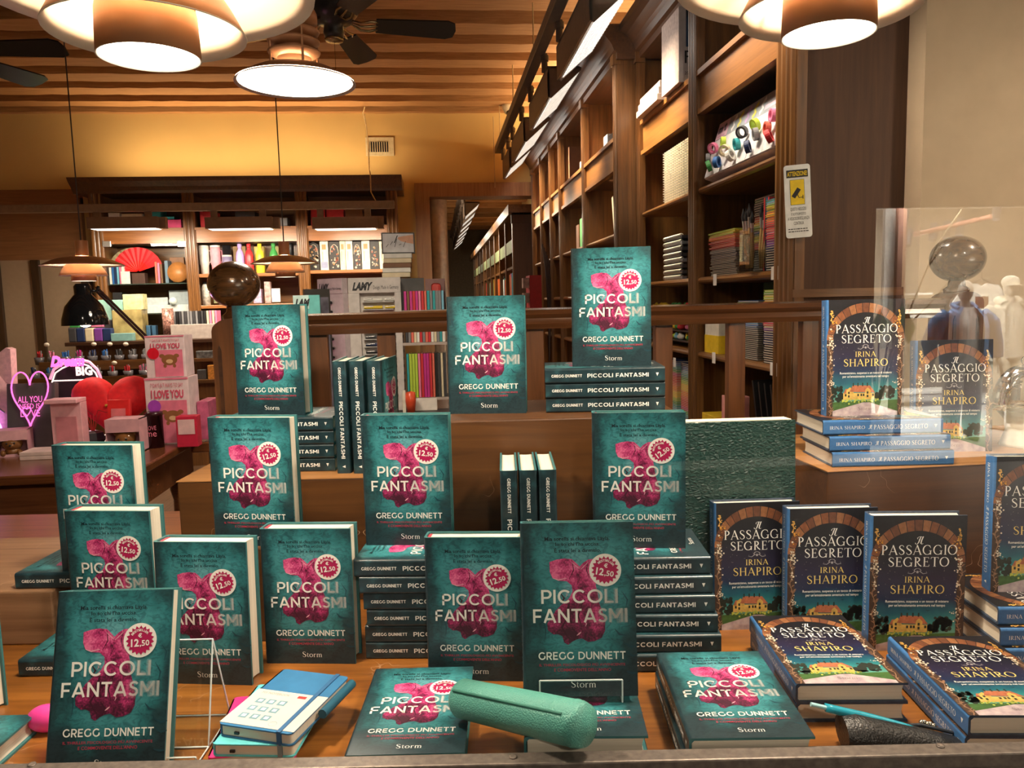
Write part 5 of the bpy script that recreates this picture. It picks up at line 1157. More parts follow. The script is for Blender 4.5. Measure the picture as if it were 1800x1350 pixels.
# ------- contents
def goods(name, label, cat, px0, px1, pyb, pyt, y, d, c, group=None, bev=.003, z=None, sides=None):
    a, b = PY(px0, pyb, y), PY(px1, pyb, y); t_ = PY((px0+px1)/2, pyt, y); zb = a.z if z is None else z
    m_ = c if not isinstance(c, (tuple, str)) else (col(c, CL[c]) if isinstance(c, str) else mat('c%s' % (c,), c, .5))
    ob = MB().box(-(b.x-a.x)/2, (b.x-a.x)/2, 0, d, 0, max(t_.z-zb, .01), b=bev).obj(name, m_, None, ((a.x+b.x)/2, y, zb)); return tag(ob, label, cat, group)
def turned(name, label, cat, px, r, prof, y, z, mats, group=None, mi=0):
    c = PY(px, 500, y); ob = MB().lathe(prof, 20, mi).obj(name, mats, None, (c.x, y, z)); return tag(ob, label, cat, group)
def bottle(label, px, color, h=.26, r=.036, z=None):
    return turned('water_bottle', label, 'bottle', px, r, [(0, 0), (r*.95, 0), (r, .01), (r, h*.6), (r*.8, h*.72), (r*.42, h*.82), (r*.42, h*.88), (r*.5, h*.885), (r*.5, h), (0, h)], 7.12, zmid[0] if z is None else z, col(color+'_gloss', CL.get(color, (.5, .35, .75)), .3), 'steel bottles on the middle bay shelf')
def tumbler(label, px, c_):
    z = zmid[0]; x = PY(px, 470, 7.1).x; h = .235
    t = thing('tumbler', label, 'tumbler', (x, 7.12, z), group='handled tumblers on the middle bay shelf')
    MB().lathe([(0, 0), (.034, 0), (.036, .08), (.041, .09), (.043, h-.02), (.042, h), (0, h+.002)], 22).obj('body', c_, t)
    MB().tube([(.043, 0, h-.03), (.056, 0, h-.03), (.058, 0, h-.1), (.054, 0, .11), (.043, 0, .10)], .005, 8).obj('handle', c_, t)
    MB().cyl(.042, h, h+.016, 20).obj('lid', mat('lid_pale', (.7, .68, .64), .4), t)
tumbler('white handled tumbler at the left of the middle bay shelf', 359, mat('tumbler_white', (.75, .73, .68), .4)); tumbler('pink handled tumbler in the middle bay', 379, mat('tumbler_pink', (.8, .32, .38), .4))
turned('flask', 'grey flask with a black and red lid in the middle bay', 'flask', 402, .04, [(0, 0), (.042, 0), (.042, .06), (.043, .06), (.043, .15), (.04, .15), (.04, .165), (.038, .165), (.036, .25), (0, .25)], 7.12, zmid[0], [mat('flask_white', (.7, .68, .64), .4), mat('flask_violet', (.2, .18, .3), .4), black], None, [0, 0, 0, 1, 1, 0, 0, 2, 2])
goods('bottle_carton', 'tan carton behind the lilac bottle in the middle bay', 'carton', 412, 434, 479, 433, 7.24, .08, (.5, .33, .16))
bottle('lilac steel bottle on the middle bay shelf', 425, 'lilac'); bottle('red steel bottle on the middle bay shelf', 441, 'red'); bottle('yellow steel bottle on the middle bay shelf', 460, 'yellow'); bottle('green steel bottle on the middle bay shelf', 484, 'green')
goods('bottle_carton', 'pale yellow carton behind the yellow bottle', 'carton', 449, 466, 479, 433, 7.24, .06, (.7, .55, .15)); goods('bottle_carton', 'pale green carton behind the green bottle', 'carton', 480, 494, 479, 433, 7.24, .06, (.5, .5, .2))
turned('flask', 'black slim flask at the right end of the middle bay', 'flask', 513, .03, [(0, 0), (.034, 0), (.034, .24), (.03, .26), (0, .26)], 7.12, zmid[0], black)
turned('printed_bottle', 'white printed bottle with a black cap below the white tumbler', 'bottle', 361, .035, [(0, 0), (.036, 0), (.036, .15), (.025, .18), (.02, .185), (.022, .21), (0, .21)], 7.12, zmid[1], [mat('printed_white', (.55, .55, .5), .4, var=.5, scale=40), black], None, [0, 0, 0, 0, 1, 1])
goods('flower_box', 'green and violet patterned box low in the middle bay', 'box', 376, 392, 533, 508, 7.1, .1, mat('flower_print', (.35, .4, .2), .5, var=.8, scale=30))
goods('lilac_box', 'lilac patterned box right of the dark wooden ball', 'box', 446, 460, 533, 508, 7.1, .1, mat('lilac_print', (.5, .35, .5), .5, var=.4, scale=30)); goods('white_card', 'white card standing low in the middle bay', 'card', 478, 493, 531, 507, 7.1, .02, (.8, .78, .74))
goods('red_bottle_box', 'red and white printed box low in the middle bay', 'box', 466, 477, 533, 495, 7.1, .05, mat('red_white_print', (.45, .3, .28), .5, var=.6, scale=25))
# nine upright diorama boxes in the right bay
for i, (a, b, top, k) in enumerate(((543, 563, 424, 'arch'), (564, 579, 422, 'w'), (580, 599, 425, 'd'), (599, 609, 421, 'y'), (609, 622, 421, 'w'), (622, 637, 425, 'a2'), (637, 652, 421, 'w'), (652, 668, 424, 'd2'), (668, 684, 424, 'w2'))):
    lab = {'arch': 'black diorama box with a pointed top, leftmost in the right bay', 'w': 'cream narrow box with a small picture in the right bay, %s' % ('second from left', 'fifth from left', 'seventh from left')[min(2, [1, 4, 6].index(i) if i in (1, 4, 6) else 0)], 'd': 'dark diorama box full of flowers, third from the left in the right bay', 'y': 'pale yellow narrow box, fourth from the left in the right bay', 'a2': 'dark diorama box with an arch and a red figure, sixth in the right bay', 'd2': 'brown house diorama box, eighth in the right bay', 'w2': 'pale box with owl eyes print at the right end of the right bay'}[k]
    p0, p1 = PY(a, 473, 7.08), PY(b, 473, 7.08); h = min(PY(a, top, 7.08).z, zf0-.003)-zri; w_ = p1.x-p0.x-.004
    t = thing('diorama_box', lab, 'box', (p0.x, 7.08, zri), group='diorama boxes in the right bay')
    darkk = k in ('arch', 'd', 'a2', 'd2')
    body = mat('box_black', (.02, .018, .016), .5) if darkk else (mat('box_pale_yellow', (.72, .66, .4), .5) if k == 'y' else mat('box_cream', (.75, .68, .52), .5))
    (MB().prism([(0, 0), (w_, 0), (w_, h*.88), (w_*.5, h), (0, h*.88)], 0, .12, 'y') if k == 'arch' else MB().box(0, w_, 0, .12, 0, h)).obj('carton', body, t)
    rp_ = random.Random(i); m = MB(); f_ = lambda x, z: (x, -.002, z)
    if darkk:
        for _ in range(26):
            x, z = rp_.uniform(.015, w_-.015), rp_.uniform(.02, h*.85); r = rp_.uniform(.004, .011)
            m.poly([f_(x+r*cos(-j*pi/3), z+r*sin(-j*pi/3)) for j in range(6)], rp_.choice((0, 0, 1, 2)))
        if k != 'd2': m.flat(arc(w_/2, h*.55, w_*.4, h*.35, 0, 180, .004, .004), f_, 0)
    else:
        m.poly([f_(*p) for p in ((w_*.25, h*.72), (w_*.75, h*.72), (w_*.75, h*.9), (w_*.25, h*.9))], 1)
        if i == 1: m.poly([f_(*p) for p in ((.005, .02), (w_-.005, .02), (w_-.005, h*.3), (.005, h*.3))], 3)
        m.flat(vst([(w_*.3, h*.3), (w_*.3, h*.65)], .004), f_, 1)
    m.obj('print', [mat('print_cream', (.62, .52, .38), .5), mat('print_ochre', (.4, .22, .08), .5), mat('print_rust', (.45, .12, .06), .5), mat('print_slate_blue', (.25, .27, .4), .5)], t)
# fans, frames, books in the glazed left bay
def handfan(label, px, py, R, a0, a1, c1, c2, y):
    c = PY(px, py, y); t = thing('hand_fan', label, 'fan', (c.x, y, c.z)); n = 22
    for (r0, r1, mm, nm) in ((R*.42, R, c1, 'leaf'), (.01, R*.44, c2, 'ribs')):
        vs = []; fs = []
        for i in range(n+1):
            a = rad(a0+(a1-a0)*i/n); dy = .006*(i % 2)
            vs += [(r0*cos(a), dy-.003*(nm == 'ribs'), r0*sin(a)), (r1*cos(a), dy-.003*(nm == 'ribs'), r1*sin(a)), (r1*cos(a), dy+.004, r1*sin(a)), (r0*cos(a), dy+.004, r0*sin(a))]
        for i in range(n): fs += [(4*i+k, 4*i+(k+1) % 4, 4*i+4+(k+1) % 4, 4*i+4+k) for k in range(4)]
        MB().add(vs, fs).obj(nm, mm, t)
handfan('red open hand fan in the glazed left bay', 243, 478, .215, 18, 176, mat('fan_red', (.75, .02, .03), .5), mat('fan_red_ribs', (.85, .02, .015), .5), 7.12)
handfan('cream and brown open hand fan behind the red one', 236, 480, .225, 60, 182, mat('fan_cream', (.5, .42, .24), .6, var=.3, scale=12), mat('fan_brown', (.2, .12, .07), .6), 7.22)
G_ = 'slim books under the fans in the glazed bay'
for i, c_ in enumerate(('charcoal', 'white', 'blue', 'navy', 'light blue', 'pink', 'white')):
    c = PY(191+i*4.4, 498, 7.1); upright('slim %s book under the hand fans, place %d from the left' % (c_, i+1), (c.x, 7.1, zle[0]), .14, .02, .17, c_, yaw=90, group=G_)
goods('small_picture', 'small white frame under the red fan', 'frame', 213, 229, 496, 477, 7.08, .012, (.75, .74, .74), z=zle[0]); goods('brown_box', 'dark brown box under the red fan', 'box', 232, 255, 495, 480, 7.12, .08, (.09, .04, .03), z=zle[0])
goods('notebook_upright', 'blue grey upright notebook in the glazed bay', 'notebook', 291, 297, 496, 458, 7.1, .15, (.15, .22, .3), z=zle[0]); goods('journal', 'brown leather journal at the right of the glazed bay', 'journal', 301, 326, 494, 452, 7.2, .03, (.3, .13, .06), z=zle[0])
turned('round_box', 'round wooden box leaning at the right of the glazed bay', 'box', 316, .06, [(0, 0), (.09, 0), (.09, .03), (0, .03)], 7.12, zle[0]+.09, mat('round_wood', (.45, .18, .05), .4)).rotation_euler = (rad(80), 0, 0)
for i, c_ in enumerate(('coral', 'pink', 'brown')): c = PY(276+i*4.5, 498, 7.12); upright('slim %s book right of the red fan' % c_, (c.x, 7.12, zle[0]), .14, .02, .19-.01*i, c_, yaw=90, lean=0, group='slim books right of the red fan')
goods('grey_case', 'dark grey case on the lower glass shelf', 'case', 200, 216, 549, 514, 7.12, .1, (.03, .03, .035), z=zle[1]); goods('frosted_frame', 'silver picture frame on the lower glass shelf', 'frame', 259, 296, 549, 523, 7.12, .02, (.5, .55, .58), z=zle[1]); goods('frosted_frame', 'tall silver picture frame at the right of the lower glass shelf', 'frame', 299, 334, 548, 510, 7.16, .02, (.42, .48, .52), z=zle[1]); goods('white_box', 'white low box before the silver frames', 'box', 252, 332, 549, 536, 7.06, .06, (.72, .74, .76), z=zle[1])
turned('glass_globe', 'small clear glass globe before the silver frames', 'globe', 302, .03, [(.035*sin(pi*j/10), .035-.035*cos(pi*j/10)) for j in range(11)], 7.05, zle[1]+.066, mat('globe_glass', (.7, .75, .75), .05))
# oddments in the dark top compartments
r_ = random.Random(3)
for bi, (a, b) in enumerate(zip(cx4, cx4[1:])):
    x = a+.06; k = 0
    while x < b-.22:
        w_ = r_.uniform(.08, .2); h = r_.uniform(.08, .2); c_ = r_.choice(('charcoal', 'cream', 'brown', 'pink', 'grey', 'white', 'red', 'teal'))
        block('stored_box', '%s storage box in the dark top compartment of the %s bay, place %d' % (c_, ('left', 'middle', 'right')[bi], k+1), 'box', (x+w_/2, 7.18, zf1+.0105), (w_-.015, .16, h), col(c_, CL[c_]), group='storage boxes in the top compartments'); x += w_; k += 1
goods('magenta_folder', 'magenta folder box above the left frieze', 'folder', 283, 319, 397, 386, 7.04, .05, (.6, .03, .15), z=zf1+.012)
# on the counter: stands, boxes, pens
goods('teal_display', 'mint green display box with a stepped top left on the counter', 'display box', 198, 216, 545, 527, 6.88, .09, (.35, .65, .55), z=zk+.001); goods('mint_backboard', 'mint green board behind the black desk lamp', 'panel', 164, 197, 560, 527, 6.94, .02, (.35, .65, .55), z=zk+.001)
g_ = goods('cream_house_box', 'cream and green house shaped box on the mint display', 'box', 217, 252, 541, 517, 6.73, .1, mat('house_box', (.6, .58, .3), .5, var=.25, scale=25), z=PY(226, 545, 6.72).z+.001)
goods('acrylic_case', 'clear display case with orange cards on the counter', 'display case', 200, 252, 595, 545, 6.72, .14, mat('case_print', (.38, .3, .12), .25, var=.5, scale=9), z=zk)
goods('case_base', 'turquoise base box at the foot of the clear display case', 'box', 195, 233, 595, 586, 6.64, .07, (.2, .4, .38), z=zk)
for i, (a, b, c_) in enumerate(((120, 134, 'charcoal'), (134, 149, 'navy'), (149, 164, 'cream'), (165, 180, 'purple'), (180, 196, 'navy'))):
    goods('pencil_case', '%s pencil case in the row under the desk lamp' % (('leftmost charcoal', 'dark blue', 'cream', 'violet', 'rightmost navy')[i]), 'pencil case', a, b, 590, 577, 6.66, .08, c_, 'pencil cases on the counter', .008, z=zk)
for i, (a, b, c_) in enumerate(((122, 138, 'green'), (160, 182, 'pink'), (184, 197, 'charcoal'))):
    goods('pencil_case', '%s pencil case on the raised tray behind the desk lamp' % c_, 'pencil case', a, b, 575, 562, 6.8, .08, c_, 'pencil cases on the raised tray', .008, z=zk+.11)
goods('raised_tray', 'dark raised tray behind the black desk lamp', 'tray', 120, 198, 578, 575, 6.76, .16, (.05, .04, .04), z=zk+.095)
turned('pen_tube', 'clear tube of bright beads and pens on the counter', 'tube', 291, .05, [(0, 0), (.045, 0), (.045, .26), (0, .26)], 6.75, zk, mat('bead_mix', (.3, .15, .12), .3, var=1.0, scale=70))
goods('card_rack', 'pale ribbed rack of black notebooks on the counter', 'rack', 301, 381, 595, 570, 6.68, .1, mat('rack_pale', (.45, .38, .34), .5), z=zk)
for i in range(16):
    c = PY(304+i*4.9, 560, 6.80); c_ = r_.choice(('black', 'black', 'charcoal', 'grey')) if i < 12 else r_.choice(('pink', 'cream'))
    upright('slim %s notebook filed in the ribbed rack, place %d from the left' % (c_, i+1), (c.x, 6.84, zk+.002), .12, .018, .23, c_, yaw=90, lean=0, group='slim notebooks filed in the ribbed rack', name='slim_notebook', cat='notebook')
for i, px in enumerate((262, 272)): goods('blue_pack', 'blue pen pack on the counter by the bead tube, %s' % ('left', 'right')[i], 'pack', px-4, px+3, 594, 572, 6.78, .05, (.05, .14, .25), 'blue pen packs', z=zk)
# pens in the stepped trays: cups of pens
cupc = ['red', 'charcoal', 'navy', 'pink', 'grey', 'blue', 'blue', 'red', 'black', 'magenta']
for row, (py0, y, n, x0, x1) in enumerate(((640, 6.56, 9, 70, 258), (668, 6.445, 8, 62, 254))):
    for i in range(n):
        px = x0+(x1-x0)*i/(n-1); c_ = cupc[(i*3+row*2) % 10]; c = PY(px, py0, y)
        t = thing('pen_cup', 'clear cup of %s pens on the %s stepped shelf, place %d' % (c_, ('upper', 'lower')[row], i+1), 'pen cup', (c.x, y, (PY(150, 640, 6.5).z, PY(150, 668, 6.4).z)[row]+.002), group='pen cups on the stepped shelves')
        MB().lathe([(0, 0), (.03, 0), (.038, .06), (.036, .06), (.028, .004), (0, .004)], 14).obj('cup', mat('cup_smoke', (.12, .11, .12), .2), t)
        m = MB()
        for k in range(12):
            a = r_.uniform(0, 6.3); d = r_.uniform(.006, .028); m.tube([(d*cos(a)*.7, d*sin(a)*.7, .006), (d*1.1*cos(a), d*1.1*sin(a), .10+r_.uniform(-.012, .012))], .005, 6, k % 3 if k % 3 < 2 else 0)
        p_ = m.obj('pens', [col(c_, CL[c_]), col('grey', CL['grey'])], t); p_['kind'] = 'stuff'
for i, (px, py) in enumerate(((165, 605), (193, 605), (221, 605), (201, 638), (82, 606))):
    c = PY(px, py, 6.52 if py < 620 else 6.37); tag(MB().sphere((0, 0, 0), (.022, .012, .016), 14).obj('drawer_knob', mat('knob_cream', (.7, .62, .5), .25), None, c), 'round pale knob above the pen trays, ' + ('under the pencil cases', 'left of the centre', 'right of the centre', 'on the lower step', 'at the far left')[i], 'knob', 'pale knobs above the pen trays')
goods('clear_tray', 'clear tray of black pens right of the love boxes', 'tray', 345, 381, 630, 617, 6.45, .08, mat('tray_smoke', (.15, .15, .15), .2, var=.6, scale=40), z=PY(360, 630, 6.45).z+.001); goods('orange_pack', 'orange pack of pencils right of the love boxes', 'pack', 366, 386, 667, 642, 6.4, .06, mat('orange_sticks', (.7, .3, .05), .5, var=.4, scale=60), z=PY(360, 667, 6.4).z+.001); goods('black_white_pack', 'black and white pack beside the orange pencils', 'pack', 347, 362, 667, 650, 6.4, .05, (.08, .08, .08), z=PY(360, 667, 6.4).z+.001)
KC(MB().box(PY(343, 670, 6.5).x, PY(389, 670, 6.5).x, 6.36, 6.75, PY(360, 671, 6.5).z+.001, PY(360, 667, 6.4).z+.0).box(PY(343, 632, 6.5).x, PY(389, 632, 6.5).x, 6.42, 6.75, PY(360, 633, 6.45).z-.01, PY(360, 630, 6.45).z), 'side_shelf', W_caseX)
# light bar in front of the cabinet
YL = 6.35
lbm = mat('light_bar_putty', (.30, .21, .13), .5)
za = PY(340, 364, YL).z; x0, x1 = PY(-40, 364, YL).x, PY(693, 358, YL).x
t = thing('light_bar', 'putty coloured light bar with three box lamps before the stationery cabinet', 'track light', (x0, YL, za))
MB().box(0, x1-x0, -.025, .025, -.03, .03, b=.004).obj('rail', lbm, t)
for px0, px1 in ((157, 280), (363, 480), (550, 664)):
    a, b = PY(px0, 392, YL).x-x0, PY(px1, 392, YL).x-x0; zt_ = PY(px0, 383, YL).z-za; zb_ = PY(px0, 403, YL).z-za
    f = MB().prism([(-.05, zt_), (.06, zt_), (.10, zb_+.03), (.10, zb_), (-.05, zb_)], a, b, 'x').prism([(-.0, zt_), (.06, zt_), (.06, zb_), (-.0, zb_)], b, b+.045, 'x').obj('box_lamp', lbm, t)
    MB().box(a+.02, b-.02, -.03, .095, zb_-.003, zb_-.0005).obj('lens', lens, f)
    for q in (.12, .85): MB().box(a+(b-a)*q-.025, a+(b-a)*q+.025, -.012, .012, zt_, -.03).obj('mount', lbm, f)
    light('AREA', 'cabinet_wash', (x0+(a+b)/2, YL+.03, za+zb_-.012), 30, SOFT, size=b-a, size_y=.1, target=(x0+(a+b)/2, YL+.42, za+zb_-.75))
# ------------------------------------------------------------------ red-brown gift table at left
TZ_ = .85
gt = thing('gift_table', 'red brown wooden table covered with pink gifts at the left', 'table', (-2.5, 2.44, 0))
X0, X1, Y0, Y1 = 0, 1.55, .02, .74
MB().box(X0, X1, Y0-.0, Y1, TZ_-.03, TZ_, b=.006).obj('top', W_tab, gt)
MB().box(X0+.04, X1-.04, Y0+.04, Y1-.04, TZ_-.15, TZ_-.031).obj('apron', W_tab, gt)
for x, y in ((.1, .1), (1.47, .1), (.1, .66), (1.47, .66)):
    MB().lathe([(0, 0), (.03, 0), (.035, .04), (.022, .07), (.03, .2), (.04, .3), (.02, .34), (.035, .4), (.03, .6), (.04, .64), (.04, TZ_-.03), (0, TZ_-.03)], 18, M=Matrix.Translation((x, y, 0))).obj('leg', W_tab, gt)
MB().box(.1, 1.47, .36, .40, .12, .16).box(.08, .12, .1, .66, .12, .16).box(1.45, 1.49, .1, .66, .12, .16).obj('stretcher', W_tab, gt)
def on(px, py): return PZ(px, py, TZ_)
pinkc = (.8, .28, .38); neonp = mat('neon_pink', (.9, .12, .5), .4, emit=1.6, ecol=(1, .16, .55)); neonw = mat('neon_white', (.9, .8, .8), .4, emit=1.0, ecol=(1, .85, .8)); neonv = mat('neon_violet', (.6, .3, .9), .4, emit=2.2, ecol=(.7, .35, 1))
def gbox(label, px0, px1, pyb, pyt, d, c, name='gift_box', yaw=0, cat='box'):
    y = pyb if pyb < 10 else on((px0+px1)/2, pyb).y; a, b = PY(px0, 720, y), PY(px1, 720, y); h = PY((px0+px1)/2, pyt, y).z-TZ_
    t = thing(name, label, cat, ((a.x+b.x)/2, y, TZ_), (0, 0, rad(yaw))); w_ = b.x-a.x
    MB().box(-w_/2, w_/2, 0, d, 0, h, b=.002).obj('carton', c if not isinstance(c, tuple) else mat('c%s' % (c,), c, .45), t); return t, w_, h
def front(y=-.0015): return lambda a, b: (a, y, b)
bear = mat('bear_brown', (.3, .11, .04), .5); bears = mat('bear_gloss', (.22, .09, .03), .15)
def bearprint(m, cx_, cz, s, mi, fp):
    el = lambda x, z, rx, rz, k, e: m.poly([front(fp-e)(cx_+s*(x+rx*cos(-j*pi/10)), cz+s*(z+rz*sin(-j*pi/10))) for j in range(20)], k)
    el(0, 0, .5, .36, mi, 0); el(-.46, .26, .17, .13, mi, .0002); el(.46, .26, .17, .13, mi, .0002); el(0, -.1, .22, .14, mi+1, .0004)
    for x in (-.3, .3): el(x, -.4, .1, .12, mi, .0002)
for k, (px0, px1, pyb, pyt, z0) in enumerate(((257, 334, 2.93, 664, None), (262, 332, 0, 604, 1))):
    if z0 is None: t, w_, h = gbox('lower white and pink love gift box of two stacked', px0, px1, pyb, pyt, .12, (.8, .62, .64), 'love_box'); hh = h; base = t.location.copy(); w0 = w_
    else:
        t = thing('love_box', 'upper white and pink love gift box stacked on a larger one', 'box', base+Vector((.0, .012, hh+.001))); w_ = w0*.9; h = hh*.62
        MB().box(-w_/2, w_/2, 0, .10, 0, h, b=.002).obj('carton', mat('c_love', (.8, .62, .64), .45), t)
    m = MB(); f0 = front(); f1 = front(-.0025)
    m.poly([f0(*p) for p in ((-w_/2, h*.97), (w_/2, h*.97), (w_/2, h), (-w_/2, h))], 0).poly([f0(*p) for p in ((-w_*.28, h*.02), (w_*.44, h*.02), (w_*.44, h*.66), (-w_*.28, h*.66))], 0)
    m.text(fit(tgeo('I LOVE YOU', .04), -w_*.36, w_*.38, h*.70, h*.82), f1, 1).text(fit(tgeo('7 DAYS & 7 WAYS TO SAY', .0), -w_*.36, w_*.38, h*.86, h*.92), f1, 1)
    m.poly([front(-.003)(-w_*.3+w_*.15*cos(-j*pi/12), h*.58+w_*.15*sin(-j*pi/12)) for j in range(24)], 4 if k else 5)
    bearprint(m, w_*.1, h*.42, w_*.4, 2, -.002)
    m.obj('front_print', [mat('print_rose', (.8, .2, .3), .45), mat('print_rose_deep', (.65, .08, .15), .45), bear, mat('muzzle', (.75, .45, .25), .5), mat('badge_red', (.75, .01, .03), .4), mat('badge_violet', (.4, .06, .5), .4)], t)
t, w_, h = gbox('small red and white box before the lower love box', 307, 344, 2.85, 732, .05, (.6, .02, .06)); MB().poly([front()(*p) for p in ((-w_*.4, h*.42), (w_*.4, h*.42), (w_*.4, h*.9), (-w_*.4, h*.9))]).obj('label_patch', mat('print_rose_white', (.8, .5, .5), .5), t)
gbox('pink ribbed gift pack right of the love boxes', 346, 366, 3.0, 706, .14, mat('pink_rib', (.5, .1, .2), .5, var=.3, scale=30), yaw=0)
c = on(274, 786); t = thing('black_tin', 'black cylindrical tin with pink lettering before the love boxes', 'tin', c); h = PY(274, 724, c.y).z-TZ_; r = .03
MB().lathe([(0, 0), (r, 0), (r, h*.9), (r*1.04, h*.9), (r*1.04, h), (0, h)], 24).obj('body', mat('tin_black', (.04, .008, .012), .25), t)
m = MB()
for i, (tx, z) in enumerate((('LOVE', .52), ('me', .34))): m.text(fit(tgeo(tx, .0), -.018, .016, h*z, h*(z+.12)), lambda a, b: (r*1.03*sin(a/r), -r*1.03*cos(a/r), b), 0)
m.obj('lettering', mat('print_rose', (.8, .2, .3)), t)
def bearfig(parent, s, z):
    m = MB().sphere((0, .02, z+.42*s), (.36*s, .3*s, .3*s), 18).sphere((0, .02, z+.12*s), (.28*s, .24*s, .2*s), 16).sphere((0, .02-.27*s, z+.36*s), (.13*s, .08*s, .09*s), 12)
    for sx in (-1, 1): m.sphere((sx*.3*s, .02, z+.66*s), (.11*s, .06*s, .11*s), 12).sphere((sx*.28*s, .0, z+.08*s), (.1*s, .12*s, .12*s), 10)
    f = m.obj('bear_figure', bears, parent); e = MB()
    for sx in (-1, 1): e.sphere((sx*.13*s, .02-.27*s, z+.46*s), .035*s, 8)
    e.sphere((0, .02-.35*s, z+.39*s), .04*s, 8); e.obj('eyes_and_nose', black, f)
def windowbox(label, px0, px1, pyb, pyt, d, yaw=0):
    a, b = on(px0, pyb), on(px1, pyb); y = (a.y+b.y)/2; h = PY((px0+px1)/2, pyt, y).z-TZ_; w_ = b.x-a.x
    t = thing('bear_box', label, 'box', ((a.x+b.x)/2, y, TZ_), (0, 0, rad(yaw)), 'pink boxes with little brown bears'); pm = mat('box_pink', (.72, .38, .42), .5)
    MB().box(-w_/2, w_/2, 0, d, 0, .004).box(-w_/2, w_/2, d-.003, d, 0, h).box(-w_/2, -w_/2+.003, 0, d, 0, h).box(w_/2-.003, w_/2, 0, d, 0, h).box(-w_/2, w_/2, 0, d, h-.003, h).box(-w_/2, w_/2, -.002, 0, h*.62, h).box(-w_/2, w_/2, -.002, 0, 0, h*.1).obj('carton', pm, t)
    bearfig(t, w_*.85, .006); return t
t = windowbox('pink box with a glossy brown bear in the middle of the gift table', 191, 246, 797, 737, .09); t.location.y += .0
windowbox('open pink box with a brown bear at the far left front', -4, 46, 803, 757, .08, 14); windowbox('violet lit pink box with a bear behind the far left one', 20, 76, 778, 735, .07)
# pink open display, red frame, heart cushion
t, w_, h = gbox('pale pink open display box behind the bear boxes', 88, 142, 2.84, 708, .05, mat('display_pink', (.82, .42, .46), .5), 'display_box'); MB().box(-w_*.34, w_*.34, -.003, 0, h*.1, h*.72).obj('recess', mat('recess_pink', (.6, .22, .26), .5), t); MB().box(-w_*.56, w_*.5, -.03, .05, h, h+.014, b=.002).obj('lid', mat('display_pink', (.82, .42, .46)), t)
c = PY(197, 740, 3.02); t = thing('heart_cushion', 'big red heart shaped cushion on the gift table', 'cushion', (c.x, c.y, TZ_+.012), (rad(-10), 0, 0)); R = .15
m = MB(); hp = []
for i in range(48):
    a = 2*pi*i/48; hp.append((16*sin(a)**3/16, (13*cos(a)-5*cos(2*a)-2*cos(3*a)-cos(4*a)+17)/17*.82))
rings = 9; vs = []; fs = []
for j in range(rings):
    q = -pi/2+pi*j/(rings-1); k = max(cos(q), .02)**.5; dy = .055*sin(q)
    for x, z in hp: vs.append((x*R*k, dy, (.72+(z-.72)*k)*R*1.15))
n = 48
for j in range(rings-1):
    for i in range(n): fs.append((j*n+i, j*n+(i+1) % n, (j+1)*n+(i+1) % n, (j+1)*n+i))
m.add(vs, fs, 0, True).add(vs, [list(range(n)), list(range((rings-1)*n, rings*n))[::-1]]); m.obj('cushion', mat('velvet_red', (.72, .015, .02), .7, bump=.3, scale=60), t)
m = MB().tube([(-.07, -.056, .11), (-.04, -.06, .085), (-.03, -.06, .11), (0, -.062, .10), (.05, -.058, .115)], .0012, 5).tube([(-.004, -.06, .125), (.012, -.06, .13), (.02, -.058, .118)], .006, 6, 1); m.obj('stitched_face', [mat('stitch_dark', (.2, .02, .01), .6), mat('bow_gold', (.6, .3, .04), .4)], t)
t, w_, h = gbox('red rimmed photo frame leaning before the heart cushion', 184, 224, 2.86, 703, .02, (.72, .02, .02), 'framed_photo', cat='frame'); t.rotation_euler = (rad(-8), 0, 0)
MB().poly([front()(*p) for p in ((-w_*.32, h*.12), (w_*.32, h*.12), (w_*.32, h*.82), (-w_*.32, h*.82))]).obj('picture', mat('frame_pic', (.75, .18, .2), .4), t); m = MB()
for i, z in enumerate((.62, .5, .38)): m.box(-w_*.2, w_*(.2-.06*i), -.003, -.002, h*z, h*(z+.05))
m.obj('caption', mat('print_rose_white', (.8, .5, .5)), t)
# neon board, 'Dream BIG' sign, cushion with a pointed ear
t, w_, h = gbox('grey board with a pink neon heart and letters at the left', 6, 92, 2.9, 674, .03, (.10, .085, .09), 'neon_board', cat='board'); t.rotation_euler = (rad(-8), 0, 0)
zq = lambda py: PY(50, py, 2.9).z-TZ_
hp2 = [(w_*.38*x, zq(752)+(zq(682)-zq(752))*z) for x, z in [(q[0], q[1]) for q in hp]]
MB().tube([(x, -.006, z) for x, z in hp2]+[(hp2[0][0], -.006, hp2[0][1])], .0028, 6, cap=False).obj('neon_heart', neonp, t); m = MB()
for tx, a, b, z, zt_ in (('ALL YOU', -.25, .25, 708, 697), ('NEED IS', -.22, .20, 719, 710), ('L   VE', -.2, .2, 733, 721)): m.text(fit(tgeo(tx, .0), w_*a, w_*b, zq(z), zq(zt_)), front(-.006), 0)
hl = [(w_*.085*q[0]-w_*.07, -.006, zq(733)+(zq(721)-zq(733))*q[1]) for q in hp[::4]]; m.tube(hl+[hl[0]], .002, 5); m.obj('neon_letters', neonp, t)
c = PY(135, 690, 3.12); t = thing('neon_sign', 'pink and white neon sign on a black panel reading a wish, behind the gifts', 'sign', (c.x, c.y, TZ_)); hb = lambda py: PY(135, py, c.y).z-TZ_
X = lambda px: PY(px, 680, c.y).x-c.x
ar = [(X(90), hb(720))]+[(X(90), hb(665)), (X(98), hb(648)), (X(112), hb(640)), (X(128), hb(634)), (X(146), hb(632)), (X(162), hb(637)), (X(174), hb(650)), (X(179), hb(664)), (X(180), hb(690))]+[(X(180), hb(720))]
MB().prism([(x*.96, z-.008 if z > .02 else z) for x, z in ar], .0, .008, 'y').obj('panel', mat('sign_panel', (.03, .02, .025), .15), t)
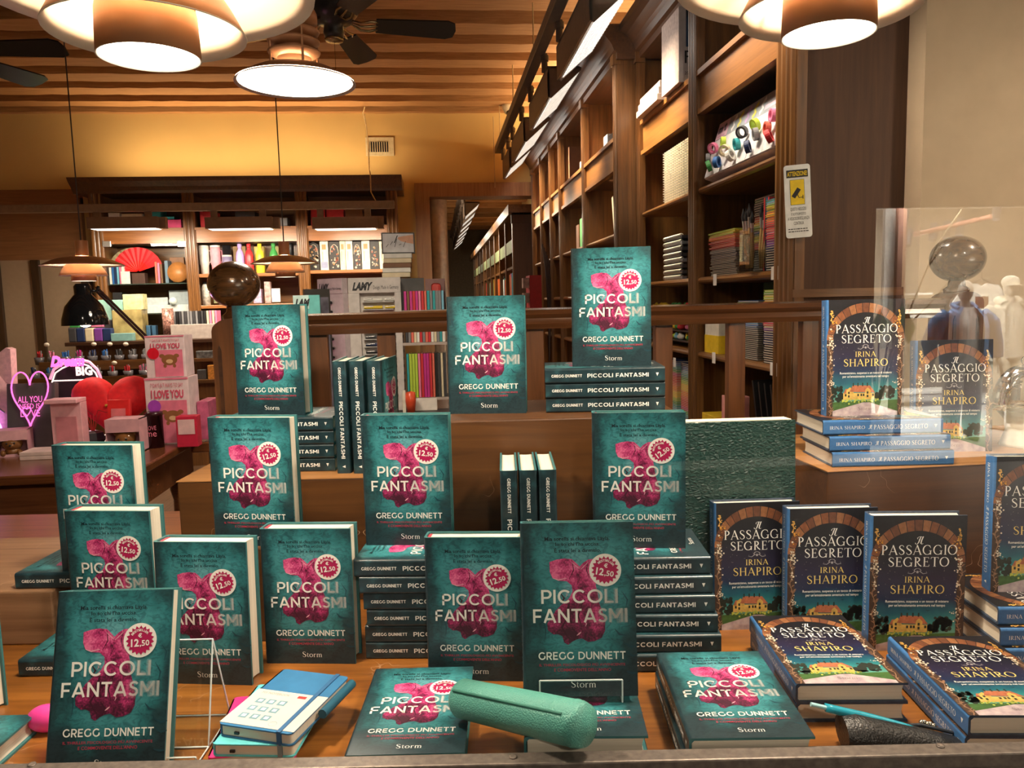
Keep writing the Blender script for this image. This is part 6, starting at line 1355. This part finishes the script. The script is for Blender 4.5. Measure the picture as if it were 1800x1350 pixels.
MB().tube([(x, -.004, z) for x, z in ar[1:-1]], .0055, 8).obj('pink_tube', mat('neon_pale_pink', (.85, .4, .6), .4, emit=.5, ecol=(1, .5, .75)), t); MB().tube([(x*.93, -.006, z-.014) for x, z in ar[1:-1]], .003, 8).tube([(X(96), -.006, hb(668)), (X(176), -.006, hb(668))], .003, 6).obj('white_tube', neonw, t)
MB().text(fit(tgeo('Dream', .035), X(95), X(153), hb(642), hb(624), slant=.25), front(-.012)).text(fit(tgeo('Dream', .07), X(95), X(153), hb(642), hb(624), slant=.25), front(-.0115)).obj('pink_letters', neonp, t); MB().text(fit(tgeo('BIG', .05), X(138), X(167), hb(659), hb(644)), front(-.012)).obj('white_letters', neonw, t); MB().box(X(92), X(178), -.03, .04, 0, .012).obj('base', black, t)
c = PY(2, 735, 3.0); t = thing('plush_cushion', 'pale pink plush cushion with pointed ears at the left edge', 'cushion', (c.x-.06, c.y, TZ_+.006)); zt_ = PY(20, 640, c.y).z-TZ_
m = MB().sphere((0, 0, zt_*.5), (.125, .06, zt_*.52), 28)
for sx in (-1, 1): m.prism([(sx*.045, zt_*.86), (sx*.12, zt_*.74), (sx*.125, zt_*1.16), (sx*.11, zt_*1.18), (sx*.06, zt_*1.06)], -.02, .02, 'y')
m.obj('body', mat('plush_pink', (.75, .42, .45), .8, bump=.3, scale=80), t); m = MB().tube([(.03, -.058, zt_*.62), (.06, -.055, zt_*.72), (.085, -.045, zt_*.6)], .003, 6).tube([(.02, -.06, zt_*.45), (.07, -.053, zt_*.52), (.095, -.04, zt_*.42)], .003, 6); m.obj('stitching', mat('stitch_grey', (.15, .1, .1), .5), t)
c = on(3, 790); t = thing('ring_light', 'round white and violet neon ring at the left edge of the gift table', 'lamp', (c.x-.03, c.y-.04, TZ_)); MB().tube([(.055*cos(2*pi*i/24), 0, .075+.06*sin(2*pi*i/24)) for i in range(25)], .006, 8, cap=False).obj('ring', neonv, t); MB().box(-.03, .03, -.02, .02, 0, .014).obj('base', white, t)
light('POINT', 'violet_neon_glow', (c.x-.02, c.y-.0, TZ_+.11), 2.6, (.75, .3, 1), size=.04); light('POINT', 'pink_neon_glow', on(45, 760)+Vector((0, -.03, .14)), 4, (1, .3, .6), size=.05); light('POINT', 'sign_glow', on(140, 745)+Vector((0, .02, .2)), 3.2, (1, .4, .5), size=.05)
t, w_, h = gbox('pink greeting card with a wavy top before the display box', 76, 143, 782, 738, .006, mat('card_pink', (.85, .4, .48), .5), 'greeting_card', cat='card'); m = MB()
for z, a, b in ((.72, -.1, .35), (.58, .0, .3)): m.box(w_*a, w_*b, -.002, -.001, h*z, h*(z+.05))
m.poly([front(-.002)(*p) for p in ((-w_*.3, h*.6), (-w_*.2, h*.6), (-w_*.2, h*.9), (-w_*.3, h*.9))], 1); m.poly([front()(*p) for p in ((-w_/2, 0), (w_/2, 0), (w_*.4, h*.35), (w_*.1, h*.25), (-w_*.1, h*.42), (-w_*.4, h*.3))], 2); m.obj('print', [mat('print_rose_deep', (.65, .08, .15)), bear, mat('print_rose_mid', (.75, .22, .32), .5)], t)
c = on(134, 786); t = thing('love_light', 'small round violet neon ornament on the gift table', 'ornament', c); MB().sphere((0, 0, .034), (.03, .012, .032), 20).obj('disc', mat('disc_violet', (.35, .08, .3), .2), t); m = MB()
for i, tx in enumerate(('LOVE', 'love')): m.text(fit(tgeo(tx, .03), -.02, .02, .038-i*.022, .054-i*.022), front(-.0135))
m.obj('letters', neonv, t)
c = on(166, 786); t = thing('diffuser_vase', 'black faceted vase with red scent sticks on the gift table', 'vase', c); MB().lathe([(0, 0), (.03, 0), (.042, .03), (.036, .055), (.014, .062), (0, .062)], 7, smooth=False).obj('vase', mat('vase_black', (.02, .012, .02), .3), t); m = MB()
for i in range(6): m.tube([(0, 0, .05), (-.03+.012*i, 0, .12+.004*(i % 2))], .0016, 5)
m.obj('sticks', mat('stick_red', (.5, .03, .03), .5), t)
for k in range(2): block('gift_book', 'pale pink book lying at the front edge of the gift table, %s of two' % ('lower', 'upper')[k], 'book', (on(78, 808).x, on(78, 808).y+.05, TZ_+.014*k), (.16, .1, .0135), (.8, .6, .55), group='pale pink books at the table edge')
# black desk lamp
c = PY(150, 606, 3.12); Hh = c
t = thing('desk_lamp', 'black jointed desk lamp with a bell shade behind the gift table', 'lamp', (PY(300, 640, 3.3).x, 3.3, 0))
LO = Vector(t.location)
def LL(mb, n, m_, p=None): ob = mb.obj(n, m_, t); ob.location = -LO; return ob
gb = mat('lamp_black_gloss', (.008, .008, .009), .08)
s = PY(150, 566, 3.1); T = Matrix.Translation(s)
LL(MB().lathe([(.082, -.012), (.08, .012), (.066, .06), (.035, .1), (.03, .105), (.031, .135), (.024, .145), (0, .146), (.0, .13), (.025, .1), (.06, .058), (.076, .01), (.08, -.012)], 36, M=T), 'shade', gb)
LL(MB().sphere(s+Vector((0, 0, .01)), .03, 16), 'bulb', glow)
j1 = PY(170, 512, 3.12); j2 = PY(262, 603, 3.28)
for off in (0, .016): LL(MB().tube([j1+Vector((0, 0, off)), j2+Vector((off*.3, 0, off*.8))], .0055, 8), 'arm', mat('arm_black', (.03, .015, .014), .25))
LL(MB().tube([s+Vector((.02, 0, .12)), j1, j1+Vector((.01, 0, .02))], .006, 8), 'joint', gb)
LL(MB().tube([j2, Vector((LO.x, 3.3, .9)), Vector((LO.x, 3.3, .02))], .012, 10), 'post', gb); LL(MB().cyl(.12, 0, .025, 28, M=Matrix.Translation((LO.x, 3.3, 0))), 'foot', gb)
light('POINT', 'desk_bulb', s+Vector((0, 0, -.02)), 2.2, SOFT, size=.03)
# ------------------------------------------------------------------ pen stands in the middle of the shop
def stand_z(py, y): return PY(640, py, y).z
mt_ = thing('sales_table', 'dark sales table carrying the pen displays behind the rail', 'table', (-.95, 3.0, 0))
MB().box(0, 1.1, 0, 1.2, .80, .84, b=.005).obj('top', W_tab, mt_); MB().box(.05, 1.05, .05, 1.15, .0, .80).obj('cabinet_base', W_riser, mt_)
ztb = .84
# grey pen tower with lettering
ys = 3.6
a, b, c_ = PY(566, 500, ys+.12), PY(611, 497, ys), PY(705, 500, ys+.06); ztop = PY(650, 488, ys).z
t = thing('pen_tower', 'tall grey pen display tower with lettered header behind the rail', 'display', (b.x, ys, ztb)); tm = mat('tower_grey', (.62, .58, .55), .5); th = ztop-ztb
W1 = Vector((c_.x-b.x, .0, 0)).length; W2 = .17
hdr = th-.07
MB().box(0, W1, 0, .17, hdr, th, b=.002).box(-.0, .05, 0, .17, 0, hdr).box(W1-.03, W1, 0, .17, 0, hdr).box(0, W1, .035, .17, 0, hdr).obj('body', tm, t)
m = MB().text(fit(tgeo('LAMY', .06), .02, .105, th-.055, th-.02, slant=.25), front()).text(fit(tgeo('Design. Made in Germany', 0), .115, W1-.01, th-.053, th-.036), front()); m.obj('lettering', mat('print_dark_grey', (.03, .03, .035), .5), t)
pc = ['white', 'yellow', 'pink', 'coral', 'pink', 'charcoal', 'navy', 'black', 'charcoal', 'black', 'navy', 'black', 'charcoal', 'black']
for k in range(14):
    z = hdr-.04-k*.0345
    if z < .02: break
    MB().box(.06, W1-.035, .004, .034, z-.003, z).obj('ledge', mat('ledge_clear', (.6, .6, .58), .3), t)
    for q in range(2):
        p_ = MB().tube([(.068+q*.095, .018, z+.009), (.152+q*.095, .018, z+.009)], [.0065, .007], 8).tube([(.07+q*.095, .009, z+.011), (.11+q*.095, .009, z+.013)], .0018, 5, 1).obj('display_pen', [col(pc[k], CL[pc[k]], .3), mat('clip_steel', (.6, .6, .6), .25, 1)], None, (b.x, ys, ztb))
        tag(p_, '%s fountain pen on the grey tower, tier %d from the top, %s' % (pc[k], k+1, ('left', 'right')[q]), 'pen', 'fountain pens on the grey tower')
t2 = thing('pen_tower', 'left wing of the grey pen display with dark pens and lettered header', 'display', (b.x-.02, ys-.03, ztb), (0, 0, rad(-42)))
MB().box(-W2, 0, 0, .03, 0, th-.07).box(-W2, 0, -.004, .03, th-.07, th, b=.002).obj('body', mat('tower_lilac', (.55, .47, .5), .5), t2); MB().text(fit(tgeo('LAMY', .06), -W2+.01, -W2+.075, th-.056, th-.022, slant=.25), front(-.006)).text(fit(tgeo('Design. Made in Germany', 0), -W2+.08, -.006, th-.052, th-.04), front(-.006)).obj('lettering', mat('print_dark_grey', (.03, .03, .035)), t2)
m = MB()
for k in range(13):
    z = th-.11-k*.042
    if z > .02: m.tube([(-W2+.04, -.008, z), (-W2+.062, -.01, z)], .0065, 8).tube([(-W2+.068, -.01, z), (-W2+.1, -.01, z)], [.009, .006], 8)
m.obj('pen_row', black, t2)
# dark framed screen, left of the tower
a, b2 = PY(545, 690, 3.25), PY(584, 690, 3.35); t = thing('display_screen', 'dark framed standing display panel left of the pen tower', 'display', (a.x, 3.25, ztb), (0, 0, rad(24))); zt1 = PY(560, 508, 3.28).z-ztb; w_ = .105
MB().box(0, w_, 0, .03, 0, zt1, b=.002).obj('frame', mat('frame_charcoal', (.025, .022, .02), .4), t); MB().box(.022, w_-.008, -.002, .0, zt1*.06, zt1*.94).obj('picture', mat('screen_print', (.14, .13, .17), .2, var=.6, scale=9), t)
# mint sign
a = PY(530, 541, 3.2); t = thing('mint_sign', 'mint green sign with cut off black letters behind the upper left teal novel', 'sign', (PY(517, 560, 3.2).x, 3.2, ztb)); zt2 = PY(530, 519, 3.2).z-ztb; MB().box(0, .105, 0, .02, 0, zt2).obj('panel', mat('mint_panel', (.14, .48, .46), .5), t); MB().box(0, .062, -.002, 0, zt2-.055, zt2).obj('header', mat('mint_pale', (.55, .75, .72), .5), t); MB().text(fit(tgeo('LAM', .06), .008, .06, zt2-.042, zt2-.014, slant=.25), front(-.004)).obj('lettering', mat('print_dark_grey', (.03, .03, .035)), t)
# picture box and books lying on the tower
for i, (c3, h3) in enumerate((('cream', .022), ('white', .018), ('brown', .016), ('cream', .02), ('white', .02))):
    block('display_book', 'pale book lying on the pen tower, layer %d from below' % (i+1), 'book', (PY(698+i, 490, 3.72).x, 3.70, ztop+.001+.022*i), (.13, .11, .021), col(c3, CL[c3]), group='pale books lying on the pen tower')
t = thing('picture_stand', 'small picture of a hand drawing on white paper, standing on the pale books', 'picture', (PY(672, 470, 3.66).x, 3.68, ztop+.112), (rad(-8), 0, rad(6))); MB().box(0, .155, 0, .006, 0, .10, b=.001).obj('frame', mat('frame_charcoal', (.025, .022, .02)), t)
m = MB().poly([front(-.001)(*p) for p in ((.006, .006), (.149, .006), (.149, .094), (.006, .094))], 0); hnd = [(.149, .045), (.12, .05), (.09, .058), (.075, .07), (.08, .078), (.1, .082), (.149, .088)]
m.poly([front(-.002)(*p) for p in hnd], 1).flat(vst([(.075, .085), (.06, .05)], .004), front(-.003), 2)
for i in range(5): m.flat(vst([(.02+.02*i, .03+.01*(i % 2)), (.032+.02*i, .045+.012*(i % 3))], .0022), front(-.0025), 2)
m.obj('picture', [mat('paper_print', (.65, .65, .68), .5), mat('skin_print', (.7, .38, .25), .5), mat('print_black', (.01, .01, .012))], t)
# acrylic notebook rack right of the tower
yr_ = 3.5; xa_, xb_ = PY(708, 600, yr_).x, PY(786, 600, yr_).x
t = thing('notebook_rack', 'clear acrylic rack of coloured notebooks right of the pen tower', 'rack', (xa_, yr_, ztb)); tiers = [PY(745, 699, yr_).z, PY(745, 602, yr_).z, PY(745, 545, yr_).z]; w_ = xb_-xa_
ra = glassy('rack_acrylic', (.88, .86, .84), 1.5); za_ = mat('rack_edge', (.45, .38, .34), .4)
for z in tiers: MB().box(0, w_, 0, .14, z-ztb-.012, z-ztb).obj('tier', za_, t)
MB().box(0, .004, 0, .14, 0, tiers[2]-ztb+.13).box(w_-.004, w_, 0, .14, 0, tiers[2]-ztb+.13).obj('side', ra, t)
MB().box(.0, w_*.52, .05, .06, tiers[2]-ztb, tiers[2]-ztb+.145).obj('sample_board', mat('board_slate', (.07, .07, .07), .35), t); MB().box(w_*.55, w_, .05, .06, tiers[2]-ztb, tiers[2]-ztb+.14).obj('sample_board', mat('board_rose', (.22, .12, .11), .4), t); MB().sphere((w_*.4, .045, tiers[2]-ztb+.06), .006, 8).obj('stud', mat('clip_steel', (.6, .6, .6)), t); MB().box(w_*.68, w_*.9, .04, .048, tiers[2]-ztb+.02, tiers[2]-ztb+.12, b=.012).obj('red_pouch', mat('pouch_red', (.5, .06, .05), .5), t)
low = ['teal', 'lime', 'lime', 'lime', 'pink', 'red', 'magenta', 'magenta', 'red', 'coral', 'black', 'charcoal', 'cream', 'charcoal']
for i, c3 in enumerate(low): upright('slim %s notebook on the lower rack tier, place %d' % (c3, i+1), (xa_+.018+i*w_/15.5, yr_+.01, tiers[0]+.001), .11, .012, .2, c3, yaw=90, lean=0, group='slim notebooks on the lower rack tier', name='slim_notebook', cat='notebook')
for i in range(14): c3 = ['charcoal', 'grey', 'coral', 'cream', 'white', 'red', 'grey', 'coral', 'red', 'white', 'cream', 'grey', 'teal', 'white'][i]; upright('slim %s notebook on the middle rack tier, place %d' % (c3, i+1), (xa_+.018+i*w_/15.5, yr_+.012, tiers[1]+.001), .11, .012, .12, c3, yaw=90, group='slim notebooks on the middle rack tier', name='slim_notebook', cat='notebook')
for i in range(14): c3 = ['magenta', 'brown', 'magenta', 'red', 'magenta', 'pink', 'red', 'coral', 'teal', 'grey', 'teal', 'grey', 'grey', 'light blue'][i]; upright('slim %s notebook on the upper rack tier, place %d' % (c3, i+1), (xa_+.018+i*w_/15.5, yr_+.001, tiers[2]+.001), .045, .012, .085, c3, yaw=90, group='slim notebooks on the upper rack tier', name='slim_notebook', cat='notebook')
# red cup, card and dark box on the table edge
zt3 = PY(740, 728, 3.12).z
block('dark_box', 'black low box under the small card right of the upright novels', 'box', (PY(745, 722, 3.2).x, 3.2, ztb), (.22, .14, max(zt3-ztb, .02)), (.03, .025, .025))
zc_ = ztb+max(zt3-ztb, .02)
c = PY(722, 720, 3.14); t = tag(MB().lathe([(0, 0), (.016, 0), (.022, .05), (.02, .085), (0, .09)], 16).obj('red_cup', mat('cup_red', (.65, .08, .03), .3), None, (c.x, 3.17, zc_)), 'small glossy red cup beside a white card behind the rail', 'cup')
a = PY(728, 722, 3.16); goods('white_card', 'white lined card standing behind the rail', 'card', 728, 769, 722, 700, 3.22, .004, (.72, .66, .6), z=zc_); goods('cream_stick', 'cream upright card strip beside the red cup', 'card', 708, 714, 722, 686, 3.17, .01, (.7, .66, .55), z=zc_)
# red book rack near the doorway
a = PY(921, 555, 6.2); b = PY(953, 555, 6.2); t = thing('book_spinner', 'red sided rack of small books near the doorway', 'rack', (a.x, 6.2, 0)); zt4 = PY(930, 484, 6.2).z
MB().box((b.x-a.x)*.35, b.x-a.x, 0, .25, 0, zt4).obj('red_side', mat('rack_red', (.35, .012, .015), .5), t); m = MB()
for k in range(9): m.box(0, (b.x-a.x)*.33, .0, .1, zt4-.1-k*.12, zt4-.02-k*.12)
m.obj('pocket', mat('pocket_mix', (.25, .15, .12), .5, var=.7, scale=14), t); m = MB()
for k in range(7): m.tube([(b.x-a.x+.02+.012*k, .05, zt4+.25-.03*k), (b.x-a.x+.06, .05, zt4-.1-.1*k)], .008, 6)
m.obj('wire_hook', mat('hook_dark', (.06, .035, .025), .5), t)
# ------------------------------------------------------------------ the long room beyond the doorway
XF = .80
pb = thing('passage_bookcase', 'long wooden bookcase full of books beyond the doorway', 'bookcase', (XF, 7.75, 0))
PO = Vector((XF, 7.75, 0))
def KP(mb, n, m_): ob = mb.obj(n, m_, pb); ob.location = -PO; return ob
KP(MB().box(XF, 1.1, 7.75, 7.8, 0, 2.22).box(XF-.02, 1.1, 7.74, 7.82, 2.12, 2.22), 'end_panel', wood('end_panel_walnut', (.07, .03, .014), (.13, .06, .028), 2))
KP(MB().box(1.08, 1.1, 7.8, 16.6, 0, 2.2), 'back_panel', W_case); KP(MB().box(XF-.05, 1.1, 7.74, 16.6, 2.2, 2.3), 'cornice', W_shelf)
pz = [.5, .8, 1.1, 1.4, 1.7]
for k in range(11): y_ = 7.8+k*.8; KP(MB().box(XF, 1.08, y_-.02, y_+.02, 0, 2.2).box(XF-.012, XF, y_-.035, y_+.035, 0, 2.2), 'upright', W_case)
for z in pz: KP(MB().box(XF, 1.08, 7.8, 15.8, z-.025, z), 'shelf', W_shelf)
for k in range(10): KP(MB().box(XF-.004, XF+.01, 7.84+k*.8, 8.56+k*.8, 1.84, 1.97), 'green_frieze', mat('frieze_green', (.28, .34, .16), .6))
pal2 = ['white', 'cream', 'coral', 'red', 'pink', 'teal', 'yellow', 'charcoal', 'blue', 'orange', 'grey']
for k in range(7):
    for z in (.8, 1.1, 1.4):
        y_ = 7.84+k*.8
        while y_ < 8.5+k*.8:
            d = P_.choice((.04, .055, .07)); c_ = P_.choice(pal2); upright('%s book on the long bookcase beyond the doorway' % c_, (XF+.02, y_+d/2, z+.001), .15, d-.003, round(P_.uniform(.19, .25), 2), c_, group='books on the long bookcase beyond the doorway'); y_ += d+P_.choice((0, 0, .05))
t = thing('book_table', 'table of upright books far beyond the doorway', 'table', (.0, 9.0, 0)); MB().box(0, .55, 0, .6, .96, 1.0).obj('top', W_tab, t); MB().box(.05, .5, .05, .55, 0, .96).obj('base', W_riser, t)
for i in range(9): c_ = ['charcoal', 'grey', 'cream', 'yellow', 'orange', 'light blue', 'teal', 'white', 'brown'][i]; upright('%s book standing on the table beyond the doorway' % c_, (.06+i*.055, 9.1, 1.001), .1, .05, .22, c_, yaw=90, group='books on the table beyond the doorway')
tag(MB().sphere((0, 0, 0), (.2, .1, .11), 20).obj('cushion', mat('cushion_ochre', (.55, .33, .06), .8), None, (.32, 9.45, 1.12)), 'ochre cushion behind the books on the far table', 'cushion')
light('POINT', 'passage_lamp', (-.3, 9.6, 2.3), 60, SOFT, size=.1)
# ------------------------------------------------------------------ the clothes shop across the street, seen mirrored in the pane
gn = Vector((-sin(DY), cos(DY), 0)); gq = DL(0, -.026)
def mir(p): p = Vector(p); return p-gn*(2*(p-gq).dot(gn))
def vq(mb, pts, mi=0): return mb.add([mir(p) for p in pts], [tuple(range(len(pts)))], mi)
def vbox(name, m_, x0, x1, y0, y1, z0, z1, label=None, cat=None, b=0):
    ms = MB().box(x0, x1, y0, y1, z0, z1, b=b); ms.v = [tuple(mir(p)) for p in ms.v]; ob = ms.obj(name, m_)
    return tag(ob, label, cat) if cat else struct(ob)
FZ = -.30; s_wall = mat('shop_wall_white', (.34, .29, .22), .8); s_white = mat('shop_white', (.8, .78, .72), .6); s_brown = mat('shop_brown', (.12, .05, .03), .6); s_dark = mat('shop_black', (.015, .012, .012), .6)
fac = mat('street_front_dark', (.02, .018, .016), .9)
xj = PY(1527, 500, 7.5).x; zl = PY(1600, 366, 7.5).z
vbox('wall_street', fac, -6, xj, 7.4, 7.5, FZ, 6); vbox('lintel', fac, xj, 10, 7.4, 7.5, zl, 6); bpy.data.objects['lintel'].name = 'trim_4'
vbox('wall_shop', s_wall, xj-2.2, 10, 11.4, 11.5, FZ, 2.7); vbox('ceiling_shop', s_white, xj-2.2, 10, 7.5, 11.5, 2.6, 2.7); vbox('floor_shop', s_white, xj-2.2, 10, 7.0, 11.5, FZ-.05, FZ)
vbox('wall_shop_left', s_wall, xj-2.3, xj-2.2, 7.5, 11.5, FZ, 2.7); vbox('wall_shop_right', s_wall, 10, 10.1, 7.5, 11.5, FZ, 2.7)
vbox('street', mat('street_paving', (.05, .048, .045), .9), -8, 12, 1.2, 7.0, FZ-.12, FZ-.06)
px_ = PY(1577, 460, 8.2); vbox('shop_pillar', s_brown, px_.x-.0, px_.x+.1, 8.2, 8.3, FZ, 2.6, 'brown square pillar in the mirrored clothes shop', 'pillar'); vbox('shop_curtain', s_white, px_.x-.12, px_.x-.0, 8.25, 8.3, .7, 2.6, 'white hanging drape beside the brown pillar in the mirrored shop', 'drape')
for k, (xa2, xb2, py) in enumerate(((1585, 1645, 556), (1590, 1700, 690), (1720, 1860, 820), (1610, 1640, 515))):
    y_ = 10.2 if k < 3 else 10.6; a, b = PY(xa2, py, y_), PY(xb2, py, y_); z_ = max(a.z, FZ+.05)
    vbox('shop_shelf', s_white, a.x, b.x, y_, y_+.45, z_-.03, z_, 'white wall shelf in the mirrored clothes shop, ' + ('upper left', 'below the denim jacket', 'at the lower right', 'small one by the ball finial')[k], 'shelf')
a, b = PY(1570, 421, 9.0), PY(1742, 381, 8.0); ms = MB().tube([mir(a), mir(b)], .03, 6); trk_ = tag(ms.obj('spot_track', s_brown), 'dark spotlight track on the mirrored shop ceiling', 'track')
for i, (px, py) in enumerate(((1590, 380), (1641, 408), (1664, 404), (1688, 399), (1596, 418), (1752, 372))):
    c = PY(px, py, 8.6); ms = MB().cyl(.045, -.1, .1, 12); ob = ms.obj('spotlight', s_dark, None, mir(c), (rad(15), rad(12), 0)); ob.parent = trk_
c = mir(PY(1640, 470, 9.4)); light('AREA', 'shop_ceiling_light', (c.x, c.y, 2.55), 1000, COOL, size=4.5, size_y=2.0); c = mir(PY(1800, 470, 7.62)); d_ = mir(PY(1760, 640, 8.4)); light('AREA', 'shop_window_light', (c.x, c.y, 2.3), 900, COOL, size=2.5, size_y=.3, target=d_)
c = mir(PY(1600, 430, 9.2)); light('AREA', 'shop_ceiling_fill', (c.x, c.y, 1.9), 260, COOL, rot=(pi, 0, 0), size=2.0, size_y=1.2)  # upward light added to brighten the shop ceiling, no fitting there
def mannequin(label, px, py_top, yv, jacket, inner, trousers, sleeves=True, cap=None, yaw=0, hood=False):
    f = PY(px, 700, yv); h = PY(px, py_top, yv).z-FZ; s = h/1.8; p = mir((f.x, yv, FZ))
    t = thing('mannequin', label, 'mannequin', (p.x, p.y, FZ), (0, 0, DY+pi+yaw)); skin = mat('mannequin_skin', (.55, .5, .42), .35)
    m = MB().sphere((0, 0, 1.68*s), (.075*s, .095*s, .12*s), 20).tube([(0, .0, 1.38*s), (0, 0, 1.6*s)], [.06*s, .045*s], 12)
    for q in (-1, 1):
        m.tube([(q*.37*s, -.03*s, .93*s), (q*.385*s, -.06*s, .86*s), (q*.39*s, -.07*s, .79*s)], [.03*s, .038*s, .018*s], 10)
        for k in range(4): m.tube([(q*(.375+.012*k)*s, -.07*s+.004*k, .81*s), (q*(.38+.011*k)*s, -.085*s, .75*s), (q*(.38+.01*k)*s, -.08*s, .71*s+.008*abs(k-1.5)*s)], .0085*s, 6)
        m.tube([(q*.36*s, -.07*s, .85*s), (q*.345*s, -.09*s, .80*s), (q*.345*s, -.095*s, .76*s)], .009*s, 6)
        m.sphere((q*.11*s, -.06*s, .035*s), (.045*s, .12*s, .04*s), 14)
    m.obj('body', skin, t)
    def hull(name, secs, m_, n=24):
        vs = []; fs = []
        for (rx, ry, z, cy) in secs: vs += [(rx*s*cos(2*pi*i/n), cy*s+ry*s*sin(2*pi*i/n), z*s) for i in range(n)]
        for j in range(len(secs)-1):
            for i in range(n): fs.append((j*n+i, j*n+(i+1) % n, (j+1)*n+(i+1) % n, (j+1)*n+i))
        return MB().add(vs, fs, 0, True), name, m_
    mb, n_, m_ = hull('shirt', [(.19, .13, .86, 0), (.175, .12, 1.0, 0), (.19, .13, 1.25, 0), (.2, .11, 1.4, 0), (.09, .08, 1.5, 0)], inner); mb.obj(n_, m_, t)
    mb, n_, m_ = hull('waist', [(.185, .125, .92, 0), (.18, .12, .84, 0)], trousers)
    for q in (-1, 1): mb.tube([(q*.09*s, 0, .92*s), (q*.1*s, 0, .75*s), (q*.115*s, -.01*s, .45*s), (q*.12*s, 0, .06*s)], [.105*s, .115*s, .1*s, .09*s], 16)
    mb.obj('trousers', m_, t)
    j = MB(); n = 22; secs = [(.25, .17, .82), (.26, .18, 1.0), (.27, .18, 1.25), (.25, .15, 1.4), (.11, .1, 1.51)]; vs = []; fs = []
    for rx, ry, z in secs:                                    # open at the front
        vs += [(rx*s*cos(rad(-90+32+296*i/(n-1))), ry*s*sin(rad(-90+32+296*i/(n-1))), z*s) for i in range(n)]
    for a_ in range(len(secs)-1):
        for i in range(n-1): fs.append((a_*n+i, a_*n+i+1, (a_+1)*n+i+1, (a_+1)*n+i))
    j.add(vs, fs, 0, True)
    for q in (-1, 1): j.tube([(q*.19*s, 0, 1.42*s), (q*.29*s, 0, 1.32*s), (q*.37*s, .03*s, 1.1*s), (q*.375*s, -.02*s, .93*s)], [.085*s, .1*s, .085*s, .06*s], 16)
    j.tube([(-.1*s, -.06*s, 1.48*s), (-.11*s, .05*s, 1.53*s), (.0, .1*s, 1.54*s), (.11*s, .05*s, 1.53*s), (.1*s, -.06*s, 1.48*s)], .03*s if not hood else .05*s, 10)
    j.obj('jacket', jacket, t)
    b_ = MB()
    for k in range(6): b_.sphere((.12*s, -.165*s, (.86+.1*k)*s), .011*s, 8)
    b_.obj('buttons', mat('button_pale', (.7, .7, .7), .3), t)
    if cap: MB().sphere((0, .01*s, 1.74*s), (.09*s, .11*s, .08*s), 18).prism([(-.08*s, -.06*s), (.08*s, -.06*s), (.06*s, -.2*s), (0, -.22*s), (-.06*s, -.2*s)], 1.70*s, 1.712*s).obj('cap', cap, t)
    return t
denim = mat('denim_blue', (.05, .13, .27), .8, var=.35, scale=9); creamc = mat('cream_cloth', (.72, .68, .56), .85)
mannequin('mirrored mannequin in an open blue denim jacket, white shirt and cream trousers', 1690, 493, 7.9, denim, s_white, creamc)
mannequin('mirrored mannequin in a cream hooded jacket and cap right of the denim one', 1768, 487, 8.4, creamc, mat('cream_shirt', (.6, .56, .46), .85), creamc, cap=creamc, hood=True)
c = mir(PY(1724, 530, 8.9)); t = thing('hanging_shirt', 'white printed shirt on a hanger behind the mirrored denim jacket', 'shirt', c, (0, 0, DY+pi)); MB().prism([(-.2, -.35), (.2, -.35), (.21, .05), (.33, -.12), (.38, -.05), (.2, .2), (.06, .22), (0, .18), (-.06, .22), (-.2, .2), (-.38, -.05), (-.33, -.12), (-.21, .05)], -.02, .02, 'y').obj('cloth', s_white, t); MB().box(-.08, .08, -.024, -.02, -.08, .06).obj('print', s_brown, t); MB().tube([(-.18, 0, .19), (0, 0, .28), (.18, 0, .19)], .008, 6).tube([(0, 0, .28), (.0, 0, .36), (.04, 0, .38)], .006, 6).obj('hanger', s_dark, t)
lq = Vector((.5, -5.75, 5.0))  # unseen lantern, added to light the book fronts from the street side
t = thing('added_lantern', 'added unseen lantern across the street that lights the book fronts', 'lantern', lq); MB().lathe([(0, -.22), (.1, -.2), (.14, .1), (.05, .2), (0, .22)], 12).obj('glass', glow, t); MB().lathe([(.15, .1), (.06, .22), (.02, .3), (0, .3)], 12).tube([(0, 0, .28), (0, -.12, .34), (0, -.3, .3)], .02, 8).obj('iron_top', s_dark, t)
light('POINT', 'added_front_light', lq+Vector((0, .3, 0)), 420, SOFT, size=.15)
# plant by the shop front
c = PY(1545, 560, 7.9); p = mir(c); t = thing('potted_plant', 'mirrored tall plant with long bare stems and broad leaves', 'plant', (p.x, p.y, FZ)); MB().lathe([(0, 0), (.15, 0), (.19, .35), (.17, .35), (0, .32)], 20).obj('pot', s_white, t); lf = MB(); st = MB()
dxv = mir(PY(1600, 560, 7.9))-p; dxv.z = 0; ux = dxv.normalized()
for i in range(9):
    q = P_.uniform(-.3, .35); zt_ = P_.uniform(1.3, 1.75); e = ux*q+Vector((0, 0, zt_)); st.tube([(0, 0, .33), ux*(q*.4)+Vector((0, 0, zt_*.7)), e], .01, 6); w_ = ux*.08
    lf.add([e-w_*.1, e+Vector((0, 0, -.14))-w_, e+Vector((0, 0, -.32)), e+Vector((0, 0, -.14))+w_], [(0, 1, 2, 3)])
for e in ((.9, 2.5), (.75, 2.2), (.8, 1.75)): st.tube([(0, 0, .33), ux*.25+Vector((0, 0, 1.2)), ux*e[0]*.7+Vector((0, 0, e[1]*.85)), ux*e[0]+Vector((0, 0, e[1]))], .009, 6)
st.obj('stems', mat('stem_olive', (.12, .1, .05), .7), t); lf.obj('leaves', mat('leaf_green', (.12, .22, .04), .5), t)
